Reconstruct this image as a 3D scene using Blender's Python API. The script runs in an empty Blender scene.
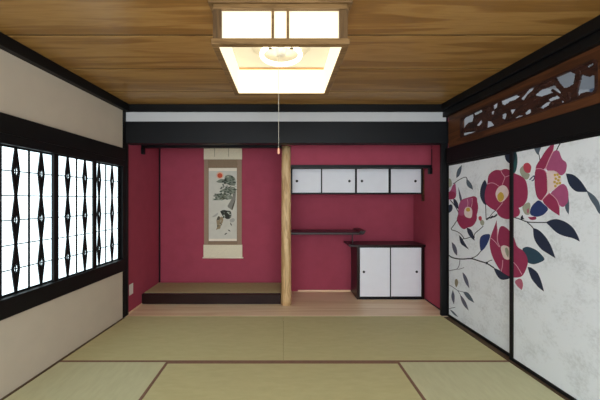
import bpy, bmesh, math, random
from mathutils import Matrix, Vector, noise
from mathutils.geometry import tessellate_polygon

scene = bpy.context.scene
COL = scene.collection
random.seed(11)

# ------------------------------------------------------------------ traced outlines
# painted camellias (distance along the wall, height), transom piercing, scroll painting; metres
LEFT_ART = [
 ('slate',1,[(0.2452,1.6828),(0.2090,1.6634),(0.1910,1.6515),(0.1797,1.6407),(0.1709,1.6289),(0.1648,1.6160),(0.1604,1.6037),(0.1577,1.5918),(0.1570,1.5777),(0.1588,1.5533),(0.1846,1.5633),(0.1979,1.5705),(0.2075,1.5783),(0.2162,1.5878),(0.2241,1.5990),(0.2306,1.6115),(0.2357,1.6255),(0.2400,1.6450)]),
 ('stem',0,[(0.1088,1.4883),(0.1152,1.4910),(0.1278,1.4965),(0.1466,1.5045),(0.1712,1.5150),(0.1958,1.5243),(0.2207,1.5323),(0.2457,1.5393),(0.2707,1.5451),(0.2899,1.5476),(0.3032,1.5471),(0.3105,1.5445),(0.3146,1.5387),(0.3185,1.5336),(0.3211,1.5303),(0.3224,1.5286),(0.3313,1.5314),(0.3301,1.5331),(0.3275,1.5365),(0.3236,1.5415),(0.3174,1.5493),(0.3046,1.5541),(0.2878,1.5548),(0.2668,1.5521),(0.2409,1.5462),(0.2153,1.5392),(0.1898,1.5310),(0.1646,1.5216),(0.1396,1.5110),(0.1208,1.5030),(0.1080,1.4976),(0.1016,1.4949)]),
 ('slate',1,[(0.3165,1.5359),(0.3429,1.5168),(0.3567,1.5060),(0.3667,1.4972),(0.3760,1.4881),(0.3845,1.4789),(0.3916,1.4690),(0.3974,1.4583),(0.4026,1.4440),(0.4097,1.4169),(0.3677,1.4343),(0.3473,1.4447),(0.3349,1.4539),(0.3259,1.4638),(0.3204,1.4743),(0.3165,1.4851),(0.3143,1.4961),(0.3140,1.5101)]),
 ('pink_light',2,[(0.0300,1.4025),(0.0444,1.4111),(0.0587,1.4218),(0.0697,1.4326),(0.0773,1.4433),(0.0816,1.4542),(0.0881,1.4643),(0.0967,1.4735),(0.1105,1.4838),(0.1390,1.5005),(0.1483,1.4574),(0.1525,1.4335),(0.1545,1.4146),(0.1556,1.3956),(0.1556,1.3767),(0.1525,1.3609),(0.1462,1.3481),(0.1369,1.3384),(0.1243,1.3317),(0.1084,1.3266),(0.0892,1.3232),(0.0664,1.3216),(0.0399,1.3216),(0.0300,1.3235)]),
 ('crimson',3,[(0.0300,1.4074),(0.0333,1.4086),(0.0488,1.4117),(0.0664,1.4125),(0.0859,1.4112),(0.1074,1.4079),(0.1243,1.4019),(0.1369,1.3934),(0.1452,1.3824),(0.1494,1.3687),(0.1494,1.3572),(0.1452,1.3478),(0.1369,1.3404),(0.1243,1.3351),(0.1084,1.3311),(0.0892,1.3284),(0.0664,1.3271),(0.0399,1.3272),(0.0300,1.3293)]),
 ('bud_green',2,[(0.0300,1.5595),(0.0438,1.5559),(0.0604,1.5470),(0.0702,1.5352),(0.0773,1.5195),(0.0816,1.4998),(0.0800,1.4840),(0.0724,1.4720),(0.0538,1.4624),(0.0300,1.4569)]),
 ('grey_mauve',1,[(0.1882,1.4549),(0.2063,1.4182),(0.2162,1.3977),(0.2241,1.3810),(0.2320,1.3640),(0.2398,1.3468),(0.2442,1.3319),(0.2451,1.3190),(0.2413,1.3061),(0.2280,1.2865),(0.2129,1.3209),(0.2054,1.3429),(0.2004,1.3640),(0.1955,1.3946)]),
 ('navy',1,[(0.1052,1.3358),(0.1337,1.3246),(0.1483,1.3169),(0.1586,1.3091),(0.1679,1.2999),(0.1760,1.2892),(0.1823,1.2777),(0.1868,1.2653),(0.1896,1.2485),(0.1914,1.2168),(0.1621,1.2328),(0.1472,1.2423),(0.1370,1.2506),(0.1283,1.2595),(0.1211,1.2689),(0.1154,1.2793),(0.1112,1.2906),(0.1081,1.3061)]),
 ('navy',1,[(0.0300,1.2576),(0.0388,1.2621),(0.0528,1.2664),(0.0651,1.2673),(0.0758,1.2648),(0.0848,1.2588),(0.0910,1.2513),(0.0942,1.2421),(0.0945,1.2313),(0.0920,1.2189),(0.0868,1.2077),(0.0790,1.1977),(0.0686,1.1890),(0.0554,1.1815),(0.0433,1.1757),(0.0321,1.1717),(0.0300,1.1712)]),
 ('stem',0,[(0.0478,1.3131),(0.0533,1.3090),(0.0643,1.3006),(0.0806,1.2883),(0.1020,1.2721),(0.1214,1.2555),(0.1390,1.2384),(0.1549,1.2208),(0.1692,1.2026),(0.1799,1.1889),(0.1870,1.1799),(0.1905,1.1753),(0.2020,1.1797),(0.1985,1.1842),(0.1915,1.1932),(0.1808,1.2068),(0.1665,1.2252),(0.1503,1.2432),(0.1324,1.2607),(0.1127,1.2776),(0.0912,1.2940),(0.0750,1.3064),(0.0641,1.3147),(0.0586,1.3189)]),
 ('crimson',2,[(0.1894,1.2132),(0.1908,1.2313),(0.1944,1.2487),(0.2003,1.2655),(0.2083,1.2815),(0.2172,1.2948),(0.2271,1.3055),(0.2378,1.3134),(0.2495,1.3186),(0.2611,1.3232),(0.2726,1.3270),(0.2840,1.3302),(0.2953,1.3327),(0.3074,1.3352),(0.3204,1.3377),(0.3342,1.3401),(0.3487,1.3425),(0.3632,1.3451),(0.3774,1.3477),(0.3915,1.3504),(0.4055,1.3532),(0.4185,1.3539),(0.4305,1.3525),(0.4415,1.3490),(0.4517,1.3435),(0.4590,1.3376),(0.4635,1.3313),(0.4652,1.3245),(0.4642,1.3172),(0.4645,1.3087),(0.4662,1.2990),(0.4692,1.2882),(0.4735,1.2761),(0.4763,1.2641),(0.4776,1.2520),(0.4775,1.2400),(0.4758,1.2278),(0.4736,1.2163),(0.4708,1.2053),(0.4674,1.1949),(0.4634,1.1850),(0.4608,1.1757),(0.4596,1.1672),(0.4599,1.1593),(0.4615,1.1521),(0.4617,1.1442),(0.4604,1.1356),(0.4575,1.1263),(0.4532,1.1163),(0.4478,1.1064),(0.4414,1.0968),(0.4339,1.0873),(0.4253,1.0780),(0.4168,1.0698),(0.4081,1.0629),(0.3994,1.0571),(0.3906,1.0526),(0.3810,1.0486),(0.3703,1.0450),(0.3587,1.0420),(0.3460,1.0396),(0.3336,1.0360),(0.3213,1.0313),(0.3091,1.0256),(0.2972,1.0187),(0.2845,1.0149),(0.2712,1.0142),(0.2572,1.0166),(0.2425,1.0222),(0.2277,1.0303),(0.2129,1.0411),(0.1981,1.0545),(0.1831,1.0706),(0.1726,1.0852),(0.1664,1.0982),(0.1648,1.1095),(0.1677,1.1191),(0.1710,1.1284),(0.1749,1.1373),(0.1793,1.1459),(0.1842,1.1542),(0.1876,1.1651),(0.1896,1.1785),(0.1902,1.1946)]),
 ('pink_light',3,[(0.1930,1.2114),(0.1947,1.2301),(0.1982,1.2475),(0.2033,1.2635),(0.2100,1.2782),(0.2181,1.2907),(0.2274,1.3009),(0.2378,1.3089),(0.2495,1.3147),(0.2611,1.3196),(0.2726,1.3238),(0.2840,1.3271),(0.2953,1.3296),(0.3093,1.3317),(0.3259,1.3333),(0.3506,1.3345),(0.3985,1.3359),(0.3867,1.3135),(0.3810,1.3004),(0.3774,1.2891),(0.3747,1.2772),(0.3730,1.2646),(0.3681,1.2548),(0.3600,1.2477),(0.3487,1.2433),(0.3342,1.2417),(0.3213,1.2391),(0.3102,1.2356),(0.3009,1.2312),(0.2934,1.2258),(0.2878,1.2182),(0.2840,1.2084),(0.2821,1.1963),(0.2821,1.1821),(0.2792,1.1707),(0.2735,1.1619),(0.2649,1.1560),(0.2534,1.1527),(0.2420,1.1511),(0.2309,1.1511),(0.2200,1.1529),(0.2093,1.1562),(0.2012,1.1638),(0.1958,1.1755),(0.1930,1.1914)]),
 ('pale_pink',5,[(0.3233,1.3256),(0.3242,1.3230),(0.3261,1.3179),(0.3288,1.3103),(0.3324,1.3003),(0.3342,1.2904),(0.3342,1.2806),(0.3324,1.2707),(0.3288,1.2606),(0.3261,1.2529),(0.3242,1.2478),(0.3233,1.2452),(0.3304,1.2441),(0.3313,1.2467),(0.3332,1.2518),(0.3359,1.2595),(0.3396,1.2699),(0.3415,1.2804),(0.3415,1.2908),(0.3396,1.3013),(0.3359,1.3115),(0.3332,1.3192),(0.3313,1.3242),(0.3304,1.3268)]),
 ('pale_pink',5,[(0.3950,1.3359),(0.3950,1.3328),(0.3950,1.3266),(0.3950,1.3172),(0.3950,1.3049),(0.3942,1.2929),(0.3924,1.2812),(0.3898,1.2698),(0.3863,1.2585),(0.3837,1.2501),(0.3819,1.2444),(0.3810,1.2416),(0.3879,1.2407),(0.3888,1.2435),(0.3906,1.2491),(0.3932,1.2576),(0.3967,1.2689),(0.3994,1.2806),(0.4011,1.2925),(0.4020,1.3048),(0.4020,1.3172),(0.4020,1.3265),(0.4020,1.3327),(0.4020,1.3358)]),
 ('petal_white',4,[(0.2821,1.1938),(0.2849,1.2102),(0.2906,1.2235),(0.2990,1.2338),(0.3102,1.2411),(0.3232,1.2455),(0.3378,1.2471),(0.3542,1.2460),(0.3721,1.2422),(0.3855,1.2350),(0.3947,1.2244),(0.3996,1.2105),(0.4003,1.1931),(0.3993,1.1777),(0.3967,1.1641),(0.3924,1.1524),(0.3864,1.1426),(0.3762,1.1363),(0.3615,1.1335),(0.3424,1.1342),(0.3186,1.1386),(0.3004,1.1467),(0.2882,1.1587),(0.2821,1.1744)]),
 ('yellow',5,[(0.3102,1.2198),(0.3131,1.2274),(0.3196,1.2333),(0.3296,1.2372),(0.3431,1.2394),(0.3538,1.2383),(0.3617,1.2341),(0.3669,1.2268),(0.3694,1.2164),(0.3675,1.2083),(0.3613,1.2025),(0.3506,1.1990),(0.3353,1.1979),(0.3236,1.1994),(0.3154,1.2035),(0.3110,1.2103)]),
 ('fade_red',3,[(0.4849,1.1356),(0.4836,1.1425),(0.4845,1.1485),(0.4873,1.1538),(0.4922,1.1581),(0.4975,1.1609),(0.5032,1.1621),(0.5093,1.1616),(0.5157,1.1596),(0.5205,1.1559),(0.5237,1.1505),(0.5253,1.1435),(0.5253,1.1347),(0.5233,1.1278),(0.5193,1.1228),(0.5133,1.1196),(0.5052,1.1183),(0.4984,1.1192),(0.4927,1.1224),(0.4882,1.1278)]),
 ('bud_green',2,[(0.5028,1.1015),(0.5021,1.1093),(0.5045,1.1160),(0.5101,1.1217),(0.5187,1.1264),(0.5271,1.1284),(0.5352,1.1278),(0.5430,1.1246),(0.5505,1.1188),(0.5551,1.1120),(0.5566,1.1043),(0.5552,1.0956),(0.5508,1.0858),(0.5456,1.0790),(0.5395,1.0751),(0.5324,1.0743),(0.5245,1.0764),(0.5175,1.0802),(0.5116,1.0856),(0.5067,1.0927)]),
 ('stem',3,[(0.5875,1.1273),(0.5894,1.1287),(0.5931,1.1315),(0.5988,1.1357),(0.6058,1.1409),(0.6118,1.1442),(0.6173,1.1461),(0.6225,1.1469),(0.6297,1.1464),(0.6385,1.1477),(0.6464,1.1511),(0.6523,1.1564),(0.6550,1.1612),(0.6555,1.1618),(0.6540,1.1614),(0.6597,1.1583),(0.6700,1.1579),(0.6798,1.1609),(0.6894,1.1663),(0.6994,1.1736),(0.7064,1.1788),(0.7111,1.1822),(0.7135,1.1840),(0.7027,1.1935),(0.7003,1.1918),(0.6956,1.1883),(0.6885,1.1831),(0.6793,1.1764),(0.6723,1.1725),(0.6679,1.1711),(0.6664,1.1711),(0.6628,1.1734),(0.6548,1.1750),(0.6460,1.1726),(0.6402,1.1675),(0.6377,1.1629),(0.6361,1.1614),(0.6340,1.1606),(0.6305,1.1601),(0.6230,1.1606),(0.6133,1.1593),(0.6039,1.1561),(0.5949,1.1513),(0.5868,1.1453),(0.5811,1.1411),(0.5773,1.1383),(0.5754,1.1369)]),
 ('stem',1,[(0.5845,1.1353),(0.5842,1.1384),(0.5838,1.1448),(0.5831,1.1543),(0.5822,1.1670),(0.5813,1.1823),(0.5804,1.2003),(0.5794,1.2208),(0.5785,1.2440),(0.5778,1.2615),(0.5774,1.2731),(0.5771,1.2789),(0.5685,1.2786),(0.5688,1.2727),(0.5692,1.2611),(0.5699,1.2436),(0.5709,1.2203),(0.5718,1.1996),(0.5727,1.1816),(0.5736,1.1662),(0.5745,1.1534),(0.5752,1.1439),(0.5757,1.1375),(0.5759,1.1343)]),
 ('stem',1,[(0.6205,1.1543),(0.6231,1.1573),(0.6282,1.1633),(0.6359,1.1723),(0.6461,1.1842),(0.6561,1.1944),(0.6659,1.2031),(0.6756,1.2104),(0.6854,1.2163),(0.6927,1.2207),(0.6976,1.2237),(0.7001,1.2252),(0.6962,1.2294),(0.6937,1.2279),(0.6888,1.2249),(0.6814,1.2205),(0.6713,1.2144),(0.6611,1.2068),(0.6508,1.1977),(0.6405,1.1871),(0.6302,1.1751),(0.6224,1.1661),(0.6172,1.1601),(0.6146,1.1571)]),
 ('stem',1,[(0.5412,1.0731),(0.5388,1.0712),(0.5341,1.0672),(0.5269,1.0612),(0.5174,1.0532),(0.5053,1.0439),(0.4905,1.0331),(0.4728,1.0207),(0.4519,1.0067),(0.4358,0.9931),(0.4250,0.9801),(0.4197,0.9677),(0.4204,0.9567),(0.4209,0.9491),(0.4212,0.9439),(0.4214,0.9414),(0.4310,0.9430),(0.4308,0.9455),(0.4305,0.9506),(0.4300,0.9583),(0.4292,0.9679),(0.4336,0.9781),(0.4431,0.9896),(0.4581,1.0022),(0.4785,1.0161),(0.4963,1.0285),(0.5113,1.0394),(0.5236,1.0490),(0.5332,1.0571),(0.5403,1.0631),(0.5450,1.0671),(0.5474,1.0691)]),
 ('stem',0,[(0.1996,1.1372),(0.1936,1.1308),(0.1815,1.1180),(0.1631,1.0987),(0.1383,1.0725),(0.1163,1.0499),(0.0972,1.0310),(0.0812,1.0159),(0.0676,1.0041),(0.0636,0.9928),(0.0723,0.9843),(0.0904,0.9802),(0.1164,0.9791),(0.1397,0.9769),(0.1612,0.9738),(0.1810,0.9696),(0.1991,0.9644),(0.2157,0.9577),(0.2311,0.9496),(0.2452,0.9400),(0.2582,0.9287),(0.2680,0.9202),(0.2745,0.9146),(0.2777,0.9118),(0.2865,0.9171),(0.2833,0.9199),(0.2768,0.9255),(0.2671,0.9340),(0.2538,0.9455),(0.2391,0.9556),(0.2230,0.9642),(0.2054,0.9713),(0.1865,0.9768),(0.1659,0.9812),(0.1436,0.9845),(0.1195,0.9868),(0.0943,0.9879),(0.0801,0.9911),(0.0757,0.9951),(0.0782,1.0014),(0.0907,1.0120),(0.1068,1.0273),(0.1260,1.0463),(0.1479,1.0690),(0.1726,1.0952),(0.1909,1.1145),(0.2029,1.1273),(0.2089,1.1336)]),
 ('stem',0,[(0.2520,0.9046),(0.2558,0.9054),(0.2635,0.9070),(0.2750,0.9094),(0.2904,0.9126),(0.3081,0.9173),(0.3278,0.9235),(0.3494,0.9311),(0.3729,0.9401),(0.3901,0.9467),(0.4015,0.9510),(0.4071,0.9532),(0.4039,0.9593),(0.3982,0.9571),(0.3868,0.9528),(0.3695,0.9463),(0.3462,0.9374),(0.3250,0.9300),(0.3058,0.9240),(0.2889,0.9195),(0.2740,0.9165),(0.2625,0.9141),(0.2548,0.9125),(0.2509,0.9118)]),
 ('navy',1,[(0.3165,1.0348),(0.3511,1.0296),(0.3684,1.0248),(0.3803,1.0185),(0.3906,1.0102),(0.3994,1.0000),(0.4072,0.9880),(0.4139,0.9742),(0.4209,0.9543),(0.4317,0.9154),(0.4014,0.9295),(0.3851,0.9379),(0.3729,0.9455),(0.3614,0.9536),(0.3506,0.9623),(0.3413,0.9726),(0.3336,0.9843),(0.3265,1.0014)]),
 ('navy',1,[(0.2011,0.9438),(0.2296,0.9266),(0.2450,0.9158),(0.2570,0.9057),(0.2688,0.8943),(0.2802,0.8817),(0.2923,0.8693),(0.3050,0.8570),(0.3219,0.8419),(0.3531,0.8152),(0.3136,0.8261),(0.2919,0.8324),(0.2752,0.8375),(0.2592,0.8428),(0.2437,0.8481),(0.2308,0.8576),(0.2206,0.8712),(0.2118,0.8944)]),
 ('grey_mauve',1,[(0.0794,0.8512),(0.1132,0.8378),(0.1301,0.8288),(0.1416,0.8198),(0.1514,0.8092),(0.1597,0.7971),(0.1657,0.7842),(0.1696,0.7703),(0.1713,0.7517),(0.1703,0.7165),(0.1434,0.7282),(0.1292,0.7365),(0.1189,0.7452),(0.1095,0.7557),(0.1010,0.7679),(0.0940,0.7811),(0.0886,0.7954),(0.0843,0.8147)]),
 ('blue',1,[(0.4978,0.9171),(0.4993,0.9317),(0.5021,0.9440),(0.5060,0.9541),(0.5112,0.9620),(0.5175,0.9691),(0.5248,0.9757),(0.5332,0.9815),(0.5427,0.9867),(0.5544,0.9915),(0.5684,0.9957),(0.5845,0.9995),(0.6026,1.0029),(0.6157,1.0029),(0.6239,0.9997),(0.6272,0.9932),(0.6257,0.9834),(0.6227,0.9724),(0.6183,0.9601),(0.6123,0.9466),(0.6049,0.9317),(0.5968,0.9172),(0.5882,0.9032),(0.5790,0.8895),(0.5692,0.8763),(0.5593,0.8644),(0.5493,0.8538),(0.5367,0.8428),(0.5138,0.8253),(0.5043,0.8532),(0.5002,0.8698),(0.4983,0.8845),(0.4975,0.9002)]),
 ('navy',0,[(0.5642,1.5067),(0.5774,1.4880),(0.5839,1.4756),(0.5884,1.4633),(0.5921,1.4490),(0.5951,1.4326),(0.5974,1.4118),(0.5989,1.3863),(0.5996,1.3564),(0.5996,1.3218),(0.5970,1.2960),(0.5917,1.2789),(0.5837,1.2706),(0.5730,1.2712),(0.5626,1.2743),(0.5525,1.2800),(0.5427,1.2883),(0.5332,1.2993),(0.5249,1.3106),(0.5177,1.3221),(0.5117,1.3339),(0.5069,1.3458),(0.5036,1.3584),(0.5020,1.3716),(0.5020,1.3854),(0.5036,1.3997),(0.5064,1.4139),(0.5105,1.4281),(0.5157,1.4421),(0.5221,1.4561),(0.5290,1.4684),(0.5362,1.4791),(0.5460,1.4900)]),
 ('navy',1,[(0.7879,1.7000),(0.7882,1.6957),(0.7909,1.6806),(0.7952,1.6675),(0.8011,1.6564),(0.8084,1.6464),(0.8171,1.6375),(0.8270,1.6297),(0.8382,1.6230),(0.8478,1.6180),(0.8558,1.6146),(0.8622,1.6130),(0.8671,1.6130),(0.8722,1.6159),(0.8776,1.6217),(0.8833,1.6304),(0.8850,1.6336),(0.8850,1.7000)]),
 ('teal',1,[(0.8705,1.7000),(0.8850,1.7000),(0.8850,1.5369),(0.8805,1.5320),(0.8549,1.5157)]),
 ('crimson',2,[(0.5983,1.4936),(0.5998,1.5051),(0.6019,1.5160),(0.6046,1.5264),(0.6079,1.5362),(0.6132,1.5453),(0.6207,1.5535),(0.6301,1.5610),(0.6415,1.5676),(0.6532,1.5730),(0.6651,1.5772),(0.6773,1.5802),(0.6897,1.5820),(0.7015,1.5825),(0.7127,1.5818),(0.7234,1.5798),(0.7334,1.5765),(0.7435,1.5749),(0.7535,1.5749),(0.7635,1.5766),(0.7735,1.5798),(0.7838,1.5814),(0.7945,1.5813),(0.8054,1.5795),(0.8165,1.5762),(0.8275,1.5716),(0.8382,1.5659),(0.8487,1.5589),(0.8590,1.5508),(0.8703,1.5433),(0.8826,1.5363),(0.8850,1.5352),(0.8850,1.1725),(0.8782,1.1700),(0.8673,1.1659),(0.8561,1.1617),(0.8442,1.1583),(0.8315,1.1559),(0.8181,1.1544),(0.8038,1.1539),(0.7893,1.1550),(0.7745,1.1579),(0.7593,1.1625),(0.7438,1.1690),(0.7309,1.1763),(0.7207,1.1845),(0.7132,1.1936),(0.7085,1.2035),(0.7024,1.2118),(0.6947,1.2184),(0.6855,1.2232),(0.6748,1.2264),(0.6631,1.2306),(0.6504,1.2359),(0.6367,1.2421),(0.6220,1.2495),(0.6090,1.2570),(0.5977,1.2647),(0.5883,1.2726),(0.5807,1.2806),(0.5743,1.2904),(0.5692,1.3020),(0.5655,1.3154),(0.5630,1.3306),(0.5620,1.3461),(0.5624,1.3619),(0.5644,1.3779),(0.5678,1.3942),(0.5718,1.4092),(0.5764,1.4230),(0.5816,1.4356),(0.5874,1.4469),(0.5919,1.4583),(0.5952,1.4699),(0.5974,1.4817)]),
 ('petal_white',4,[(0.6924,1.3555),(0.6907,1.3657),(0.6910,1.3757),(0.6932,1.3855),(0.6974,1.3949),(0.7021,1.4035),(0.7074,1.4113),(0.7132,1.4182),(0.7195,1.4243),(0.7268,1.4298),(0.7349,1.4345),(0.7439,1.4386),(0.7538,1.4420),(0.7632,1.4438),(0.7720,1.4440),(0.7803,1.4426),(0.7881,1.4396),(0.7954,1.4358),(0.8020,1.4313),(0.8082,1.4259),(0.8138,1.4197),(0.8186,1.4128),(0.8228,1.4053),(0.8262,1.3970),(0.8290,1.3881),(0.8303,1.3796),(0.8300,1.3715),(0.8283,1.3639),(0.8250,1.3565),(0.8202,1.3487),(0.8139,1.3403),(0.8060,1.3314),(0.7965,1.3219),(0.7865,1.3137),(0.7760,1.3069),(0.7649,1.3015),(0.7532,1.2976),(0.7423,1.2969),(0.7321,1.2995),(0.7228,1.3056),(0.7143,1.3150),(0.7070,1.3247),(0.7009,1.3347),(0.6960,1.3450)]),
 ('yellow',5,[(0.7113,1.3530),(0.7141,1.3604),(0.7189,1.3674),(0.7257,1.3741),(0.7344,1.3805),(0.7425,1.3841),(0.7502,1.3850),(0.7573,1.3832),(0.7639,1.3786),(0.7697,1.3731),(0.7745,1.3665),(0.7785,1.3589),(0.7816,1.3503),(0.7825,1.3417),(0.7812,1.3332),(0.7777,1.3246),(0.7720,1.3160),(0.7656,1.3093),(0.7588,1.3044),(0.7513,1.3013),(0.7433,1.3002),(0.7359,1.3015),(0.7291,1.3053),(0.7229,1.3116),(0.7175,1.3204),(0.7136,1.3290),(0.7112,1.3372),(0.7105,1.3453)]),
 ('pale_pink',5,[(0.6012,1.4610),(0.6031,1.4616),(0.6068,1.4627),(0.6124,1.4645),(0.6196,1.4667),(0.6276,1.4681),(0.6367,1.4686),(0.6469,1.4684),(0.6580,1.4673),(0.6696,1.4644),(0.6819,1.4597),(0.6949,1.4531),(0.7087,1.4447),(0.7190,1.4384),(0.7258,1.4342),(0.7292,1.4322),(0.7330,1.4363),(0.7296,1.4384),(0.7228,1.4426),(0.7125,1.4489),(0.6985,1.4574),(0.6849,1.4643),(0.6717,1.4694),(0.6590,1.4726),(0.6469,1.4738),(0.6360,1.4741),(0.6260,1.4735),(0.6170,1.4720),(0.6093,1.4696),(0.6037,1.4679),(0.5999,1.4667),(0.5981,1.4662)]),
 ('pale_pink',5,[(0.7454,1.5727),(0.7463,1.5708),(0.7482,1.5669),(0.7510,1.5611),(0.7548,1.5532),(0.7597,1.5452),(0.7657,1.5374),(0.7727,1.5296),(0.7804,1.5222),(0.7849,1.5151),(0.7866,1.5081),(0.7858,1.5007),(0.7820,1.4927),(0.7781,1.4846),(0.7741,1.4766),(0.7702,1.4688),(0.7663,1.4610),(0.7633,1.4552),(0.7613,1.4513),(0.7603,1.4494),(0.7662,1.4471),(0.7672,1.4491),(0.7692,1.4529),(0.7721,1.4587),(0.7761,1.4665),(0.7800,1.4744),(0.7839,1.4824),(0.7878,1.4905),(0.7918,1.4991),(0.7928,1.5078),(0.7907,1.5165),(0.7854,1.5248),(0.7775,1.5325),(0.7708,1.5400),(0.7652,1.5474),(0.7606,1.5549),(0.7569,1.5625),(0.7541,1.5683),(0.7523,1.5722),(0.7513,1.5741)]),
 ('pale_pink',5,[(0.7956,1.5098),(0.8361,1.5182),(0.8341,1.5232),(0.7936,1.5148)]),
 ('pale_pink',5,[(0.7661,1.2952),(0.7638,1.2928),(0.7591,1.2880),(0.7521,1.2807),(0.7428,1.2710),(0.7337,1.2617),(0.7248,1.2527),(0.7163,1.2441),(0.7080,1.2359),(0.7018,1.2298),(0.6976,1.2256),(0.6955,1.2235),(0.7007,1.2203),(0.7028,1.2224),(0.7069,1.2265),(0.7131,1.2327),(0.7214,1.2409),(0.7299,1.2495),(0.7387,1.2585),(0.7478,1.2678),(0.7571,1.2776),(0.7641,1.2848),(0.7687,1.2896),(0.7710,1.2920)]),
 ('crimson',2,[(0.7015,1.1370),(0.7058,1.0885),(0.7080,1.0626),(0.7093,1.0431),(0.7107,1.0202),(0.7125,0.9807),(0.7218,1.0314),(0.7280,1.0555),(0.7342,1.0699),(0.7415,1.0803),(0.7498,1.0868),(0.7590,1.0905),(0.7689,1.0917),(0.7796,1.0902),(0.7910,1.0861),(0.8012,1.0818),(0.8103,1.0772),(0.8182,1.0722),(0.8250,1.0670),(0.8326,1.0606),(0.8409,1.0529),(0.8500,1.0440),(0.8598,1.0339),(0.8683,1.0235),(0.8755,1.0127),(0.8815,1.0014),(0.8850,0.9929),(0.8850,0.6793),(0.8825,0.6787),(0.8682,0.6762),(0.8543,0.6748),(0.8387,0.6751),(0.8213,0.6771),(0.8020,0.6807),(0.7809,0.6860),(0.7619,0.6929),(0.7452,0.7012),(0.7310,0.7112),(0.7193,0.7226),(0.7073,0.7353),(0.6953,0.7494),(0.6830,0.7648),(0.6705,0.7816),(0.6594,0.7986),(0.6497,0.8159),(0.6415,0.8333),(0.6348,0.8509),(0.6295,0.8682),(0.6257,0.8850),(0.6233,0.9013),(0.6224,0.9172),(0.6233,0.9334),(0.6258,0.9500),(0.6300,0.9669),(0.6358,0.9840),(0.6422,1.0010),(0.6490,1.0176),(0.6563,1.0340),(0.6641,1.0502),(0.6715,1.0662),(0.6786,1.0821),(0.6870,1.1018)]),
 ('petal_white',4,[(0.7488,0.8857),(0.7479,0.8979),(0.7507,0.9082),(0.7572,0.9164),(0.7672,0.9226),(0.7784,0.9264),(0.7906,0.9280),(0.8038,0.9272),(0.8181,0.9243),(0.8299,0.9198),(0.8395,0.9139),(0.8469,0.9065),(0.8521,0.8976),(0.8548,0.8865),(0.8550,0.8731),(0.8528,0.8574),(0.8481,0.8394),(0.8410,0.8257),(0.8314,0.8164),(0.8193,0.8114),(0.8046,0.8108),(0.7921,0.8129),(0.7818,0.8176),(0.7739,0.8250),(0.7684,0.8351),(0.7631,0.8462),(0.7581,0.8584),(0.7533,0.8715)]),
 ('pale_pink',5,[(0.7076,0.9709),(0.7078,0.9687),(0.7084,0.9644),(0.7092,0.9579),(0.7104,0.9490),(0.7129,0.9402),(0.7169,0.9317),(0.7223,0.9234),(0.7289,0.9156),(0.7338,0.9098),(0.7371,0.9060),(0.7387,0.9041),(0.7452,0.9083),(0.7435,0.9102),(0.7403,0.9140),(0.7355,0.9198),(0.7290,0.9274),(0.7240,0.9351),(0.7203,0.9430),(0.7180,0.9511),(0.7169,0.9596),(0.7161,0.9661),(0.7155,0.9704),(0.7153,0.9726)]),
 ('pale_pink',5,[(0.7654,0.7979),(0.7653,0.7947),(0.7650,0.7881),(0.7646,0.7783),(0.7641,0.7653),(0.7628,0.7524),(0.7609,0.7397),(0.7582,0.7270),(0.7547,0.7143),(0.7521,0.7047),(0.7504,0.6983),(0.7495,0.6951),(0.7558,0.6955),(0.7566,0.6987),(0.7583,0.7051),(0.7609,0.7146),(0.7644,0.7274),(0.7671,0.7404),(0.7691,0.7534),(0.7704,0.7664),(0.7709,0.7795),(0.7713,0.7893),(0.7716,0.7958),(0.7717,0.7991)]),
 ('pale_pink',5,[(0.6248,0.9732),(0.6286,0.9712),(0.6362,0.9674),(0.6476,0.9616),(0.6625,0.9541),(0.6763,0.9459),(0.6892,0.9371),(0.7011,0.9277),(0.7121,0.9175),(0.7203,0.9099),(0.7258,0.9049),(0.7285,0.9024),(0.7337,0.9064),(0.7310,0.9089),(0.7256,0.9139),(0.7174,0.9215),(0.7063,0.9318),(0.6942,0.9414),(0.6811,0.9504),(0.6670,0.9588),(0.6520,0.9664),(0.6407,0.9722),(0.6331,0.9761),(0.6293,0.9780)]),
 ('pale_pink',5,[(0.7076,1.0596),(0.7076,0.9624),(0.7153,0.9635),(0.7153,1.0604)]),
 ('pale_pink',5,[(0.8722,0.8024),(0.8746,0.8006),(0.8794,0.7970),(0.8850,0.7928),(0.8850,0.8002),(0.8837,0.8012),(0.8789,0.8048),(0.8765,0.8066)]),
 ('bud_green',5,[(0.7933,0.8870),(0.7930,0.8970),(0.7949,0.9046),(0.7991,0.9098),(0.8055,0.9125),(0.8115,0.9123),(0.8172,0.9090),(0.8226,0.9028),(0.8276,0.8935),(0.8308,0.8836),(0.8320,0.8731),(0.8308,0.8587),(0.8251,0.8316),(0.8109,0.8454),(0.8039,0.8546),(0.7994,0.8639),(0.7959,0.8747)]),
 ('navy',0,[(0.6642,0.7089),(0.7010,0.7052),(0.7243,0.7027),(0.7465,0.7000),(0.7714,0.6968),(0.7990,0.6932),(0.8208,0.6899),(0.8374,0.6869),(0.8503,0.6836),(0.8646,0.6781),(0.8398,0.6605),(0.8242,0.6508),(0.8098,0.6434),(0.7937,0.6362),(0.7758,0.6292),(0.7593,0.6257),(0.7443,0.6256),(0.7310,0.6290),(0.7193,0.6361),(0.7081,0.6453),(0.6976,0.6565),(0.6853,0.6738)]),
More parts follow.
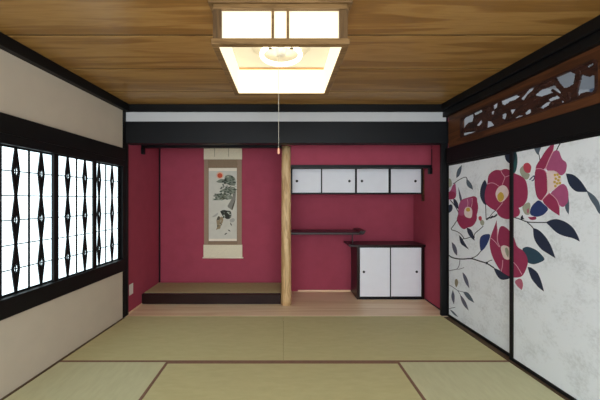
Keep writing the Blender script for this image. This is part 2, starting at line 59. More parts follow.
 ('stem',0,[(0.0300,0.6842),(0.0322,0.6836),(0.0484,0.6797),(0.0665,0.6760),(0.0900,0.6743),(0.1181,0.6746),(0.1504,0.6767),(0.1870,0.6806),(0.2241,0.6863),(0.2613,0.6939),(0.2987,0.7033),(0.3356,0.7141),(0.3678,0.7215),(0.3963,0.7258),(0.4213,0.7272),(0.4436,0.7257),(0.4677,0.7247),(0.4926,0.7243),(0.5183,0.7244),(0.5444,0.7250),(0.5690,0.7238),(0.5926,0.7210),(0.6152,0.7165),(0.6371,0.7103),(0.6534,0.7057),(0.6642,0.7027),(0.6696,0.7012),(0.6771,0.7119),(0.6718,0.7135),(0.6611,0.7166),(0.6448,0.7212),(0.6226,0.7276),(0.5991,0.7324),(0.5745,0.7354),(0.5489,0.7367),(0.5224,0.7362),(0.4971,0.7363),(0.4727,0.7368),(0.4492,0.7378),(0.4260,0.7395),(0.3988,0.7381),(0.3683,0.7336),(0.3343,0.7260),(0.2971,0.7153),(0.2609,0.7064),(0.2249,0.6992),(0.1894,0.6938),(0.1541,0.6902),(0.1232,0.6883),(0.0971,0.6882),(0.0762,0.6898),(0.0602,0.6932),(0.0448,0.6969),(0.0307,0.7010),(0.0300,0.7013)]),
 ('stem',0,[(0.3905,0.7343),(0.3949,0.7363),(0.4036,0.7402),(0.4166,0.7460),(0.4342,0.7539),(0.4515,0.7642),(0.4680,0.7765),(0.4837,0.7909),(0.4986,0.8071),(0.5095,0.8190),(0.5167,0.8269),(0.5203,0.8308),(0.5124,0.8342),(0.5087,0.8302),(0.5015,0.8223),(0.4905,0.8104),(0.4759,0.7946),(0.4610,0.7810),(0.4456,0.7695),(0.4298,0.7602),(0.4131,0.7528),(0.4000,0.7470),(0.3913,0.7431),(0.3869,0.7411)]),
 ('stem',0,[(0.5879,0.7299),(0.5896,0.7315),(0.5930,0.7345),(0.5979,0.7391),(0.6043,0.7450),(0.6115,0.7503),(0.6195,0.7553),(0.6285,0.7600),(0.6386,0.7644),(0.6462,0.7678),(0.6513,0.7700),(0.6538,0.7711),(0.6516,0.7767),(0.6491,0.7756),(0.6440,0.7734),(0.6363,0.7700),(0.6259,0.7655),(0.6161,0.7604),(0.6071,0.7549),(0.5991,0.7489),(0.5922,0.7426),(0.5872,0.7380),(0.5839,0.7350),(0.5822,0.7334)]),
 ('stem',1,[(0.5715,0.7296),(0.5722,0.7342),(0.5753,0.7381),(0.5807,0.7414),(0.5883,0.7440),(0.5941,0.7444),(0.5982,0.7426),(0.6005,0.7387),(0.6011,0.7326),(0.5999,0.7276),(0.5969,0.7237),(0.5921,0.7209),(0.5854,0.7191),(0.5800,0.7191),(0.5758,0.7208),(0.5730,0.7243)]),
 ('grey_mauve',0,[(0.2091,0.6798),(0.2087,0.6764),(0.2079,0.6696),(0.2067,0.6594),(0.2051,0.6460),(0.2017,0.6326),(0.1964,0.6192),(0.1893,0.6057),(0.1803,0.5923),(0.1691,0.5809),(0.1553,0.5713),(0.1389,0.5633),(0.1187,0.5568),(0.0965,0.5491),(0.0728,0.5403),(0.0476,0.5304),(0.0300,0.5233),(0.0300,0.5163),(0.0500,0.5245),(0.0750,0.5343),(0.0983,0.5430),(0.1202,0.5507),(0.1411,0.5576),(0.1599,0.5667),(0.1757,0.5777),(0.1884,0.5906),(0.1980,0.6051),(0.2055,0.6193),(0.2110,0.6333),(0.2146,0.6473),(0.2162,0.6610),(0.2174,0.6712),(0.2182,0.6780),(0.2186,0.6814)]),
 ('grey_mauve',0,[(0.1709,0.5678),(0.1740,0.5689),(0.1803,0.5710),(0.1897,0.5741),(0.2023,0.5783),(0.2156,0.5834),(0.2295,0.5893),(0.2439,0.5961),(0.2587,0.6036),(0.2696,0.6092),(0.2768,0.6129),(0.2804,0.6147),(0.2777,0.6188),(0.2740,0.6170),(0.2668,0.6133),(0.2558,0.6078),(0.2412,0.6003),(0.2272,0.5938),(0.2138,0.5880),(0.2010,0.5832),(0.1887,0.5791),(0.1793,0.5760),(0.1730,0.5739),(0.1698,0.5729)]),
 ('grey_mauve',1,[(0.2545,0.5608),(0.2787,0.5541),(0.2921,0.5481),(0.3030,0.5404),(0.3139,0.5304),(0.3250,0.5182),(0.3342,0.5043),(0.3415,0.4889),(0.3478,0.4672),(0.3560,0.4254),(0.3273,0.4410),(0.3121,0.4513),(0.3009,0.4612),(0.2906,0.4725),(0.2811,0.4853),(0.2732,0.4984),(0.2669,0.5119),(0.2615,0.5291)]),
 ('bud_brown',1,[(0.1346,0.4402),(0.1394,0.4521),(0.1460,0.4601),(0.1545,0.4641),(0.1648,0.4643),(0.1730,0.4616),(0.1791,0.4559),(0.1831,0.4474),(0.1852,0.4360),(0.1847,0.4244),(0.1816,0.4128),(0.1740,0.3982),(0.1556,0.3713),(0.1397,0.3878),(0.1333,0.3991),(0.1312,0.4107),(0.1316,0.4244)]),
 ('grey_mauve',0,[(0.0333,0.3590),(0.0377,0.3588),(0.0466,0.3582),(0.0598,0.3575),(0.0772,0.3564),(0.0949,0.3547),(0.1129,0.3524),(0.1312,0.3495),(0.1501,0.3459),(0.1704,0.3443),(0.1917,0.3447),(0.2140,0.3472),(0.2370,0.3514),(0.2540,0.3546),(0.2651,0.3567),(0.2707,0.3577),(0.2722,0.3633),(0.2667,0.3623),(0.2555,0.3602),(0.2386,0.3571),(0.2160,0.3529),(0.1946,0.3507),(0.1742,0.3503),(0.1548,0.3518),(0.1363,0.3554),(0.1178,0.3584),(0.0996,0.3608),(0.0817,0.3625),(0.0642,0.3636),(0.0510,0.3644),(0.0422,0.3650),(0.0377,0.3652)]),
 ('grey_mauve',0,[(0.1766,0.3432),(0.2200,0.3106),(0.2267,0.3156),(0.1836,0.3482)]),
 ('grey_mauve',1,[(0.0967,0.3255),(0.1159,0.3009),(0.1241,0.2859),(0.1279,0.2722),(0.1293,0.2570),(0.1285,0.2404),(0.1271,0.2255),(0.1252,0.2123),(0.1221,0.1983),(0.1154,0.1762),(0.0934,0.2003),(0.0831,0.2137),(0.0775,0.2245),(0.0740,0.2352),(0.0727,0.2458),(0.0734,0.2578),(0.0760,0.2712),(0.0821,0.2898)]),
 ('grey_mauve',1,[(0.2170,0.3163),(0.2496,0.3037),(0.2668,0.2956),(0.2795,0.2877),(0.2915,0.2787),(0.3028,0.2686),(0.3128,0.2575),(0.3217,0.2455),(0.3311,0.2289),(0.3458,0.1975),(0.3103,0.2066),(0.2914,0.2133),(0.2776,0.2203),(0.2649,0.2289),(0.2534,0.2390),(0.2435,0.2505),(0.2353,0.2633),(0.2277,0.2813)]),
 ('slate',1,[(0.2638,0.3601),(0.3038,0.3719),(0.3245,0.3753),(0.3395,0.3742),(0.3533,0.3701),(0.3658,0.3630),(0.3779,0.3546),(0.3893,0.3451),(0.4029,0.3314),(0.4262,0.3047),(0.3871,0.3045),(0.3663,0.3057),(0.3510,0.3082),(0.3369,0.3120),(0.3241,0.3172),(0.3119,0.3233),(0.3004,0.3303),(0.2869,0.3403)]),
 ('grey_mauve',0,[(0.0300,0.0900),(0.0468,0.0999),(0.0664,0.1109),(0.0868,0.1218),(0.1082,0.1327),(0.1241,0.1409),(0.1346,0.1462),(0.1398,0.1489),(0.1381,0.1536),(0.1329,0.1509),(0.1224,0.1456),(0.1065,0.1375),(0.0850,0.1265),(0.0642,0.1154),(0.0442,0.1043),(0.0300,0.0959)]),
 ('slate',1,[(0.0426,0.0900),(0.0781,0.0944),(0.0989,0.0943),(0.1170,0.0912),(0.1414,0.0835),(0.1866,0.0657),(0.1488,0.0622),(0.1271,0.0625),(0.1092,0.0654),(0.0859,0.0726)]),
 ('stem',0,[(0.8634,1.1711),(0.8677,1.1704),(0.8761,1.1691),(0.8850,1.1677),(0.8850,1.1762),(0.8785,1.1772),(0.8701,1.1786),(0.8659,1.1792)]),
]
RIGHT_ART = [
 ('navy',1,[(0.9120,1.7000),(0.9120,1.6164),(0.9126,1.6171),(0.9182,1.6256),(0.9241,1.6369),(0.9288,1.6504),(0.9323,1.6660),(0.9346,1.6837),(0.9355,1.7000)]),
 ('teal',1,[(0.9120,1.7000),(0.9346,1.7000),(0.9380,1.6912),(0.9420,1.6765),(0.9450,1.6600),(0.9463,1.6418),(0.9460,1.6219),(0.9439,1.6001),(0.9403,1.5765),(0.9348,1.5571),(0.9274,1.5417),(0.9154,1.5287),(0.9120,1.5265)]),
 ('crimson',2,[(0.9120,1.5361),(0.9175,1.5330),(0.9305,1.5267),(0.9444,1.5211),(0.9570,1.5155),(0.9683,1.5100),(0.9784,1.5047),(0.9873,1.4994),(0.9953,1.4936),(1.0026,1.4874),(1.0090,1.4807),(1.0146,1.4735),(1.0196,1.4652),(1.0239,1.4557),(1.0275,1.4451),(1.0305,1.4334),(1.0330,1.4217),(1.0350,1.4101),(1.0365,1.3985),(1.0376,1.3870),(1.0379,1.3747),(1.0375,1.3618),(1.0363,1.3481),(1.0344,1.3338),(1.0310,1.3203),(1.0260,1.3078),(1.0194,1.2962),(1.0112,1.2854),(1.0024,1.2763),(0.9929,1.2688),(0.9802,1.2619),(0.9558,1.2523),(0.9599,1.2480),(0.9623,1.2446),(0.9644,1.2407),(0.9665,1.2358),(0.9688,1.2299),(0.9696,1.2235),(0.9690,1.2166),(0.9671,1.2091),(0.9637,1.2010),(0.9587,1.1940),(0.9521,1.1882),(0.9438,1.1834),(0.9339,1.1798),(0.9237,1.1761),(0.9132,1.1722),(0.9120,1.1718)]),
 ('crimson',2,[(0.9120,1.0145),(0.9165,1.0061),(0.9212,0.9946),(0.9257,0.9835),(0.9302,0.9728),(0.9345,0.9625),(0.9386,0.9525),(0.9452,0.9441),(0.9541,0.9373),(0.9654,0.9321),(0.9788,0.9285),(0.9909,0.9232),(1.0015,0.9161),(1.0108,0.9073),(1.0188,0.8968),(1.0255,0.8862),(1.0308,0.8755),(1.0348,0.8647),(1.0376,0.8538),(1.0382,0.8412),(1.0366,0.8269),(1.0328,0.8109),(1.0269,0.7932),(1.0204,0.7764),(1.0134,0.7606),(1.0058,0.7458),(0.9978,0.7320),(0.9879,0.7201),(0.9762,0.7103),(0.9627,0.7024),(0.9472,0.6966),(0.9321,0.6919),(0.9175,0.6882),(0.9120,0.6873)]),
 ('pale_pink',5,[(0.9120,0.8065),(0.9143,0.8048),(0.9214,0.7996),(0.9307,0.7927),(0.9401,0.7842),(0.9498,0.7741),(0.9597,0.7624),(0.9699,0.7492),(0.9775,0.7392),(0.9825,0.7327),(0.9850,0.7294),(0.9896,0.7329),(0.9871,0.7362),(0.9821,0.7428),(0.9746,0.7527),(0.9644,0.7660),(0.9544,0.7778),(0.9446,0.7881),(0.9350,0.7967),(0.9256,0.8037),(0.9186,0.8090),(0.9138,0.8125),(0.9120,0.8139)]),
 ('fade_pink',1,[(0.9247,0.6470),(0.9235,0.6560),(0.9282,0.6660),(0.9386,0.6767),(0.9547,0.6882),(0.9680,0.6937),(0.9787,0.6932),(0.9867,0.6869),(0.9923,0.6747),(0.9954,0.6627),(0.9962,0.6507),(0.9936,0.6357),(0.9846,0.6086),(0.9609,0.6190),(0.9485,0.6256),(0.9396,0.6319),(0.9317,0.6390)]),
 ('fade_red',3,[(0.9994,1.5761),(1.0003,1.5835),(1.0025,1.5896),(1.0060,1.5943),(1.0107,1.5976),(1.0159,1.6000),(1.0215,1.6016),(1.0275,1.6023),(1.0339,1.6023),(1.0402,1.6002),(1.0466,1.5962),(1.0528,1.5903),(1.0591,1.5825),(1.0634,1.5750),(1.0659,1.5677),(1.0665,1.5606),(1.0653,1.5537),(1.0639,1.5472),(1.0623,1.5410),(1.0606,1.5352),(1.0588,1.5297),(1.0553,1.5257),(1.0502,1.5234),(1.0434,1.5226),(1.0350,1.5234),(1.0272,1.5258),(1.0203,1.5299),(1.0141,1.5356),(1.0087,1.5429),(1.0045,1.5506),(1.0015,1.5588),(0.9998,1.5672)]),
 ('bud_green',2,[(0.9694,1.5366),(0.9676,1.5491),(0.9693,1.5597),(0.9767,1.5700),(0.9961,1.5850),(1.0001,1.5696),(1.0027,1.5609),(1.0055,1.5538),(1.0087,1.5465),(1.0124,1.5391),(1.0173,1.5330),(1.0234,1.5280),(1.0307,1.5243),(1.0392,1.5217),(1.0457,1.5186),(1.0502,1.5150),(1.0527,1.5107),(1.0533,1.5059),(1.0524,1.5003),(1.0499,1.4938),(1.0458,1.4865),(1.0401,1.4784),(1.0329,1.4743),(1.0240,1.4745),(1.0135,1.4789),(1.0014,1.4876),(0.9908,1.4977),(0.9820,1.5093),(0.9748,1.5222)]),
 ('blue',1,[(1.0548,1.4656),(1.0563,1.4669),(1.0592,1.4696),(1.0635,1.4735),(1.0692,1.4787),(1.0747,1.4833),(1.0800,1.4873),(1.0850,1.4907),(1.0893,1.4933),(1.0891,1.4937),(1.0887,1.4935),(1.0887,1.4886),(1.0872,1.4803),(1.0849,1.4738),(1.0821,1.4694),(1.0789,1.4668),(1.0745,1.4656),(1.0707,1.4645),(1.0681,1.4637),(1.0668,1.4633),(1.0699,1.4561),(1.0712,1.4565),(1.0737,1.4572),(1.0775,1.4584),(1.0833,1.4602),(1.0885,1.4644),(1.0924,1.4704),(1.0950,1.4780),(1.0967,1.4873),(1.0966,1.4942),(1.0929,1.4999),(1.0859,1.5004),(1.0801,1.4971),(1.0746,1.4934),(1.0691,1.4892),(1.0633,1.4845),(1.0575,1.4792),(1.0531,1.4752),(1.0502,1.4726),(1.0487,1.4713)]),
 ('slate',1,[(1.0900,1.7000),(1.1438,1.7000),(1.1367,1.6825),(1.1314,1.6697),(1.1280,1.6620),(1.1249,1.6556),(1.1205,1.6480),(1.1108,1.6600),(1.1050,1.6686),(1.1000,1.6778),(1.0933,1.6923)]),
 ('stem',0,[(1.1214,1.6619),(1.1218,1.6600),(1.1228,1.6561),(1.1243,1.6504),(1.1262,1.6428),(1.1278,1.6353),(1.1292,1.6278),(1.1302,1.6204),(1.1310,1.6130),(1.1316,1.6074),(1.1320,1.6037),(1.1322,1.6018),(1.1383,1.6016),(1.1381,1.6034),(1.1377,1.6071),(1.1372,1.6127),(1.1364,1.6202),(1.1353,1.6278),(1.1339,1.6354),(1.1323,1.6431),(1.1303,1.6508),(1.1289,1.6566),(1.1279,1.6604),(1.1274,1.6623)]),
 ('crimson',2,[(1.2139,1.7000),(1.2382,1.7000),(1.2372,1.6886),(1.2343,1.6713),(1.2301,1.6572),(1.2246,1.6428),(1.2175,1.6282),(1.2102,1.6129),(1.2027,1.5970),(1.1951,1.5805),(1.1872,1.5633),(1.1789,1.5502),(1.1701,1.5413),(1.1608,1.5367),(1.1509,1.5363),(1.1412,1.5367),(1.1314,1.5379),(1.1218,1.5400),(1.1121,1.5429),(1.1058,1.5473),(1.1028,1.5532),(1.1032,1.5606),(1.1070,1.5694),(1.1115,1.5781),(1.1169,1.5867),(1.1229,1.5951),(1.1297,1.6034),(1.1363,1.6116),(1.1425,1.6199),(1.1485,1.6281),(1.1542,1.6363),(1.1598,1.6443),(1.1655,1.6522),(1.1711,1.6598),(1.1766,1.6673),(1.1843,1.6756),(1.1941,1.6845),(1.2094,1.6967)]),
 ('pink_light',3,[(1.1895,1.5274),(1.1848,1.5343),(1.1839,1.5445),(1.1868,1.5580),(1.1933,1.5746),(1.2002,1.5906),(1.2075,1.6060),(1.2150,1.6207),(1.2228,1.6348),(1.2300,1.6456),(1.2365,1.6532),(1.2425,1.6577),(1.2478,1.6590),(1.2530,1.6592),(1.2581,1.6583),(1.2630,1.6563),(1.2677,1.6533),(1.2718,1.6489),(1.2751,1.6432),(1.2778,1.6362),(1.2798,1.6278),(1.2821,1.6198),(1.2846,1.6122),(1.2873,1.6050),(1.2903,1.5981),(1.2937,1.5920),(1.2977,1.5868),(1.3021,1.5824),(1.3069,1.5789),(1.3113,1.5749),(1.3151,1.5705),(1.3183,1.5656),(1.3210,1.5602),(1.3228,1.5544),(1.3236,1.5480),(1.3234,1.5412),(1.3223,1.5338),(1.3211,1.5267),(1.3197,1.5200),(1.3182,1.5135),(1.3166,1.5073),(1.3136,1.5013),(1.3092,1.4954),(1.3033,1.4897),(1.2959,1.4842),(1.2882,1.4826),(1.2801,1.4852),(1.2715,1.4920),(1.2626,1.5029),(1.2534,1.5111),(1.2441,1.5166),(1.2347,1.5192),(1.2250,1.5190),(1.2156,1.5197),(1.2066,1.5213),(1.1979,1.5239)]),
 ('crimson',3,[(1.0967,1.5198),(1.1005,1.5358),(1.1065,1.5460),(1.1146,1.5505),(1.1248,1.5494),(1.1346,1.5473),(1.1440,1.5444),(1.1530,1.5405),(1.1617,1.5358),(1.1691,1.5303),(1.1751,1.5241),(1.1799,1.5171),(1.1834,1.5095),(1.1862,1.5008),(1.1884,1.4911),(1.1900,1.4805),(1.1909,1.4688),(1.1915,1.4570),(1.1919,1.4449),(1.1920,1.4327),(1.1918,1.4202),(1.1914,1.4085),(1.1909,1.3976),(1.1902,1.3874),(1.1892,1.3780),(1.1870,1.3691),(1.1834,1.3607),(1.1785,1.3528),(1.1722,1.3453),(1.1663,1.3382),(1.1609,1.3315),(1.1559,1.3252),(1.1513,1.3192),(1.1467,1.3155),(1.1419,1.3141),(1.1370,1.3151),(1.1320,1.3184),(1.1271,1.3225),(1.1224,1.3274),(1.1179,1.3331),(1.1136,1.3396),(1.1097,1.3480),(1.1063,1.3583),(1.1032,1.3704),(1.1006,1.3844),(1.0984,1.3987),(1.0966,1.4132),(1.0952,1.4280),(1.0942,1.4430),(1.0939,1.4597),(1.0942,1.4781),(1.0951,1.4981)]),
 ('petal_white',3,[(1.1834,1.5061),(1.1860,1.5159),(1.1937,1.5221),(1.2063,1.5249),(1.2236,1.5241),(1.2387,1.5208),(1.2516,1.5151),(1.2626,1.5069),(1.2715,1.4962),(1.2786,1.4845),(1.2838,1.4718),(1.2873,1.4579),(1.2889,1.4428),(1.2870,1.4297),(1.2814,1.4186),(1.2722,1.4093),(1.2592,1.4018),(1.2465,1.3945),(1.2343,1.3873),(1.2196,1.3786),(1.1937,1.3630),(1.1904,1.3927),(1.1891,1.4096),(1.1885,1.4233),(1.1884,1.4373),(1.1888,1.4516),(1.1885,1.4656),(1.1875,1.4793),(1.1858,1.4928)]),
 ('yellow',5,[(1.2372,1.4922),(1.2377,1.4945),(1.2389,1.4962),(1.2406,1.4974),(1.2428,1.4980),(1.2451,1.4981),(1.2473,1.4977),(1.2496,1.4966),(1.2518,1.4950),(1.2534,1.4931),(1.2543,1.4909),(1.2546,1.4883),(1.2543,1.4854),(1.2534,1.4831),(1.2519,1.4814),(1.2499,1.4803),(1.2473,1.4799),(1.2450,1.4799),(1.2429,1.4804),(1.2411,1.4814),(1.2395,1.4830),(1.2384,1.4848),(1.2376,1.4870),(1.2372,1.4894)]),
 ('yellow',5,[(1.2551,1.4934),(1.2557,1.4956),(1.2568,1.4973),(1.2585,1.4985),(1.2607,1.4991),(1.2629,1.4992),(1.2651,1.4988),(1.2673,1.4977),(1.2695,1.4962),(1.2711,1.4943),(1.2720,1.4920),(1.2723,1.4895),(1.2719,1.4866),(1.2711,1.4843),(1.2696,1.4827),(1.2676,1.4816),(1.2651,1.4811),(1.2628,1.4811),(1.2608,1.4817),(1.2590,1.4827),(1.2575,1.4842),(1.2563,1.4860),(1.2555,1.4881),(1.2551,1.4906)]),
 ('yellow',5,[(1.2674,1.4758),(1.2679,1.4780),(1.2690,1.4797),(1.2707,1.4809),(1.2729,1.4816),(1.2750,1.4817),(1.2772,1.4812),(1.2794,1.4802),(1.2816,1.4787),(1.2831,1.4768),(1.2840,1.4746),(1.2843,1.4721),(1.2840,1.4692),(1.2831,1.4670),(1.2817,1.4653),(1.2797,1.4642),(1.2772,1.4637),(1.2750,1.4637),(1.2729,1.4642),(1.2712,1.4652),(1.2697,1.4667),(1.2685,1.4685),(1.2678,1.4706),(1.2674,1.4730)]),
 ('yellow',5,[(1.2427,1.4667),(1.2433,1.4690),(1.2444,1.4707),(1.2461,1.4719),(1.2484,1.4726),(1.2506,1.4727),(1.2528,1.4723),(1.2551,1.4713),(1.2573,1.4697),(1.2589,1.4678),(1.2598,1.4656),(1.2601,1.4631),(1.2598,1.4602),(1.2589,1.4578),(1.2574,1.4561),(1.2554,1.4550),(1.2528,1.4545),(1.2505,1.4545),(1.2484,1.4550),(1.2466,1.4560),(1.2451,1.4575),(1.2439,1.4593),(1.2431,1.4615),(1.2427,1.4639)]),
 ('yellow',5,[(1.2606,1.4543),(1.2612,1.4566),(1.2623,1.4583),(1.2639,1.4595),(1.2661,1.4602),(1.2683,1.4603),(1.2705,1.4599),(1.2727,1.4589),(1.2749,1.4574),(1.2764,1.4555),(1.2773,1.4533),(1.2776,1.4508),(1.2773,1.4479),(1.2764,1.4456),(1.2750,1.4439),(1.2730,1.4428),(1.2705,1.4423),(1.2682,1.4423),(1.2662,1.4428),(1.2644,1.4437),(1.2629,1.4452),(1.2618,1.4470),(1.2610,1.4491),(1.2606,1.4516)]),
 ('yellow',5,[(1.2344,1.4436),(1.2350,1.4459),(1.2361,1.4477),(1.2378,1.4489),(1.2401,1.4496),(1.2423,1.4498),(1.2446,1.4494),(1.2468,1.4484),(1.2490,1.4468),(1.2506,1.4450),(1.2516,1.4427),(1.2519,1.4402),(1.2515,1.4373),(1.2506,1.4349),(1.2492,1.4332),(1.2472,1.4321),(1.2446,1.4315),(1.2422,1.4315),(1.2401,1.4320),(1.2383,1.4329),(1.2367,1.4344),(1.2356,1.4362),(1.2348,1.4384),(1.2344,1.4408)]),
 ('yellow',5,[(1.2524,1.4328),(1.2530,1.4350),(1.2541,1.4368),(1.2557,1.4380),(1.2580,1.4387),(1.2602,1.4389),(1.2624,1.4385),(1.2646,1.4376),(1.2668,1.4360),(1.2684,1.4342),(1.2693,1.4320),(1.2696,1.4295),(1.2692,1.4266),(1.2684,1.4243),(1.2669,1.4225),(1.2649,1.4214),(1.2624,1.4209),(1.2601,1.4208),(1.2580,1.4213),(1.2563,1.4222),(1.2547,1.4237),(1.2536,1.4255),(1.2528,1.4276),(1.2524,1.4300)]),
 ('yellow',5,[(1.2701,1.4345),(1.2706,1.4367),(1.2717,1.4384),(1.2734,1.4397),(1.2755,1.4404),(1.2777,1.4405),(1.2799,1.4401),(1.2821,1.4392),(1.2842,1.4377),(1.2858,1.4358),(1.2867,1.4337),(1.2870,1.4311),(1.2866,1.4283),(1.2858,1.4260),(1.2843,1.4243),(1.2824,1.4232),(1.2799,1.4226),(1.2776,1.4226),(1.2756,1.4230),(1.2739,1.4240),(1.2724,1.4254),(1.2712,1.4272),(1.2705,1.4293),(1.2701,1.4317)]),
 ('yellow',5,[(1.2400,1.4155),(1.2405,1.4177),(1.2417,1.4195),(1.2433,1.4208),(1.2456,1.4215),(1.2478,1.4217),(1.2501,1.4213),(1.2523,1.4204),(1.2545,1.4189),(1.2561,1.4170),(1.2571,1.4148),(1.2574,1.4122),(1.2570,1.4093),(1.2561,1.4070),(1.2547,1.4053),(1.2527,1.4041),(1.2501,1.4035),(1.2478,1.4035),(1.2457,1.4039),(1.2439,1.4048),(1.2423,1.4063),(1.2411,1.4081),(1.2404,1.4102),(1.2400,1.4127)]),
 ('pink_light',4,[(1.2237,1.3480),(1.2183,1.3566),(1.2179,1.3649),(1.2223,1.3730),(1.2317,1.3808),(1.2417,1.3890),(1.2524,1.3975),(1.2637,1.4065),(1.2757,1.4159),(1.2861,1.4217),(1.2950,1.4242),(1.3025,1.4233),(1.3085,1.4191),(1.3137,1.4143),(1.3182,1.4088),(1.3220,1.4026),(1.3250,1.3958),(1.3276,1.3885),(1.3297,1.3805),(1.3314,1.3719),(1.3327,1.3628),(1.3334,1.3528),(1.3336,1.3421),(1.3332,1.3305),(1.3322,1.3181),(1.3307,1.3079),(1.3286,1.3000),(1.3258,1.2944),(1.3225,1.2910),(1.3190,1.2872),(1.3153,1.2830),(1.3114,1.2783),(1.3074,1.2732),(1.3026,1.2703),(1.2970,1.2695),(1.2907,1.2710),(1.2836,1.2748),(1.2767,1.2804),(1.2702,1.2880),(1.2639,1.2975),(1.2580,1.3090),(1.2510,1.3198),(1.2430,1.3299),(1.2339,1.3393)]),
 ('crimson',4,[(1.1691,1.2894),(1.1609,1.3017),(1.1578,1.3124),(1.1598,1.3216),(1.1670,1.3292),(1.1740,1.3366),(1.1811,1.3438),(1.1881,1.3510),(1.1950,1.3580),(1.2021,1.3616),(1.2093,1.3620),(1.2166,1.3591),(1.2240,1.3530),(1.2311,1.3467),(1.2378,1.3404),(1.2442,1.3339),(1.2503,1.3272),(1.2554,1.3207),(1.2597,1.3142),(1.2631,1.3078),(1.2656,1.3015),(1.2679,1.2948),(1.2700,1.2878),(1.2719,1.2805),(1.2736,1.2728),(1.2748,1.2639),(1.2756,1.2536),(1.2758,1.2387),(1.2755,1.2095),(1.2549,1.2211),(1.2433,1.2280),(1.2341,1.2337),(1.2249,1.2398),(1.2157,1.2461),(1.2055,1.2542),(1.1944,1.2641),(1.1823,1.2758)]),
 ('pale_pink',5,[(1.2052,1.3636),(1.2072,1.3620),(1.2113,1.3589),(1.2173,1.3543),(1.2252,1.3482),(1.2326,1.3420),(1.2395,1.3354),(1.2459,1.3287),(1.2518,1.3217),(1.2570,1.3138),(1.2615,1.3049),(1.2655,1.2950),(1.2688,1.2840),(1.2714,1.2757),(1.2731,1.2702),(1.2739,1.2675),(1.2784,1.2690),(1.2775,1.2717),(1.2759,1.2772),(1.2733,1.2855),(1.2700,1.2967),(1.2659,1.3070),(1.2611,1.3163),(1.2556,1.3246),(1.2495,1.3319),(1.2429,1.3389),(1.2358,1.3456),(1.2283,1.3520),(1.2203,1.3582),(1.2143,1.3628),(1.2103,1.3659),(1.2083,1.3674)]),
 ('pale_pink',5,[(1.1781,1.5338),(1.1798,1.5378),(1.1832,1.5460),(1.1883,1.5581),(1.1950,1.5742),(1.2020,1.5898),(1.2093,1.6051),(1.2168,1.6200),(1.2246,1.6346),(1.2304,1.6454),(1.2343,1.6526),(1.2362,1.6562),(1.2312,1.6595),(1.2292,1.6559),(1.2254,1.6487),(1.2195,1.6379),(1.2117,1.6232),(1.2041,1.6082),(1.1967,1.5928),(1.1896,1.5770),(1.1828,1.5608),(1.1777,1.5487),(1.1743,1.5405),(1.1726,1.5365)]),
 ('pale_pink',5,[(1.1510,1.3099),(1.1528,1.3118),(1.1564,1.3155),(1.1618,1.3211),(1.1689,1.3284),(1.1760,1.3355),(1.1831,1.3424),(1.1904,1.3490),(1.1976,1.3555),(1.2030,1.3603),(1.2066,1.3635),(1.2084,1.3651),(1.2050,1.3688),(1.2032,1.3672),(1.1996,1.3640),(1.1942,1.3592),(1.1868,1.3527),(1.1795,1.3460),(1.1723,1.3391),(1.1651,1.3319),(1.1579,1.3245),(1.1525,1.3190),(1.1489,1.3152),(1.1471,1.3134)]),
 ('pale_pink',5,[(1.0994,1.5448),(1.1020,1.5448),(1.1072,1.5448),(1.1149,1.5448),(1.1249,1.5448),(1.1344,1.5437),(1.1435,1.5414),(1.1523,1.5381),(1.1607,1.5337),(1.1677,1.5288),(1.1733,1.5234),(1.1777,1.5176),(1.1809,1.5110),(1.1834,1.5059),(1.1851,1.5025),(1.1859,1.5008),(1.1898,1.5024),(1.1890,1.5041),(1.1874,1.5075),(1.1849,1.5125),(1.1815,1.5195),(1.1766,1.5260),(1.1703,1.5320),(1.1627,1.5373),(1.1538,1.5420),(1.1445,1.5456),(1.1347,1.5480),(1.1247,1.5492),(1.1143,1.5493),(1.1066,1.5493),(1.1015,1.5493),(1.0989,1.5493)]),
 ('slate',1,[(1.3302,1.3624),(1.3355,1.3214),(1.3376,1.2989),(1.3383,1.2811),(1.3380,1.2592),(1.3359,1.2201),(1.3252,1.2345),(1.3199,1.2432),(1.3165,1.2510),(1.3139,1.2595),(1.3120,1.2687),(1.3118,1.2806),(1.3135,1.2953),(1.3184,1.3177)]),
 ('stem',0,[(1.2746,1.7000),(1.2728,1.6972),(1.2689,1.6911),(1.2652,1.6848),(1.2616,1.6784),(1.2581,1.6718),(1.2548,1.6651),(1.2524,1.6601),(1.2508,1.6568),(1.2500,1.6551),(1.2562,1.6512),(1.2570,1.6528),(1.2586,1.6562),(1.2611,1.6612),(1.2643,1.6678),(1.2676,1.6742),(1.2711,1.6805),(1.2748,1.6867),(1.2786,1.6927),(1.2815,1.6972),(1.2832,1.7000)]),
 ('navy',1,[(1.3174,1.4930),(1.3307,1.4907),(1.3382,1.4891),(1.3443,1.4874),(1.3507,1.4855),(1.3571,1.4833),(1.3634,1.4802),(1.3695,1.4765),(1.3754,1.4719),(1.3811,1.4666),(1.3867,1.4610),(1.3921,1.4552),(1.3974,1.4491),(1.4025,1.4429),(1.4076,1.4361),(1.4127,1.4289),(1.4177,1.4212),(1.4227,1.4130),(1.4277,1.4046),(1.4327,1.3962),(1.4388,1.3853),(1.4498,1.3657),(1.4325,1.3662),(1.4226,1.3665),(1.4143,1.3668),(1.4058,1.3672),(1.3970,1.3676),(1.3891,1.3689),(1.3820,1.3711),(1.3758,1.3743),(1.3705,1.3783),(1.3653,1.3829),(1.3602,1.3879),(1.3551,1.3933),(1.3502,1.3993),(1.3457,1.4053),(1.3418,1.4115),(1.3383,1.4177),(1.3353,1.4239),(1.3327,1.4303),(1.3305,1.4366),(1.3287,1.4430),(1.3272,1.4494),(1.3257,1.4563),(1.3240,1.4638),(1.3218,1.4739)]),
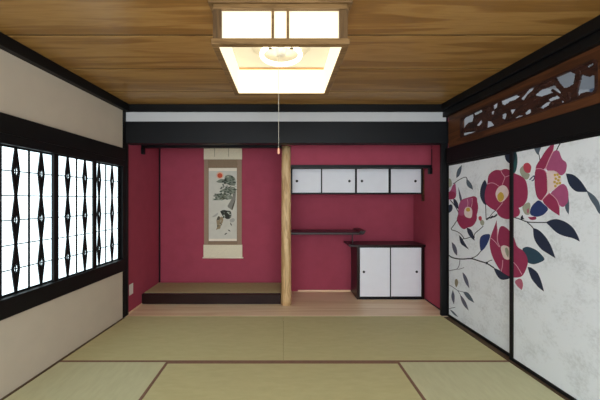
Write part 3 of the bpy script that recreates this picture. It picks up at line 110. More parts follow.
 ('slate',1,[(1.4387,1.3766),(1.4512,1.3685),(1.4583,1.3636),(1.4641,1.3590),(1.4700,1.3540),(1.4761,1.3485),(1.4817,1.3429),(1.4867,1.3371),(1.4911,1.3312),(1.4951,1.3251),(1.4986,1.3192),(1.5018,1.3136),(1.5045,1.3081),(1.5068,1.3029),(1.5090,1.2969),(1.5111,1.2901),(1.5130,1.2827),(1.5148,1.2745),(1.5161,1.2663),(1.5167,1.2581),(1.5166,1.2479),(1.5155,1.2293),(1.5082,1.2357),(1.5041,1.2408),(1.5006,1.2466),(1.4971,1.2540),(1.4934,1.2630),(1.4889,1.2724),(1.4838,1.2821),(1.4778,1.2923),(1.4711,1.3030),(1.4646,1.3145),(1.4585,1.3270),(1.4512,1.3441)]),
 ('blue',1,[(1.0735,1.1981),(1.0641,1.2030),(1.0580,1.2093),(1.0552,1.2171),(1.0558,1.2262),(1.0570,1.2349),(1.0588,1.2430),(1.0611,1.2506),(1.0640,1.2577),(1.0680,1.2649),(1.0730,1.2721),(1.0791,1.2793),(1.0862,1.2866),(1.0935,1.2933),(1.1010,1.2997),(1.1087,1.3055),(1.1166,1.3109),(1.1246,1.3129),(1.1329,1.3116),(1.1413,1.3069),(1.1499,1.2989),(1.1589,1.2908),(1.1684,1.2827),(1.1783,1.2744),(1.1886,1.2660),(1.1939,1.2572),(1.1944,1.2479),(1.1900,1.2380),(1.1806,1.2274),(1.1717,1.2185),(1.1632,1.2113),(1.1551,1.2059),(1.1475,1.2022),(1.1399,1.1990),(1.1322,1.1963),(1.1244,1.1940),(1.1166,1.1923),(1.1076,1.1918),(1.0974,1.1926),(1.0861,1.1947)]),
 ('bud_green',1,[(0.9938,1.2402),(0.9905,1.2540),(0.9913,1.2653),(0.9961,1.2740),(1.0049,1.2800),(1.0134,1.2852),(1.0218,1.2897),(1.0301,1.2934),(1.0381,1.2963),(1.0449,1.2971),(1.0503,1.2957),(1.0545,1.2922),(1.0574,1.2865),(1.0591,1.2799),(1.0596,1.2723),(1.0590,1.2638),(1.0571,1.2542),(1.0558,1.2447),(1.0551,1.2353),(1.0549,1.2259),(1.0553,1.2166),(1.0529,1.2095),(1.0477,1.2044),(1.0396,1.2015),(1.0286,1.2007),(1.0185,1.2042),(1.0093,1.2119),(1.0010,1.2238)]),
 ('fade_pink',2,[(1.0304,1.2294),(1.0302,1.2378),(1.0318,1.2432),(1.0360,1.2481),(1.0459,1.2549),(1.0473,1.2356),(1.0470,1.2265),(1.0455,1.2212),(1.0418,1.2169),(1.0333,1.2122)]),
 ('crimson',2,[(1.0375,1.1871),(1.0550,1.1864),(1.0646,1.1867),(1.0723,1.1876),(1.0800,1.1892),(1.0877,1.1913),(1.0940,1.1922),(1.0990,1.1917),(1.1027,1.1900),(1.1051,1.1870),(1.1066,1.1839),(1.1072,1.1809),(1.1069,1.1779),(1.1057,1.1748),(1.1023,1.1720),(1.0966,1.1695),(1.0886,1.1672),(1.0783,1.1652),(1.0689,1.1652),(1.0606,1.1672),(1.0517,1.1729)]),
 ('stem',0,[(0.9120,1.1712),(0.9235,1.1693),(0.9397,1.1668),(0.9558,1.1635),(0.9720,1.1596),(0.9883,1.1549),(1.0049,1.1494),(1.0226,1.1456),(1.0411,1.1434),(1.0603,1.1428),(1.0800,1.1439),(1.0994,1.1450),(1.1187,1.1463),(1.1379,1.1477),(1.1570,1.1493),(1.1711,1.1504),(1.1803,1.1512),(1.1849,1.1516),(1.1849,1.1587),(1.1803,1.1583),(1.1711,1.1576),(1.1570,1.1565),(1.1380,1.1550),(1.1188,1.1537),(1.0996,1.1525),(1.0802,1.1514),(1.0609,1.1505),(1.0425,1.1510),(1.0249,1.1532),(1.0081,1.1569),(0.9918,1.1623),(0.9752,1.1672),(0.9587,1.1713),(0.9422,1.1747),(0.9258,1.1773),(0.9135,1.1793),(0.9120,1.1795)]),
 ('stem',0,[(1.0283,1.1422),(1.0302,1.1410),(1.0339,1.1387),(1.0395,1.1351),(1.0467,1.1304),(1.0536,1.1254),(1.0603,1.1200),(1.0666,1.1143),(1.0727,1.1082),(1.0773,1.1035),(1.0803,1.1004),(1.0819,1.0989),(1.0875,1.1038),(1.0859,1.1053),(1.0829,1.1084),(1.0783,1.1130),(1.0722,1.1193),(1.0656,1.1253),(1.0588,1.1309),(1.0516,1.1361),(1.0442,1.1409),(1.0387,1.1444),(1.0350,1.1468),(1.0331,1.1480)]),
 ('stem',1,[(0.9756,1.1742),(0.9760,1.1791),(0.9781,1.1840),(0.9829,1.1899),(0.9944,1.2002),(0.9958,1.1880),(0.9973,1.1817),(0.9991,1.1775),(1.0024,1.1730),(1.0092,1.1660),(0.9920,1.1635),(0.9840,1.1636),(0.9795,1.1656),(0.9767,1.1691)]),
 ('navy',1,[(1.1798,1.1562),(1.2011,1.1682),(1.2125,1.1740),(1.2211,1.1776),(1.2294,1.1803),(1.2373,1.1823),(1.2451,1.1835),(1.2528,1.1840),(1.2605,1.1839),(1.2681,1.1830),(1.2761,1.1816),(1.2845,1.1798),(1.2931,1.1774),(1.3022,1.1745),(1.3109,1.1710),(1.3193,1.1670),(1.3275,1.1624),(1.3354,1.1573),(1.3426,1.1520),(1.3492,1.1467),(1.3552,1.1413),(1.3606,1.1358),(1.3656,1.1299),(1.3701,1.1237),(1.3743,1.1172),(1.3780,1.1103),(1.3816,1.1037),(1.3850,1.0972),(1.3881,1.0909),(1.3911,1.0849),(1.3938,1.0788),(1.3961,1.0726),(1.3986,1.0648),(1.4026,1.0506),(1.3796,1.0603),(1.3668,1.0649),(1.3567,1.0674),(1.3467,1.0690),(1.3369,1.0697),(1.3268,1.0708),(1.3166,1.0722),(1.3062,1.0740),(1.2956,1.0762),(1.2855,1.0789),(1.2759,1.0823),(1.2669,1.0862),(1.2584,1.0907),(1.2503,1.0956),(1.2425,1.1010),(1.2351,1.1068),(1.2281,1.1131),(1.2205,1.1199),(1.2123,1.1272),(1.2011,1.1371)]),
 ('navy',1,[(1.0806,1.1055),(1.0987,1.1031),(1.1084,1.1011),(1.1158,1.0988),(1.1229,1.0959),(1.1297,1.0924),(1.1367,1.0881),(1.1439,1.0830),(1.1513,1.0770),(1.1589,1.0703),(1.1662,1.0633),(1.1732,1.0561),(1.1799,1.0486),(1.1863,1.0409),(1.1928,1.0322),(1.1995,1.0225),(1.2062,1.0118),(1.2130,1.0001),(1.2197,0.9870),(1.2262,0.9723),(1.2342,0.9517),(1.2483,0.9122),(1.2131,0.9268),(1.1951,0.9343),(1.1828,0.9394),(1.1725,0.9437),(1.1641,0.9472),(1.1560,0.9514),(1.1482,0.9562),(1.1407,0.9616),(1.1336,0.9677),(1.1268,0.9742),(1.1202,0.9809),(1.1140,0.9880),(1.1081,0.9955),(1.1027,1.0032),(1.0979,1.0114),(1.0937,1.0199),(1.0901,1.0287),(1.0871,1.0393),(1.0848,1.0517),(1.0829,1.0698)]),
 ('teal_dark',1,[(0.9994,0.8954),(0.9931,0.9142),(0.9914,0.9286),(0.9945,0.9385),(1.0021,0.9437),(1.0098,0.9481),(1.0173,0.9517),(1.0248,0.9545),(1.0323,0.9565),(1.0418,0.9572),(1.0533,0.9566),(1.0668,0.9548),(1.0821,0.9518),(1.0960,0.9479),(1.1084,0.9432),(1.1195,0.9377),(1.1292,0.9314),(1.1387,0.9245),(1.1478,0.9170),(1.1565,0.9090),(1.1650,0.9004),(1.1687,0.8922),(1.1678,0.8843),(1.1622,0.8767),(1.1518,0.8694),(1.1413,0.8625),(1.1307,0.8559),(1.1200,0.8498),(1.1092,0.8440),(1.0992,0.8394),(1.0902,0.8360),(1.0821,0.8337),(1.0750,0.8326),(1.0673,0.8323),(1.0591,0.8326),(1.0502,0.8336),(1.0408,0.8353),(1.0310,0.8423),(1.0208,0.8545),(1.0103,0.8722)]),
 ('navy',1,[(1.0350,0.8029),(1.0515,0.8047),(1.0603,0.8049),(1.0668,0.8040),(1.0729,0.8024),(1.0786,0.8000),(1.0845,0.7974),(1.0905,0.7945),(1.0967,0.7913),(1.1031,0.7879),(1.1089,0.7840),(1.1140,0.7798),(1.1185,0.7751),(1.1224,0.7701),(1.1266,0.7635),(1.1309,0.7555),(1.1355,0.7460),(1.1403,0.7351),(1.1451,0.7230),(1.1499,0.7096),(1.1558,0.6911),(1.1664,0.6558),(1.1451,0.6632),(1.1341,0.6678),(1.1263,0.6718),(1.1195,0.6761),(1.1136,0.6808),(1.1072,0.6859),(1.1002,0.6914),(1.0927,0.6974),(1.0847,0.7039),(1.0776,0.7106),(1.0714,0.7175),(1.0663,0.7247),(1.0622,0.7321),(1.0578,0.7413),(1.0531,0.7524),(1.0468,0.7692)]),
]
TRANSOM_HOLES = [
 [(0.2653,2.1330),(0.3061,2.1596),(0.4152,2.1634),(0.4235,2.1333),(0.4055,2.0940),(0.3531,2.0985),(0.3121,2.0841),(0.2851,2.0551),(0.2653,2.0758)],
 [(0.4344,2.1644),(0.5189,2.1690),(0.5380,2.1535),(0.4931,2.1465),(0.4398,2.1461)],
 [(0.4654,2.0376),(0.5227,2.0757),(0.5354,2.0484),(0.4983,2.0289)],
 [(0.6056,2.0402),(0.6446,2.0239),(0.6756,1.9876),(0.6733,1.9613),(0.5996,1.9672)],
 [(0.2699,2.0081),(0.3703,1.9964),(0.5189,1.9664),(0.5316,1.9558),(0.4398,1.9621),(0.2790,1.9873)],
 [(0.6733,2.1602),(0.7147,2.1693),(0.7092,2.1332),(0.6756,2.1272)],
 [(0.6515,2.1124),(0.6801,2.1133),(0.6733,2.0885),(0.6527,2.0930)],
 [(0.7622,2.1678),(0.8201,2.1746),(0.9029,2.1717),(0.9344,2.1471),(0.9029,2.1374),(0.8450,2.1405),(0.7946,2.1266),(0.7675,2.1461)],
 [(0.7685,2.0491),(0.8008,2.0564),(0.8140,2.0354),(0.7946,2.0037),(0.7717,2.0223)],
 [(0.8510,2.0660),(0.8991,2.0555),(0.8695,2.0237)],
 [(0.8991,1.9853),(0.9399,1.9927),(0.9845,1.9723),(0.9489,1.9597),(0.9057,1.9622)],
 [(0.9534,2.1234),(0.9932,2.1482),(1.0274,2.1739),(1.0654,2.1733),(1.0523,2.1542),(1.0104,2.1394),(0.9757,2.1051)],
 [(0.9880,1.9987),(1.0274,2.0174),(1.0374,1.9912),(1.0053,1.9701)],
 [(1.0735,2.1082),(1.1184,2.1269),(1.1972,2.1219),(1.2163,2.1212),(1.2602,2.0559),(1.2453,2.0484),(1.2149,2.0774),(1.1184,2.0819)],
 [(1.1161,2.0021),(1.1541,2.0187),(1.1907,2.0161),(1.1762,1.9982),(1.1315,1.9875)],
 [(1.1762,2.0369),(1.2364,2.0420),(1.2669,2.0349),(1.2535,2.0205),(1.2107,2.0219),(1.1835,2.0229)],
 [(1.2282,2.1794),(1.2951,2.1819),(1.3092,2.1661),(1.3188,2.1705),(1.3344,2.1568),(1.3510,2.1388),(1.3412,2.0825),(1.3028,2.0747),(1.2788,2.0843),(1.2399,2.1506)],
 [(1.3810,2.0971),(1.3997,2.1185),(1.4089,2.1004),(1.4370,2.0843),(1.4480,2.0870),(1.4664,2.0826),(1.4697,2.0069),(1.4497,1.9888),(1.4202,2.0020),(1.3874,2.0043),(1.3679,1.9857),(1.3727,2.0209)],
 [(1.4236,2.1570),(1.4508,2.1628),(1.4557,2.1542),(1.4303,2.1475)],
 [(1.2689,1.9944),(1.2867,2.0058),(1.2867,1.9732),(1.2702,1.9693)],
]
SCROLL_ART = [
 ('sun_halo',1,[(-0.8700,1.6712),(-0.8751,1.6487),(-0.8895,1.6307),(-0.9102,1.6207),(-0.9333,1.6207),(-0.9540,1.6307),(-0.9684,1.6488),(-0.9735,1.6712),(-0.9683,1.6937),(-0.9539,1.7117),(-0.9331,1.7217),(-0.9101,1.7216),(-0.8893,1.7116),(-0.8750,1.6935)]),
 ('sun_red',2,[(-0.8858,1.6683),(-0.8893,1.6533),(-0.8993,1.6413),(-0.9137,1.6346),(-0.9297,1.6347),(-0.9442,1.6413),(-0.9541,1.6534),(-0.9577,1.6683),(-0.9541,1.6833),(-0.9441,1.6953),(-0.9297,1.7020),(-0.9136,1.7019),(-0.8992,1.6952),(-0.8893,1.6832)]),
 ('pine_grey',1,[(-0.8549,1.6252),(-0.8532,1.6381),(-0.8486,1.6496),(-0.8408,1.6597),(-0.8301,1.6683),(-0.8176,1.6739),(-0.8034,1.6764),(-0.7875,1.6758),(-0.7698,1.6723),(-0.7537,1.6669),(-0.7389,1.6599),(-0.7256,1.6512),(-0.7138,1.6408),(-0.7047,1.6262),(-0.6984,1.6075),(-0.6949,1.5847),(-0.6942,1.5578),(-0.6975,1.5380),(-0.7049,1.5254),(-0.7163,1.5200),(-0.7317,1.5218),(-0.7483,1.5245),(-0.7659,1.5281),(-0.7846,1.5326),(-0.8043,1.5380),(-0.8203,1.5447),(-0.8323,1.5528),(-0.8405,1.5622),(-0.8448,1.5730),(-0.8484,1.5847),(-0.8513,1.5973),(-0.8534,1.6108)]),
 ('pine_grey',1,[(-0.9764,1.5777),(-0.9424,1.6020),(-0.9232,1.6123),(-0.9076,1.6168),(-0.8917,1.6181),(-0.8755,1.6164),(-0.8619,1.6123),(-0.8507,1.6060),(-0.8421,1.5975),(-0.8360,1.5867),(-0.8354,1.5780),(-0.8405,1.5713),(-0.8511,1.5667),(-0.8673,1.5642),(-0.8825,1.5625),(-0.8969,1.5616),(-0.9104,1.5615),(-0.9230,1.5622),(-0.9346,1.5637),(-0.9452,1.5658),(-0.9570,1.5696)]),
 ('pine_grey',1,[(-0.9303,1.4382),(-0.8859,1.4665),(-0.8614,1.4800),(-0.8422,1.4881),(-0.8232,1.4939),(-0.8045,1.4975),(-0.7853,1.5002),(-0.7655,1.5020),(-0.7452,1.5029),(-0.7244,1.5029),(-0.7087,1.4966),(-0.6983,1.4841),(-0.6931,1.4652),(-0.6931,1.4400),(-0.6974,1.4211),(-0.7060,1.4086),(-0.7190,1.4023),(-0.7362,1.4023),(-0.7555,1.4038),(-0.7767,1.4069),(-0.7999,1.4114),(-0.8250,1.4176),(-0.8481,1.4229),(-0.8691,1.4274),(-0.8923,1.4318)]),
 ('pine_grey',1,[(-1.0008,1.3936),(-0.9596,1.4050),(-0.9358,1.4093),(-0.9159,1.4104),(-0.8951,1.4095),(-0.8736,1.4066),(-0.8520,1.4035),(-0.8304,1.4003),(-0.8088,1.3969),(-0.7873,1.3933),(-0.7697,1.3870),(-0.7563,1.3780),(-0.7468,1.3663),(-0.7414,1.3519),(-0.7437,1.3406),(-0.7536,1.3324),(-0.7711,1.3271),(-0.7963,1.3250),(-0.8223,1.3253),(-0.8493,1.3280),(-0.8771,1.3331),(-0.9059,1.3406),(-0.9307,1.3489),(-0.9516,1.3579),(-0.9717,1.3702)]),
 ('pine_grey',1,[(-1.0324,1.3117),(-1.0017,1.3287),(-0.9827,1.3369),(-0.9650,1.3419),(-0.9454,1.3457),(-0.9239,1.3482),(-0.9041,1.3492),(-0.8861,1.3486),(-0.8664,1.3457),(-0.8340,1.3376),(-0.8558,1.3238),(-0.8712,1.3177),(-0.8874,1.3147),(-0.9068,1.3131),(-0.9295,1.3131),(-0.9508,1.3130),(-0.9707,1.3129),(-0.9936,1.3125)]),
 ('pine_grey',2,[(-0.7342,1.5445),(-0.7277,1.5426),(-0.7203,1.5395),(-0.7189,1.5367),(-0.7234,1.5343),(-0.7304,1.5325),(-0.7399,1.5312),(-0.7486,1.5310),(-0.7565,1.5317),(-0.7605,1.5337),(-0.7606,1.5369),(-0.7598,1.5404),(-0.7581,1.5442),(-0.7537,1.5459),(-0.7465,1.5457),(-0.7400,1.5452)]),
 ('pine_dark',2,[(-0.8492,1.5728),(-0.8450,1.5722),(-0.8405,1.5711),(-0.8394,1.5694),(-0.8419,1.5670),(-0.8446,1.5653),(-0.8475,1.5642),(-0.8511,1.5636),(-0.8551,1.5636),(-0.8590,1.5645),(-0.8627,1.5664),(-0.8645,1.5683),(-0.8644,1.5702),(-0.8621,1.5716),(-0.8574,1.5725),(-0.8531,1.5729)]),
 ('pine_dark',2,[(-0.8499,1.6196),(-0.8469,1.6219),(-0.8398,1.6240),(-0.8323,1.6248),(-0.8242,1.6245),(-0.8178,1.6234),(-0.8130,1.6215),(-0.8113,1.6189),(-0.8126,1.6157),(-0.8152,1.6134),(-0.8191,1.6120),(-0.8253,1.6111),(-0.8338,1.6109),(-0.8406,1.6120),(-0.8457,1.6144),(-0.8488,1.6169)]),
 ('pine_dark',2,[(-0.7822,1.5479),(-0.7865,1.5453),(-0.7918,1.5441),(-0.7984,1.5443),(-0.8061,1.5460),(-0.8109,1.5483),(-0.8126,1.5512),(-0.8130,1.5543),(-0.8119,1.5577),(-0.8078,1.5602),(-0.8005,1.5620),(-0.7929,1.5621),(-0.7850,1.5605),(-0.7802,1.5583),(-0.7784,1.5554),(-0.7791,1.5520)]),
 ('pine_dark',2,[(-0.8177,1.5112),(-0.8227,1.5115),(-0.8267,1.5124),(-0.8306,1.5141),(-0.8344,1.5166),(-0.8327,1.5192),(-0.8255,1.5220),(-0.8190,1.5230),(-0.8133,1.5223),(-0.8085,1.5212),(-0.8046,1.5198),(-0.8013,1.5178),(-0.7986,1.5152),(-0.8001,1.5133),(-0.8059,1.5120),(-0.8118,1.5113)]),
 ('pine_dark',2,[(-0.7431,1.6188),(-0.7422,1.6218),(-0.7403,1.6239),(-0.7371,1.6251),(-0.7325,1.6253),(-0.7283,1.6245),(-0.7245,1.6229),(-0.7214,1.6204),(-0.7192,1.6170),(-0.7204,1.6138),(-0.7252,1.6107),(-0.7299,1.6087),(-0.7345,1.6077),(-0.7384,1.6087),(-0.7414,1.6117),(-0.7430,1.6151)]),
 ('pine_light',2,[(-0.7932,1.6561),(-0.7909,1.6534),(-0.7912,1.6499),(-0.7930,1.6462),(-0.7963,1.6423),(-0.8007,1.6405),(-0.8063,1.6410),(-0.8117,1.6420),(-0.8168,1.6437),(-0.8196,1.6466),(-0.8201,1.6509),(-0.8186,1.6543),(-0.8149,1.6570),(-0.8098,1.6584),(-0.8035,1.6587),(-0.7979,1.6579)]),
 ('pine_light',2,[(-0.8332,1.4965),(-0.8396,1.4976),(-0.8450,1.5010),(-0.8471,1.5046),(-0.8459,1.5083),(-0.8427,1.5115),(-0.8375,1.5142),(-0.8312,1.5153),(-0.8237,1.5147),(-0.8183,1.5130),(-0.8149,1.5104),(-0.8121,1.5073),(-0.8097,1.5037),(-0.8120,1.5011),(-0.8188,1.4993),(-0.8259,1.4978)]),
 ('pine_light',2,[(-0.6892,1.5042),(-0.6946,1.5025),(-0.7016,1.5023),(-0.7082,1.5031),(-0.7143,1.5049),(-0.7168,1.5074),(-0.7159,1.5107),(-0.7143,1.5136),(-0.7122,1.5161),(-0.7080,1.5177),(-0.7015,1.5182),(-0.6952,1.5175),(-0.6888,1.5158),(-0.6851,1.5135),(-0.6840,1.5106),(-0.6854,1.5075)]),
 ('pine_dark',2,[(-0.7636,1.5599),(-0.7680,1.5587),(-0.7735,1.5601),(-0.7784,1.5617),(-0.7827,1.5635),(-0.7852,1.5659),(-0.7860,1.5689),(-0.7842,1.5716),(-0.7799,1.5741),(-0.7754,1.5757),(-0.7707,1.5765),(-0.7671,1.5755),(-0.7644,1.5727),(-0.7620,1.5698),(-0.7597,1.5669),(-0.7603,1.5635)]),
 ('pine_grey',2,[(-0.8033,1.6318),(-0.7978,1.6311),(-0.7927,1.6301),(-0.7899,1.6287),(-0.7894,1.6269),(-0.7910,1.6249),(-0.7946,1.6226),(-0.7996,1.6216),(-0.8060,1.6220),(-0.8118,1.6228),(-0.8171,1.6239),(-0.8194,1.6255),(-0.8185,1.6276),(-0.8166,1.6296),(-0.8136,1.6315),(-0.8092,1.6323)]),
 ('pine_dark',2,[(-0.6916,1.5719),(-0.6916,1.5690),(-0.6921,1.5663),(-0.6950,1.5635),(-0.7005,1.5605),(-0.7057,1.5603),(-0.7105,1.5628),(-0.7136,1.5656),(-0.7150,1.5689),(-0.7158,1.5721),(-0.7158,1.5753),(-0.7127,1.5781),(-0.7063,1.5807),(-0.7004,1.5806),(-0.6950,1.5778),(-0.6921,1.5749)]),
 ('pine_grey',2,[(-0.7990,1.6007),(-0.7997,1.6039),(-0.7982,1.6078),(-0.7957,1.6104),(-0.7923,1.6119),(-0.7876,1.6128),(-0.7818,1.6132),(-0.7785,1.6115),(-0.7778,1.6076),(-0.7774,1.6035),(-0.7775,1.5992),(-0.7793,1.5965),(-0.7830,1.5957),(-0.7874,1.5957),(-0.7924,1.5965),(-0.7963,1.5982)]),
 ('pine_grey',2,[(-0.8403,1.5721),(-0.8379,1.5747),(-0.8326,1.5767),(-0.8266,1.5776),(-0.8201,1.5774),(-0.8152,1.5762),(-0.8121,1.5741),(-0.8105,1.5716),(-0.8104,1.5685),(-0.8125,1.5658),(-0.8168,1.5635),(-0.8218,1.5628),(-0.8274,1.5637),(-0.8326,1.5650),(-0.8372,1.5667),(-0.8398,1.5691)]),
 ('pine_dark',2,[(-0.8843,1.5472),(-0.8786,1.5482),(-0.8719,1.5482),(-0.8668,1.5475),(-0.8631,1.5461),(-0.8615,1.5437),(-0.8618,1.5405),(-0.8631,1.5381),(-0.8653,1.5364),(-0.8699,1.5349),(-0.8768,1.5336),(-0.8822,1.5342),(-0.8861,1.5367),(-0.8889,1.5396),(-0.8906,1.5427),(-0.8890,1.5452)]),
 ('pine_dark',2,[(-0.8663,1.5545),(-0.8656,1.5583),(-0.8606,1.5621),(-0.8551,1.5638),(-0.8489,1.5635),(-0.8430,1.5634),(-0.8373,1.5633),(-0.8328,1.5612),(-0.8294,1.5569),(-0.8299,1.5531),(-0.8343,1.5499),(-0.8397,1.5481),(-0.8461,1.5477),(-0.8521,1.5478),(-0.8579,1.5484),(-0.8626,1.5507)]),
 ('pine_dark',2,[(-0.7391,1.6465),(-0.7426,1.6443),(-0.7478,1.6428),(-0.7522,1.6434),(-0.7557,1.6461),(-0.7586,1.6488),(-0.7609,1.6517),(-0.7605,1.6549),(-0.7574,1.6583),(-0.7537,1.6610),(-0.7495,1.6628),(-0.7456,1.6623),(-0.7420,1.6595),(-0.7393,1.6563),(-0.7375,1.6529),(-0.7374,1.6496)]),
 ('pine_light',2,[(-0.8141,1.5567),(-0.8210,1.5567),(-0.8270,1.5578),(-0.8314,1.5596),(-0.8342,1.5620),(-0.8325,1.5640),(-0.8262,1.5656),(-0.8195,1.5666),(-0.8122,1.5671),(-0.8042,1.5669),(-0.7955,1.5663),(-0.7904,1.5647),(-0.7889,1.5624),(-0.7917,1.5605),(-0.7987,1.5591),(-0.8061,1.5578)]),
 ('pine_dark',2,[(-0.7429,1.6584),(-0.7484,1.6570),(-0.7552,1.6559),(-0.7617,1.6555),(-0.7679,1.6560),(-0.7717,1.6573),(-0.7730,1.6595),(-0.7728,1.6614),(-0.7710,1.6630),(-0.7676,1.6646),(-0.7627,1.6660),(-0.7573,1.6661),(-0.7514,1.6647),(-0.7454,1.6633),(-0.7393,1.6618),(-0.7385,1.6601)]),
 ('pine_dark',2,[(-0.8558,1.5626),(-0.8601,1.5633),(-0.8633,1.5650),(-0.8656,1.5670),(-0.8669,1.5693),(-0.8651,1.5712),(-0.8603,1.5726),(-0.8547,1.5733),(-0.8481,1.5734),(-0.8431,1.5725),(-0.8395,1.5708),(-0.8375,1.5687),(-0.8372,1.5664),(-0.8398,1.5647),(-0.8452,1.5637),(-0.8506,1.5630)]),
 ('pine_dark',2,[(-0.8483,1.5838),(-0.8565,1.5854),(-0.8642,1.5873),(-0.8659,1.5900),(-0.8617,1.5933),(-0.8564,1.5962),(-0.8501,1.5985),(-0.8435,1.5996),(-0.8367,1.5995),(-0.8291,1.5979),(-0.8208,1.5947),(-0.8180,1.5917),(-0.8208,1.5890),(-0.8255,1.5862),(-0.8320,1.5833),(-0.8396,1.5825)]),
 ('pine_dark',2,[(-0.8722,1.5137),(-0.8771,1.5149),(-0.8816,1.5158),(-0.8836,1.5182),(-0.8829,1.5221),(-0.8812,1.5252),(-0.8784,1.5274),(-0.8746,1.5292),(-0.8696,1.5306),(-0.8657,1.5297),(-0.8627,1.5267),(-0.8601,1.5233),(-0.8580,1.5196),(-0.8588,1.5162),(-0.8625,1.5129),(-0.8670,1.5121)]),
 ('pine_grey',2,[(-0.7426,1.6463),(-0.7417,1.6446),(-0.7431,1.6426),(-0.7456,1.6408),(-0.7494,1.6391),(-0.7540,1.6386),(-0.7594,1.6391),(-0.7638,1.6401),(-0.7670,1.6413),(-0.7687,1.6429),(-0.7690,1.6447),(-0.7665,1.6466),(-0.7611,1.6486),(-0.7556,1.6494),(-0.7499,1.6489),(-0.7456,1.6479)]),
 ('pine_dark',2,[(-0.7663,1.6317),(-0.7688,1.6339),(-0.7673,1.6363),(-0.7632,1.6383),(-0.7566,1.6399),(-0.7498,1.6405),(-0.7428,1.6400),(-0.7358,1.6390),(-0.7288,1.6375),(-0.7272,1.6355),(-0.7310,1.6331),(-0.7351,1.6314),(-0.7394,1.6306),(-0.7453,1.6298),(-0.7527,1.6290),(-0.7597,1.6297)]),
 ('pine_dark',2,[(-0.8674,1.5099),(-0.8635,1.5104),(-0.8589,1.5102),(-0.8546,1.5094),(-0.8505,1.5080),(-0.8495,1.5064),(-0.8516,1.5046),(-0.8537,1.5027),(-0.8560,1.5008),(-0.8598,1.4998),(-0.8652,1.4995),(-0.8693,1.5006),(-0.8720,1.5029),(-0.8731,1.5051),(-0.8726,1.5072),(-0.8707,1.5088)]),
 ('pine_grey',2,[(-0.7268,1.6165),(-0.7311,1.6167),(-0.7354,1.6174),(-0.7379,1.6186),(-0.7386,1.6201),(-0.7385,1.6218),(-0.7374,1.6235),(-0.7354,1.6250),(-0.7324,1.6260),(-0.7292,1.6263),(-0.7257,1.6258),(-0.7228,1.6247),(-0.7204,1.6230),(-0.7196,1.6209),(-0.7202,1.6186),(-0.7226,1.6171)]),
 ('pine_dark',2,[(-0.7583,1.6044),(-0.7547,1.6023),(-0.7556,1.5987),(-0.7580,1.5961),(-0.7617,1.5943),(-0.7671,1.5932),(-0.7741,1.5927),(-0.7805,1.5929),(-0.7864,1.5939),(-0.7899,1.5960),(-0.7912,1.5991),(-0.7904,1.6021),(-0.7876,1.6050),(-0.7822,1.6062),(-0.7742,1.6057),(-0.7663,1.6051)]),
 ('pine_dark',2,[(-0.7159,1.6011),(-0.7166,1.5979),(-0.7198,1.5948),(-0.7235,1.5924),(-0.7276,1.5907),(-0.7316,1.5906),(-0.7353,1.5919),(-0.7380,1.5947),(-0.7396,1.5991),(-0.7397,1.6026),(-0.7383,1.6052),(-0.7350,1.6073),(-0.7297,1.6089),(-0.7250,1.6088),(-0.7207,1.6069),(-0.7177,1.6043)]),
 ('pine_light',2,[(-0.7168,1.6024),(-0.7112,1.6029),(-0.7041,1.6022),(-0.7004,1.6006),(-0.7003,1.5981),(-0.7004,1.5957),(-0.7008,1.5935),(-0.7034,1.5919),(-0.7082,1.5909),(-0.7137,1.5904),(-0.7198,1.5904),(-0.7250,1.5916),(-0.7292,1.5940),(-0.7292,1.5964),(-0.7252,1.5988),(-0.7211,1.6008)]),
 ('pine_dark',2,[(-0.8319,1.5776),(-0.8381,1.5798),(-0.8420,1.5831),(-0.8418,1.5865),(-0.8374,1.5900),(-0.8328,1.5923),(-0.8279,1.5933),(-0.8222,1.5937),(-0.8157,1.5934),(-0.8111,1.5919),(-0.8083,1.5892),(-0.8063,1.5863),(-0.8051,1.5833),(-0.8081,1.5804),(-0.8153,1.5777),(-0.8232,1.5767)]),
 ('pine_grey',2,[(-0.7822,1.5906),(-0.7880,1.5900),(-0.7950,1.5893),(-0.8013,1.5900),(-0.8068,1.5919),(-0.8093,1.5938),(-0.8087,1.5957),(-0.8057,1.5974),(-0.8003,1.5988),(-0.7944,1.5996),(-0.7878,1.5998),(-0.7824,1.5991),(-0.7781,1.5975),(-0.7758,1.5954),(-0.7754,1.5929),(-0.7775,1.5913)]),
 ('pine_dark',2,[(-0.7913,1.5424),(-0.7869,1.5436),(-0.7816,1.5438),(-0.7766,1.5436),(-0.7720,1.5430),(-0.7683,1.5411),(-0.7656,1.5379),(-0.7663,1.5347),(-0.7706,1.5315),(-0.7752,1.5296),(-0.7802,1.5291),(-0.7845,1.5297),(-0.7882,1.5315),(-0.7916,1.5340),(-0.7949,1.5374),(-0.7948,1.5402)]),
 ('pine_grey',2,[(-0.7454,1.5229),(-0.7508,1.5217),(-0.7578,1.5218),(-0.7641,1.5235),(-0.7697,1.5268),(-0.7711,1.5299),(-0.7682,1.5328),(-0.7647,1.5355),(-0.7607,1.5379),(-0.7548,1.5392),(-0.7469,1.5395),(-0.7407,1.5380),(-0.7361,1.5348),(-0.7352,1.5316),(-0.7380,1.5284),(-0.7414,1.5255)]),
 ('pine_grey',2,[(-0.8338,1.6682),(-0.8297,1.6679),(-0.8260,1.6652),(-0.8233,1.6623),(-0.8216,1.6591),(-0.8213,1.6559),(-0.8224,1.6526),(-0.8256,1.6505),(-0.8308,1.6495),(-0.8357,1.6500),(-0.8401,1.6521),(-0.8433,1.6545),(-0.8452,1.6574),(-0.8447,1.6604),(-0.8418,1.6633),(-0.8381,1.6659)]),
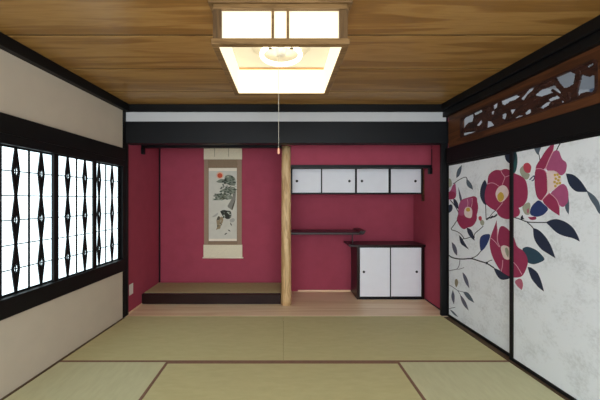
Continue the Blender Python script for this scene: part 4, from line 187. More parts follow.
 ('pine_dark',2,[(-0.7576,1.5062),(-0.7607,1.5050),(-0.7651,1.5046),(-0.7697,1.5044),(-0.7744,1.5044),(-0.7780,1.5054),(-0.7806,1.5072),(-0.7804,1.5091),(-0.7774,1.5110),(-0.7743,1.5128),(-0.7712,1.5143),(-0.7675,1.5146),(-0.7632,1.5138),(-0.7596,1.5124),(-0.7565,1.5103),(-0.7559,1.5083)]),
 ('pine_dark',2,[(-0.6956,1.5708),(-0.6967,1.5677),(-0.7012,1.5647),(-0.7068,1.5623),(-0.7134,1.5606),(-0.7203,1.5606),(-0.7272,1.5625),(-0.7329,1.5649),(-0.7374,1.5679),(-0.7382,1.5711),(-0.7352,1.5744),(-0.7293,1.5771),(-0.7207,1.5792),(-0.7121,1.5791),(-0.7036,1.5766),(-0.6981,1.5738)]),
 ('pine_dark',2,[(-0.8308,1.6234),(-0.8288,1.6207),(-0.8285,1.6174),(-0.8310,1.6139),(-0.8362,1.6103),(-0.8412,1.6095),(-0.8459,1.6115),(-0.8489,1.6135),(-0.8501,1.6154),(-0.8511,1.6183),(-0.8519,1.6221),(-0.8508,1.6256),(-0.8478,1.6288),(-0.8438,1.6293),(-0.8388,1.6272),(-0.8345,1.6252)]),
 ('pine_light',2,[(-0.6862,1.5417),(-0.6903,1.5405),(-0.6958,1.5405),(-0.7002,1.5408),(-0.7035,1.5414),(-0.7071,1.5428),(-0.7110,1.5451),(-0.7111,1.5473),(-0.7074,1.5493),(-0.7033,1.5507),(-0.6988,1.5515),(-0.6942,1.5513),(-0.6894,1.5502),(-0.6858,1.5486),(-0.6833,1.5465),(-0.6834,1.5442)]),
 ('pine_light',2,[(-0.6876,1.5781),(-0.6906,1.5750),(-0.6952,1.5726),(-0.7000,1.5725),(-0.7050,1.5747),(-0.7089,1.5768),(-0.7116,1.5788),(-0.7128,1.5817),(-0.7124,1.5854),(-0.7099,1.5880),(-0.7052,1.5895),(-0.6998,1.5902),(-0.6935,1.5901),(-0.6892,1.5886),(-0.6869,1.5854),(-0.6864,1.5819)]),
 ('pine_grey',2,[(-0.7587,1.5273),(-0.7625,1.5260),(-0.7695,1.5250),(-0.7757,1.5253),(-0.7811,1.5268),(-0.7845,1.5285),(-0.7856,1.5305),(-0.7843,1.5324),(-0.7804,1.5344),(-0.7755,1.5357),(-0.7694,1.5363),(-0.7640,1.5360),(-0.7592,1.5348),(-0.7570,1.5331),(-0.7574,1.5308),(-0.7579,1.5289)]),
 ('pine_dark',2,[(-0.8312,1.6127),(-0.8280,1.6109),(-0.8302,1.6086),(-0.8337,1.6064),(-0.8385,1.6046),(-0.8449,1.6038),(-0.8528,1.6039),(-0.8587,1.6046),(-0.8627,1.6058),(-0.8647,1.6077),(-0.8646,1.6103),(-0.8634,1.6130),(-0.8612,1.6158),(-0.8561,1.6165),(-0.8480,1.6152),(-0.8397,1.6140)]),
 ('pine_light',2,[(-0.8318,1.5874),(-0.8293,1.5860),(-0.8296,1.5842),(-0.8304,1.5821),(-0.8317,1.5797),(-0.8343,1.5779),(-0.8380,1.5769),(-0.8416,1.5771),(-0.8450,1.5785),(-0.8486,1.5803),(-0.8524,1.5826),(-0.8522,1.5845),(-0.8482,1.5863),(-0.8444,1.5877),(-0.8410,1.5888),(-0.8368,1.5887)]),
 ('pine_grey',2,[(-0.8379,1.5915),(-0.8360,1.5884),(-0.8360,1.5854),(-0.8373,1.5823),(-0.8397,1.5791),(-0.8435,1.5780),(-0.8485,1.5791),(-0.8531,1.5804),(-0.8573,1.5819),(-0.8606,1.5842),(-0.8630,1.5873),(-0.8617,1.5906),(-0.8567,1.5942),(-0.8515,1.5961),(-0.8462,1.5963),(-0.8416,1.5947)]),
 ('pine_grey',2,[(-0.8525,1.5830),(-0.8555,1.5815),(-0.8622,1.5806),(-0.8685,1.5806),(-0.8743,1.5815),(-0.8782,1.5829),(-0.8800,1.5847),(-0.8803,1.5867),(-0.8790,1.5889),(-0.8754,1.5900),(-0.8697,1.5901),(-0.8644,1.5902),(-0.8595,1.5902),(-0.8562,1.5892),(-0.8544,1.5872),(-0.8532,1.5851)]),
 ('pine_grey',2,[(-0.8705,1.6104),(-0.8690,1.6127),(-0.8658,1.6144),(-0.8620,1.6154),(-0.8574,1.6158),(-0.8521,1.6154),(-0.8460,1.6140),(-0.8437,1.6120),(-0.8452,1.6093),(-0.8470,1.6070),(-0.8491,1.6052),(-0.8533,1.6038),(-0.8596,1.6028),(-0.8647,1.6032),(-0.8685,1.6051),(-0.8704,1.6074)]),
 ('pine_dark',2,[(-0.8742,1.5933),(-0.8661,1.5921),(-0.8581,1.5894),(-0.8556,1.5863),(-0.8587,1.5828),(-0.8617,1.5795),(-0.8646,1.5764),(-0.8705,1.5747),(-0.8794,1.5743),(-0.8857,1.5754),(-0.8895,1.5783),(-0.8926,1.5815),(-0.8951,1.5851),(-0.8939,1.5883),(-0.8889,1.5913),(-0.8824,1.5930)]),
 ('pine_dark',2,[(-0.8853,1.5807),(-0.8796,1.5817),(-0.8731,1.5821),(-0.8665,1.5815),(-0.8598,1.5798),(-0.8577,1.5779),(-0.8603,1.5758),(-0.8637,1.5741),(-0.8678,1.5726),(-0.8729,1.5716),(-0.8790,1.5711),(-0.8843,1.5717),(-0.8888,1.5734),(-0.8915,1.5753),(-0.8924,1.5774),(-0.8903,1.5791)]),
 ('pine_dark',2,[(-0.8272,1.5950),(-0.8322,1.5934),(-0.8402,1.5928),(-0.8470,1.5934),(-0.8527,1.5951),(-0.8576,1.5972),(-0.8617,1.5994),(-0.8611,1.6022),(-0.8559,1.6053),(-0.8500,1.6065),(-0.8435,1.6058),(-0.8373,1.6052),(-0.8314,1.6048),(-0.8274,1.6031),(-0.8253,1.6003),(-0.8253,1.5976)]),
 ('pine_dark',2,[(-0.8019,1.4340),(-0.7968,1.4329),(-0.7928,1.4314),(-0.7894,1.4290),(-0.7866,1.4259),(-0.7877,1.4228),(-0.7928,1.4198),(-0.7986,1.4186),(-0.8053,1.4194),(-0.8111,1.4206),(-0.8160,1.4221),(-0.8176,1.4246),(-0.8157,1.4279),(-0.8139,1.4309),(-0.8122,1.4337),(-0.8082,1.4347)]),
 ('pine_dark',2,[(-0.7536,1.4474),(-0.7490,1.4476),(-0.7439,1.4460),(-0.7409,1.4442),(-0.7400,1.4422),(-0.7392,1.4400),(-0.7387,1.4377),(-0.7411,1.4362),(-0.7466,1.4355),(-0.7511,1.4355),(-0.7546,1.4360),(-0.7583,1.4371),(-0.7622,1.4387),(-0.7630,1.4408),(-0.7608,1.4433),(-0.7576,1.4455)]),
 ('pine_dark',2,[(-0.8652,1.4965),(-0.8698,1.4947),(-0.8753,1.4939),(-0.8809,1.4936),(-0.8866,1.4939),(-0.8908,1.4952),(-0.8935,1.4977),(-0.8942,1.5004),(-0.8927,1.5033),(-0.8898,1.5050),(-0.8856,1.5057),(-0.8805,1.5058),(-0.8746,1.5054),(-0.8687,1.5040),(-0.8627,1.5018),(-0.8615,1.4993)]),
 ('pine_dark',2,[(-0.7192,1.3829),(-0.7229,1.3819),(-0.7271,1.3832),(-0.7307,1.3842),(-0.7334,1.3850),(-0.7355,1.3872),(-0.7368,1.3906),(-0.7359,1.3938),(-0.7327,1.3969),(-0.7287,1.3981),(-0.7240,1.3974),(-0.7205,1.3963),(-0.7180,1.3949),(-0.7161,1.3926),(-0.7150,1.3893),(-0.7160,1.3861)]),
 ('pine_dark',2,[(-0.8830,1.4768),(-0.8876,1.4748),(-0.8960,1.4735),(-0.9035,1.4726),(-0.9102,1.4723),(-0.9164,1.4737),(-0.9221,1.4768),(-0.9237,1.4797),(-0.9212,1.4823),(-0.9165,1.4845),(-0.9096,1.4863),(-0.9028,1.4866),(-0.8960,1.4856),(-0.8899,1.4840),(-0.8846,1.4819),(-0.8823,1.4795)]),
 ('pine_dark',2,[(-0.8475,1.4413),(-0.8424,1.4397),(-0.8398,1.4380),(-0.8394,1.4356),(-0.8411,1.4327),(-0.8440,1.4299),(-0.8483,1.4272),(-0.8534,1.4264),(-0.8594,1.4274),(-0.8655,1.4291),(-0.8717,1.4315),(-0.8728,1.4344),(-0.8687,1.4378),(-0.8648,1.4405),(-0.8610,1.4424),(-0.8552,1.4427)]),
 ('pine_grey',2,[(-0.8429,1.4128),(-0.8371,1.4136),(-0.8296,1.4135),(-0.8244,1.4123),(-0.8215,1.4099),(-0.8206,1.4073),(-0.8217,1.4045),(-0.8237,1.4021),(-0.8266,1.4001),(-0.8314,1.3994),(-0.8380,1.4001),(-0.8441,1.4015),(-0.8497,1.4037),(-0.8516,1.4062),(-0.8500,1.4089),(-0.8471,1.4111)]),
 ('pine_dark',2,[(-0.7735,1.4648),(-0.7702,1.4632),(-0.7684,1.4604),(-0.7678,1.4575),(-0.7684,1.4545),(-0.7699,1.4523),(-0.7722,1.4507),(-0.7753,1.4504),(-0.7792,1.4514),(-0.7828,1.4526),(-0.7861,1.4540),(-0.7879,1.4562),(-0.7882,1.4592),(-0.7864,1.4618),(-0.7826,1.4640),(-0.7783,1.4650)]),
 ('pine_dark',2,[(-0.8917,1.4929),(-0.8932,1.4904),(-0.8964,1.4886),(-0.8999,1.4885),(-0.9039,1.4901),(-0.9072,1.4919),(-0.9100,1.4939),(-0.9106,1.4968),(-0.9091,1.5007),(-0.9066,1.5035),(-0.9031,1.5052),(-0.8991,1.5056),(-0.8947,1.5045),(-0.8924,1.5025),(-0.8921,1.4995),(-0.8919,1.4963)]),
 ('pine_dark',2,[(-0.7010,1.4290),(-0.6980,1.4276),(-0.6962,1.4251),(-0.6956,1.4223),(-0.6960,1.4191),(-0.6978,1.4167),(-0.7012,1.4150),(-0.7048,1.4149),(-0.7088,1.4162),(-0.7120,1.4181),(-0.7143,1.4205),(-0.7159,1.4229),(-0.7169,1.4253),(-0.7149,1.4272),(-0.7100,1.4288),(-0.7054,1.4294)]),
 ('pine_dark',2,[(-0.7630,1.4131),(-0.7574,1.4113),(-0.7543,1.4081),(-0.7526,1.4046),(-0.7524,1.4007),(-0.7554,1.3980),(-0.7615,1.3964),(-0.7679,1.3960),(-0.7746,1.3966),(-0.7800,1.3980),(-0.7840,1.4002),(-0.7868,1.4029),(-0.7881,1.4061),(-0.7855,1.4092),(-0.7787,1.4124),(-0.7712,1.4137)]),
 ('pine_grey',2,[(-0.7967,1.4252),(-0.7931,1.4283),(-0.7892,1.4311),(-0.7840,1.4317),(-0.7774,1.4303),(-0.7729,1.4280),(-0.7705,1.4248),(-0.7692,1.4212),(-0.7692,1.4174),(-0.7722,1.4147),(-0.7783,1.4132),(-0.7843,1.4124),(-0.7900,1.4123),(-0.7951,1.4141),(-0.7994,1.4181),(-0.8000,1.4217)]),
 ('pine_light',2,[(-0.8565,1.4407),(-0.8528,1.4387),(-0.8515,1.4360),(-0.8542,1.4338),(-0.8611,1.4321),(-0.8677,1.4312),(-0.8741,1.4309),(-0.8814,1.4316),(-0.8896,1.4333),(-0.8923,1.4355),(-0.8895,1.4381),(-0.8862,1.4401),(-0.8825,1.4413),(-0.8769,1.4421),(-0.8695,1.4424),(-0.8627,1.4419)]),
 ('pine_grey',2,[(-0.7205,1.4100),(-0.7234,1.4074),(-0.7283,1.4046),(-0.7335,1.4045),(-0.7389,1.4072),(-0.7426,1.4097),(-0.7446,1.4119),(-0.7446,1.4142),(-0.7425,1.4168),(-0.7391,1.4189),(-0.7344,1.4207),(-0.7300,1.4212),(-0.7260,1.4205),(-0.7228,1.4185),(-0.7204,1.4153),(-0.7196,1.4125)]),
 ('pine_dark',2,[(-0.7834,1.4901),(-0.7886,1.4883),(-0.7948,1.4869),(-0.7999,1.4875),(-0.8040,1.4900),(-0.8065,1.4925),(-0.8076,1.4948),(-0.8069,1.4967),(-0.8045,1.4983),(-0.8003,1.4998),(-0.7944,1.5015),(-0.7886,1.5014),(-0.7827,1.4997),(-0.7791,1.4975),(-0.7778,1.4948),(-0.7792,1.4923)]),
 ('pine_light',2,[(-0.7371,1.4523),(-0.7321,1.4511),(-0.7276,1.4493),(-0.7257,1.4470),(-0.7263,1.4440),(-0.7287,1.4415),(-0.7327,1.4395),(-0.7375,1.4385),(-0.7430,1.4387),(-0.7473,1.4395),(-0.7505,1.4411),(-0.7525,1.4432),(-0.7534,1.4460),(-0.7518,1.4488),(-0.7476,1.4515),(-0.7427,1.4527)]),
 ('pine_dark',2,[(-0.7904,1.4392),(-0.7859,1.4375),(-0.7830,1.4358),(-0.7830,1.4341),(-0.7859,1.4325),(-0.7907,1.4312),(-0.7974,1.4302),(-0.8049,1.4302),(-0.8132,1.4310),(-0.8176,1.4324),(-0.8179,1.4343),(-0.8167,1.4360),(-0.8141,1.4374),(-0.8094,1.4390),(-0.8027,1.4408),(-0.7963,1.4408)]),
 ('pine_dark',2,[(-0.8966,1.4070),(-0.8929,1.4044),(-0.8916,1.4010),(-0.8935,1.3977),(-0.8986,1.3945),(-0.9036,1.3928),(-0.9085,1.3925),(-0.9129,1.3935),(-0.9169,1.3956),(-0.9198,1.3982),(-0.9215,1.4013),(-0.9208,1.4040),(-0.9180,1.4063),(-0.9138,1.4080),(-0.9085,1.4091),(-0.9027,1.4088)]),
 ('pine_light',2,[(-0.9146,1.4541),(-0.9178,1.4560),(-0.9194,1.4585),(-0.9184,1.4609),(-0.9149,1.4630),(-0.9113,1.4643),(-0.9076,1.4647),(-0.9038,1.4647),(-0.8998,1.4642),(-0.8976,1.4628),(-0.8973,1.4603),(-0.8979,1.4580),(-0.8995,1.4559),(-0.9021,1.4542),(-0.9056,1.4529),(-0.9098,1.4528)]),
 ('pine_grey',2,[(-0.7370,1.4743),(-0.7400,1.4731),(-0.7446,1.4730),(-0.7492,1.4733),(-0.7538,1.4740),(-0.7589,1.4751),(-0.7647,1.4765),(-0.7662,1.4783),(-0.7634,1.4805),(-0.7587,1.4817),(-0.7520,1.4819),(-0.7462,1.4818),(-0.7413,1.4812),(-0.7379,1.4801),(-0.7361,1.4785),(-0.7358,1.4766)]),
 ('pine_light',2,[(-0.7191,1.4135),(-0.7207,1.4118),(-0.7250,1.4105),(-0.7307,1.4099),(-0.7379,1.4100),(-0.7436,1.4104),(-0.7480,1.4113),(-0.7494,1.4129),(-0.7480,1.4152),(-0.7464,1.4176),(-0.7446,1.4202),(-0.7405,1.4210),(-0.7342,1.4202),(-0.7283,1.4190),(-0.7231,1.4175),(-0.7200,1.4157)]),
 ('pine_dark',2,[(-0.8088,1.4692),(-0.8051,1.4707),(-0.7989,1.4711),(-0.7936,1.4713),(-0.7892,1.4713),(-0.7856,1.4701),(-0.7826,1.4677),(-0.7817,1.4654),(-0.7828,1.4634),(-0.7857,1.4614),(-0.7903,1.4596),(-0.7954,1.4594),(-0.8010,1.4606),(-0.8056,1.4622),(-0.8091,1.4642),(-0.8102,1.4665)]),
 ('pine_dark',2,[(-0.9258,1.4314),(-0.9276,1.4342),(-0.9253,1.4371),(-0.9206,1.4397),(-0.9135,1.4420),(-0.9065,1.4426),(-0.8994,1.4413),(-0.8933,1.4397),(-0.8881,1.4376),(-0.8867,1.4350),(-0.8892,1.4317),(-0.8933,1.4294),(-0.8988,1.4279),(-0.9055,1.4271),(-0.9132,1.4271),(-0.9200,1.4285)]),
 ('pine_grey',2,[(-0.8488,1.3992),(-0.8559,1.4002),(-0.8626,1.4024),(-0.8657,1.4053),(-0.8651,1.4089),(-0.8618,1.4112),(-0.8560,1.4124),(-0.8486,1.4129),(-0.8398,1.4127),(-0.8322,1.4117),(-0.8258,1.4098),(-0.8227,1.4075),(-0.8227,1.4048),(-0.8264,1.4024),(-0.8337,1.4005),(-0.8412,1.3995)]),
 ('pine_dark',2,[(-0.7810,1.5054),(-0.7774,1.5041),(-0.7749,1.5023),(-0.7747,1.5001),(-0.7768,1.4975),(-0.7796,1.4958),(-0.7829,1.4947),(-0.7870,1.4943),(-0.7920,1.4946),(-0.7964,1.4960),(-0.8003,1.4984),(-0.8003,1.5009),(-0.7963,1.5033),(-0.7928,1.5050),(-0.7897,1.5059),(-0.7858,1.5060)]),
 ('pine_dark',2,[(-0.8360,1.4387),(-0.8313,1.4366),(-0.8288,1.4333),(-0.8294,1.4301),(-0.8329,1.4269),(-0.8381,1.4247),(-0.8448,1.4233),(-0.8509,1.4235),(-0.8563,1.4255),(-0.8606,1.4280),(-0.8639,1.4310),(-0.8645,1.4339),(-0.8622,1.4368),(-0.8573,1.4387),(-0.8499,1.4397),(-0.8428,1.4397)]),
 ('pine_dark',2,[(-0.6800,1.4622),(-0.6836,1.4591),(-0.6905,1.4563),(-0.6981,1.4558),(-0.7063,1.4577),(-0.7123,1.4597),(-0.7160,1.4618),(-0.7179,1.4650),(-0.7179,1.4694),(-0.7149,1.4728),(-0.7086,1.4754),(-0.7022,1.4760),(-0.6954,1.4747),(-0.6883,1.4727),(-0.6808,1.4702),(-0.6800,1.4694)]),
 ('pine_dark',2,[(-0.8709,1.4186),(-0.8677,1.4209),(-0.8610,1.4221),(-0.8544,1.4224),(-0.8480,1.4217),(-0.8432,1.4198),(-0.8398,1.4166),(-0.8384,1.4137),(-0.8390,1.4109),(-0.8430,1.4092),(-0.8502,1.4083),(-0.8565,1.4076),(-0.8619,1.4068),(-0.8660,1.4083),(-0.8690,1.4118),(-0.8706,1.4153)]),
 ('pine_dark',2,[(-0.8240,1.4877),(-0.8297,1.4874),(-0.8357,1.4879),(-0.8410,1.4895),(-0.8457,1.4924),(-0.8464,1.4954),(-0.8431,1.4985),(-0.8393,1.5016),(-0.8350,1.5046),(-0.8290,1.5049),(-0.8214,1.5027),(-0.8164,1.5004),(-0.8140,1.4979),(-0.8135,1.4949),(-0.8150,1.4912),(-0.8185,1.4888)]),
 ('pine_dark',2,[(-0.9035,1.4201),(-0.8999,1.4207),(-0.8960,1.4200),(-0.8935,1.4181),(-0.8923,1.4151),(-0.8918,1.4125),(-0.8918,1.4103),(-0.8937,1.4078),(-0.8975,1.4050),(-0.9016,1.4043),(-0.9061,1.4056),(-0.9097,1.4077),(-0.9123,1.4105),(-0.9123,1.4132),(-0.9098,1.4158),(-0.9069,1.4180)]),
 ('pine_dark',2,[(-0.8667,1.3886),(-0.8706,1.3908),(-0.8694,1.3929),(-0.8670,1.3946),(-0.8634,1.3959),(-0.8569,1.3967),(-0.8475,1.3969),(-0.8385,1.3964),(-0.8298,1.3952),(-0.8259,1.3936),(-0.8267,1.3914),(-0.8298,1.3894),(-0.8352,1.3877),(-0.8417,1.3865),(-0.8493,1.3857),(-0.8577,1.3864)]),
 ('pine_light',2,[(-0.8019,1.4589),(-0.8044,1.4576),(-0.8083,1.4565),(-0.8121,1.4563),(-0.8159,1.4569),(-0.8191,1.4580),(-0.8216,1.4597),(-0.8225,1.4614),(-0.8219,1.4632),(-0.8190,1.4643),(-0.8140,1.4647),(-0.8090,1.4648),(-0.8040,1.4648),(-0.8012,1.4639),(-0.8006,1.4620),(-0.8008,1.4604)]),
 ('pine_dark',2,[(-0.7721,1.4431),(-0.7752,1.4428),(-0.7787,1.4440),(-0.7820,1.4454),(-0.7853,1.4471),(-0.7861,1.4489),(-0.7846,1.4510),(-0.7823,1.4531),(-0.7792,1.4552),(-0.7754,1.4557),(-0.7709,1.4546),(-0.7672,1.4531),(-0.7643,1.4511),(-0.7641,1.4490),(-0.7667,1.4470),(-0.7694,1.4450)]),
 ('pine_dark',2,[(-0.7094,1.4743),(-0.7034,1.4728),(-0.7005,1.4699),(-0.7021,1.4672),(-0.7079,1.4647),(-0.7146,1.4629),(-0.7220,1.4620),(-0.7287,1.4623),(-0.7345,1.4638),(-0.7394,1.4657),(-0.7434,1.4679),(-0.7435,1.4702),(-0.7396,1.4725),(-0.7341,1.4739),(-0.7270,1.4744),(-0.7188,1.4745)]),
 ('pine_light',2,[(-0.7302,1.4830),(-0.7267,1.4811),(-0.7237,1.4788),(-0.7236,1.4760),(-0.7264,1.4730),(-0.7300,1.4706),(-0.7342,1.4691),(-0.7381,1.4687),(-0.7416,1.4696),(-0.7445,1.4720),(-0.7468,1.4758),(-0.7472,1.4791),(-0.7459,1.4820),(-0.7430,1.4838),(-0.7385,1.4846),(-0.7342,1.4844)]),
 ('pine_dark',2,[(-0.8214,1.4646),(-0.8283,1.4632),(-0.8364,1.4635),(-0.8432,1.4644),(-0.8488,1.4659),(-0.8525,1.4681),(-0.8542,1.4710),(-0.8528,1.4737),(-0.8485,1.4763),(-0.8427,1.4777),(-0.8356,1.4780),(-0.8285,1.4773),(-0.8215,1.4756),(-0.8167,1.4733),(-0.8141,1.4705),(-0.8157,1.4676)]),
 ('pine_grey',2,[(-0.7233,1.4379),(-0.7174,1.4389),(-0.7118,1.4382),(-0.7058,1.4371),(-0.6995,1.4357),(-0.6971,1.4335),(-0.6986,1.4306),(-0.7015,1.4275),(-0.7059,1.4242),(-0.7110,1.4227),(-0.7166,1.4230),(-0.7224,1.4241),(-0.7283,1.4259),(-0.7315,1.4286),(-0.7320,1.4322),(-0.7292,1.4353)]),
 ('pine_dark',2,[(-0.7645,1.3838),(-0.7689,1.3829),(-0.7743,1.3824),(-0.7796,1.3834),(-0.7848,1.3858),(-0.7864,1.3888),(-0.7843,1.3922),(-0.7813,1.3944),(-0.7772,1.3955),(-0.7727,1.3963),(-0.7678,1.3969),(-0.7632,1.3962),(-0.7589,1.3942),(-0.7574,1.3913),(-0.7588,1.3876),(-0.7612,1.3851)]),
 ('pine_dark',2,[(-0.9710,1.3970),(-0.9745,1.3951),(-0.9789,1.3940),(-0.9842,1.3935),(-0.9903,1.3936),(-0.9951,1.3949),(-0.9984,1.3974),(-0.9996,1.4005),(-0.9987,1.4041),(-0.9952,1.4065),(-0.9893,1.4078),(-0.9837,1.4083),(-0.9786,1.4080),(-0.9737,1.4061),(-0.9692,1.4027),(-0.9683,1.3996)]),
 ('pine_dark',2,[(-0.9169,1.4042),(-0.9094,1.4043),(-0.9010,1.4037),(-0.8949,1.4022),(-0.8909,1.3999),(-0.8908,1.3974),(-0.8947,1.3947),(-0.8995,1.3919),(-0.9054,1.3889),(-0.9123,1.3878),(-0.9202,1.3884),(-0.9253,1.3906),(-0.9276,1.3943),(-0.9283,1.3979),(-0.9273,1.4013),(-0.9235,1.4034)]),
 ('pine_grey',2,[(-0.9906,1.3991),(-0.9871,1.4012),(-0.9803,1.4034),(-0.9739,1.4035),(-0.9677,1.4015),(-0.9645,1.3995),(-0.9643,1.3976),(-0.9644,1.3951),(-0.9650,1.3920),(-0.9681,1.3903),(-0.9735,1.3899),(-0.9792,1.3902),(-0.9849,1.3911),(-0.9886,1.3928),(-0.9900,1.3951),(-0.9907,1.3972)]),
 ('pine_light',2,[(-0.7861,1.3457),(-0.7869,1.3430),(-0.7893,1.3406),(-0.7939,1.3387),(-0.8007,1.3372),(-0.8073,1.3375),(-0.8136,1.3398),(-0.8170,1.3426),(-0.8177,1.3459),(-0.8167,1.3489),(-0.8140,1.3517),(-0.8093,1.3532),(-0.8024,1.3535),(-0.7962,1.3528),(-0.7904,1.3512),(-0.7871,1.3488)]),
 ('pine_dark',2,[(-0.9840,1.3332),(-0.9779,1.3326),(-0.9727,1.3311),(-0.9701,1.3287),(-0.9700,1.3254),(-0.9710,1.3229),(-0.9730,1.3212),(-0.9784,1.3201),(-0.9872,1.3197),(-0.9960,1.3204),(-1.0047,1.3221),(-1.0097,1.3242),(-1.0109,1.3268),(-1.0074,1.3293),(-0.9990,1.3317),(-0.9913,1.3330)]),
 ('pine_dark',2,[(-0.9554,1.3461),(-0.9577,1.3475),(-0.9590,1.3491),(-0.9598,1.3508),(-0.9602,1.3526),(-0.9584,1.3540),(-0.9545,1.3551),(-0.9503,1.3554),(-0.9458,1.3549),(-0.9427,1.3538),(-0.9408,1.3520),(-0.9403,1.3504),(-0.9411,1.3488),(-0.9437,1.3472),(-0.9481,1.3455),(-0.9520,1.3451)]),
 ('pine_dark',2,[(-0.8548,1.3836),(-0.8601,1.3835),(-0.8650,1.3837),(-0.8692,1.3845),(-0.8725,1.3860),(-0.8746,1.3876),(-0.8754,1.3896),(-0.8724,1.3908),(-0.8657,1.3915),(-0.8597,1.3919),(-0.8544,1.3922),(-0.8490,1.3913),(-0.8436,1.3891),(-0.8423,1.3870),(-0.8450,1.3851),(-0.8491,1.3839)]),
 ('pine_dark',2,[(-0.8132,1.3789),(-0.8192,1.3786),(-0.8268,1.3793),(-0.8331,1.3804),(-0.8381,1.3819),(-0.8388,1.3836),(-0.8354,1.3855),(-0.8312,1.3876),(-0.8261,1.3900),(-0.8205,1.3909),(-0.8143,1.3903),(-0.8080,1.3889),(-0.8016,1.3866),(-0.8005,1.3844),(-0.8048,1.3821),(-0.8090,1.3802)]),
 ('pine_dark',2,[(-0.8653,1.3422),(-0.8628,1.3388),(-0.8613,1.3342),(-0.8617,1.3299),(-0.8642,1.3260),(-0.8676,1.3246),(-0.8721,1.3257),(-0.8764,1.3269),(-0.8806,1.3282),(-0.8822,1.3307),(-0.8814,1.3342),(-0.8807,1.3380),(-0.8801,1.3422),(-0.8775,1.3446),(-0.8729,1.3453),(-0.8688,1.3445)]),
 ('pine_dark',2,[(-0.8864,1.3503),(-0.8901,1.3528),(-0.8917,1.3562),(-0.8917,1.3594),(-0.8901,1.3624),(-0.8874,1.3650),(-0.8835,1.3670),(-0.8797,1.3675),(-0.8757,1.3664),(-0.8713,1.3646),(-0.8664,1.3619),(-0.8649,1.3587),(-0.8669,1.3550),(-0.8704,1.3519),(-0.8752,1.3493),(-0.8806,1.3487)]),
 ('pine_light',2,[(-0.8255,1.3776),(-0.8180,1.3782),(-0.8091,1.3777),(-0.8024,1.3768),(-0.7980,1.3756),(-0.7949,1.3739),(-0.7931,1.3717),(-0.7958,1.3700),(-0.8030,1.3689),(-0.8102,1.3680),(-0.8174,1.3673),(-0.8231,1.3678),(-0.8273,1.3697),(-0.8307,1.3717),(-0.8333,1.3739),(-0.8316,1.3759)]),
 ('pine_dark',2,[(-0.9519,1.4002),(-0.9452,1.3995),(-0.9391,1.3978),(-0.9367,1.3957),(-0.9379,1.3935),(-0.9403,1.3915),(-0.9439,1.3899),(-0.9492,1.3890),(-0.9564,1.3887),(-0.9630,1.3892),(-0.9690,1.3904),(-0.9709,1.3920),(-0.9686,1.3942),(-0.9663,1.3963),(-0.9639,1.3985),(-0.9591,1.3998)]),
 ('pine_dark',2,[(-0.8682,1.3898),(-0.8639,1.3893),(-0.8596,1.3880),(-0.8576,1.3862),(-0.8580,1.3839),(-0.8590,1.3816),(-0.8608,1.3794),(-0.8643,1.3781),(-0.8695,1.3778),(-0.8744,1.3785),(-0.8790,1.3801),(-0.8806,1.3824),(-0.8792,1.3852),(-0.8775,1.3872),(-0.8755,1.3885),(-0.8724,1.3893)]),
 ('pine_light',2,[(-0.8701,1.4019),(-0.8751,1.4031),(-0.8798,1.4053),(-0.8815,1.4072),(-0.8803,1.4088),(-0.8782,1.4103),(-0.8753,1.4118),(-0.8704,1.4128),(-0.8635,1.4134),(-0.8586,1.4128),(-0.8558,1.4110),(-0.8543,1.4090),(-0.8540,1.4067),(-0.8560,1.4046),(-0.8601,1.4028),(-0.8649,1.4019)]),
 ('pine_dark',2,[(-0.9241,1.3601),(-0.9292,1.3587),(-0.9357,1.3575),(-0.9414,1.3579),(-0.9461,1.3599),(-0.9496,1.3621),(-0.9518,1.3645),(-0.9502,1.3666),(-0.9449,1.3686),(-0.9395,1.3699),(-0.9341,1.3707),(-0.9288,1.3701),(-0.9236,1.3682),(-0.9204,1.3660),(-0.9194,1.3635),(-0.9207,1.3615)]),
 ('pine_light',2,[(-0.9522,1.3263),(-0.9558,1.3295),(-0.9570,1.3327),(-0.9543,1.3358),(-0.9478,1.3386),(-0.9402,1.3394),(-0.9317,1.3381),(-0.9244,1.3366),(-0.9183,1.3348),(-0.9157,1.3323),(-0.9167,1.3290),(-0.9197,1.3265),(-0.9248,1.3246),(-0.9313,1.3231),(-0.9392,1.3220),(-0.9462,1.3231)]),
 ('pine_dark',2,[(-0.9725,1.3382),(-0.9780,1.3380),(-0.9845,1.3392),(-0.9891,1.3409),(-0.9917,1.3432),(-0.9924,1.3457),(-0.9910,1.3482),(-0.9879,1.3507),(-0.9829,1.3533),(-0.9772,1.3535),(-0.9707,1.3515),(-0.9659,1.3497),(-0.9627,1.3480),(-0.9623,1.3455),(-0.9648,1.3422),(-0.9682,1.3398)]),
 ('pine_dark',2,[(-0.8969,1.3581),(-0.8958,1.3599),(-0.8927,1.3613),(-0.8888,1.3622),(-0.8840,1.3624),(-0.8797,1.3621),(-0.8759,1.3612),(-0.8728,1.3597),(-0.8702,1.3577),(-0.8712,1.3559),(-0.8756,1.3542),(-0.8798,1.3529),(-0.8839,1.3519),(-0.8883,1.3523),(-0.8931,1.3541),(-0.8959,1.3560)]),
 ('pine_grey',2,[(-0.9771,1.3787),(-0.9822,1.3800),(-0.9836,1.3824),(-0.9835,1.3849),(-0.9820,1.3875),(-0.9790,1.3897),(-0.9743,1.3917),(-0.9678,1.3917),(-0.9593,1.3899),(-0.9540,1.3881),(-0.9518,1.3865),(-0.9501,1.3846),(-0.9487,1.3823),(-0.9520,1.3805),(-0.9599,1.3792),(-0.9682,1.3786)]),
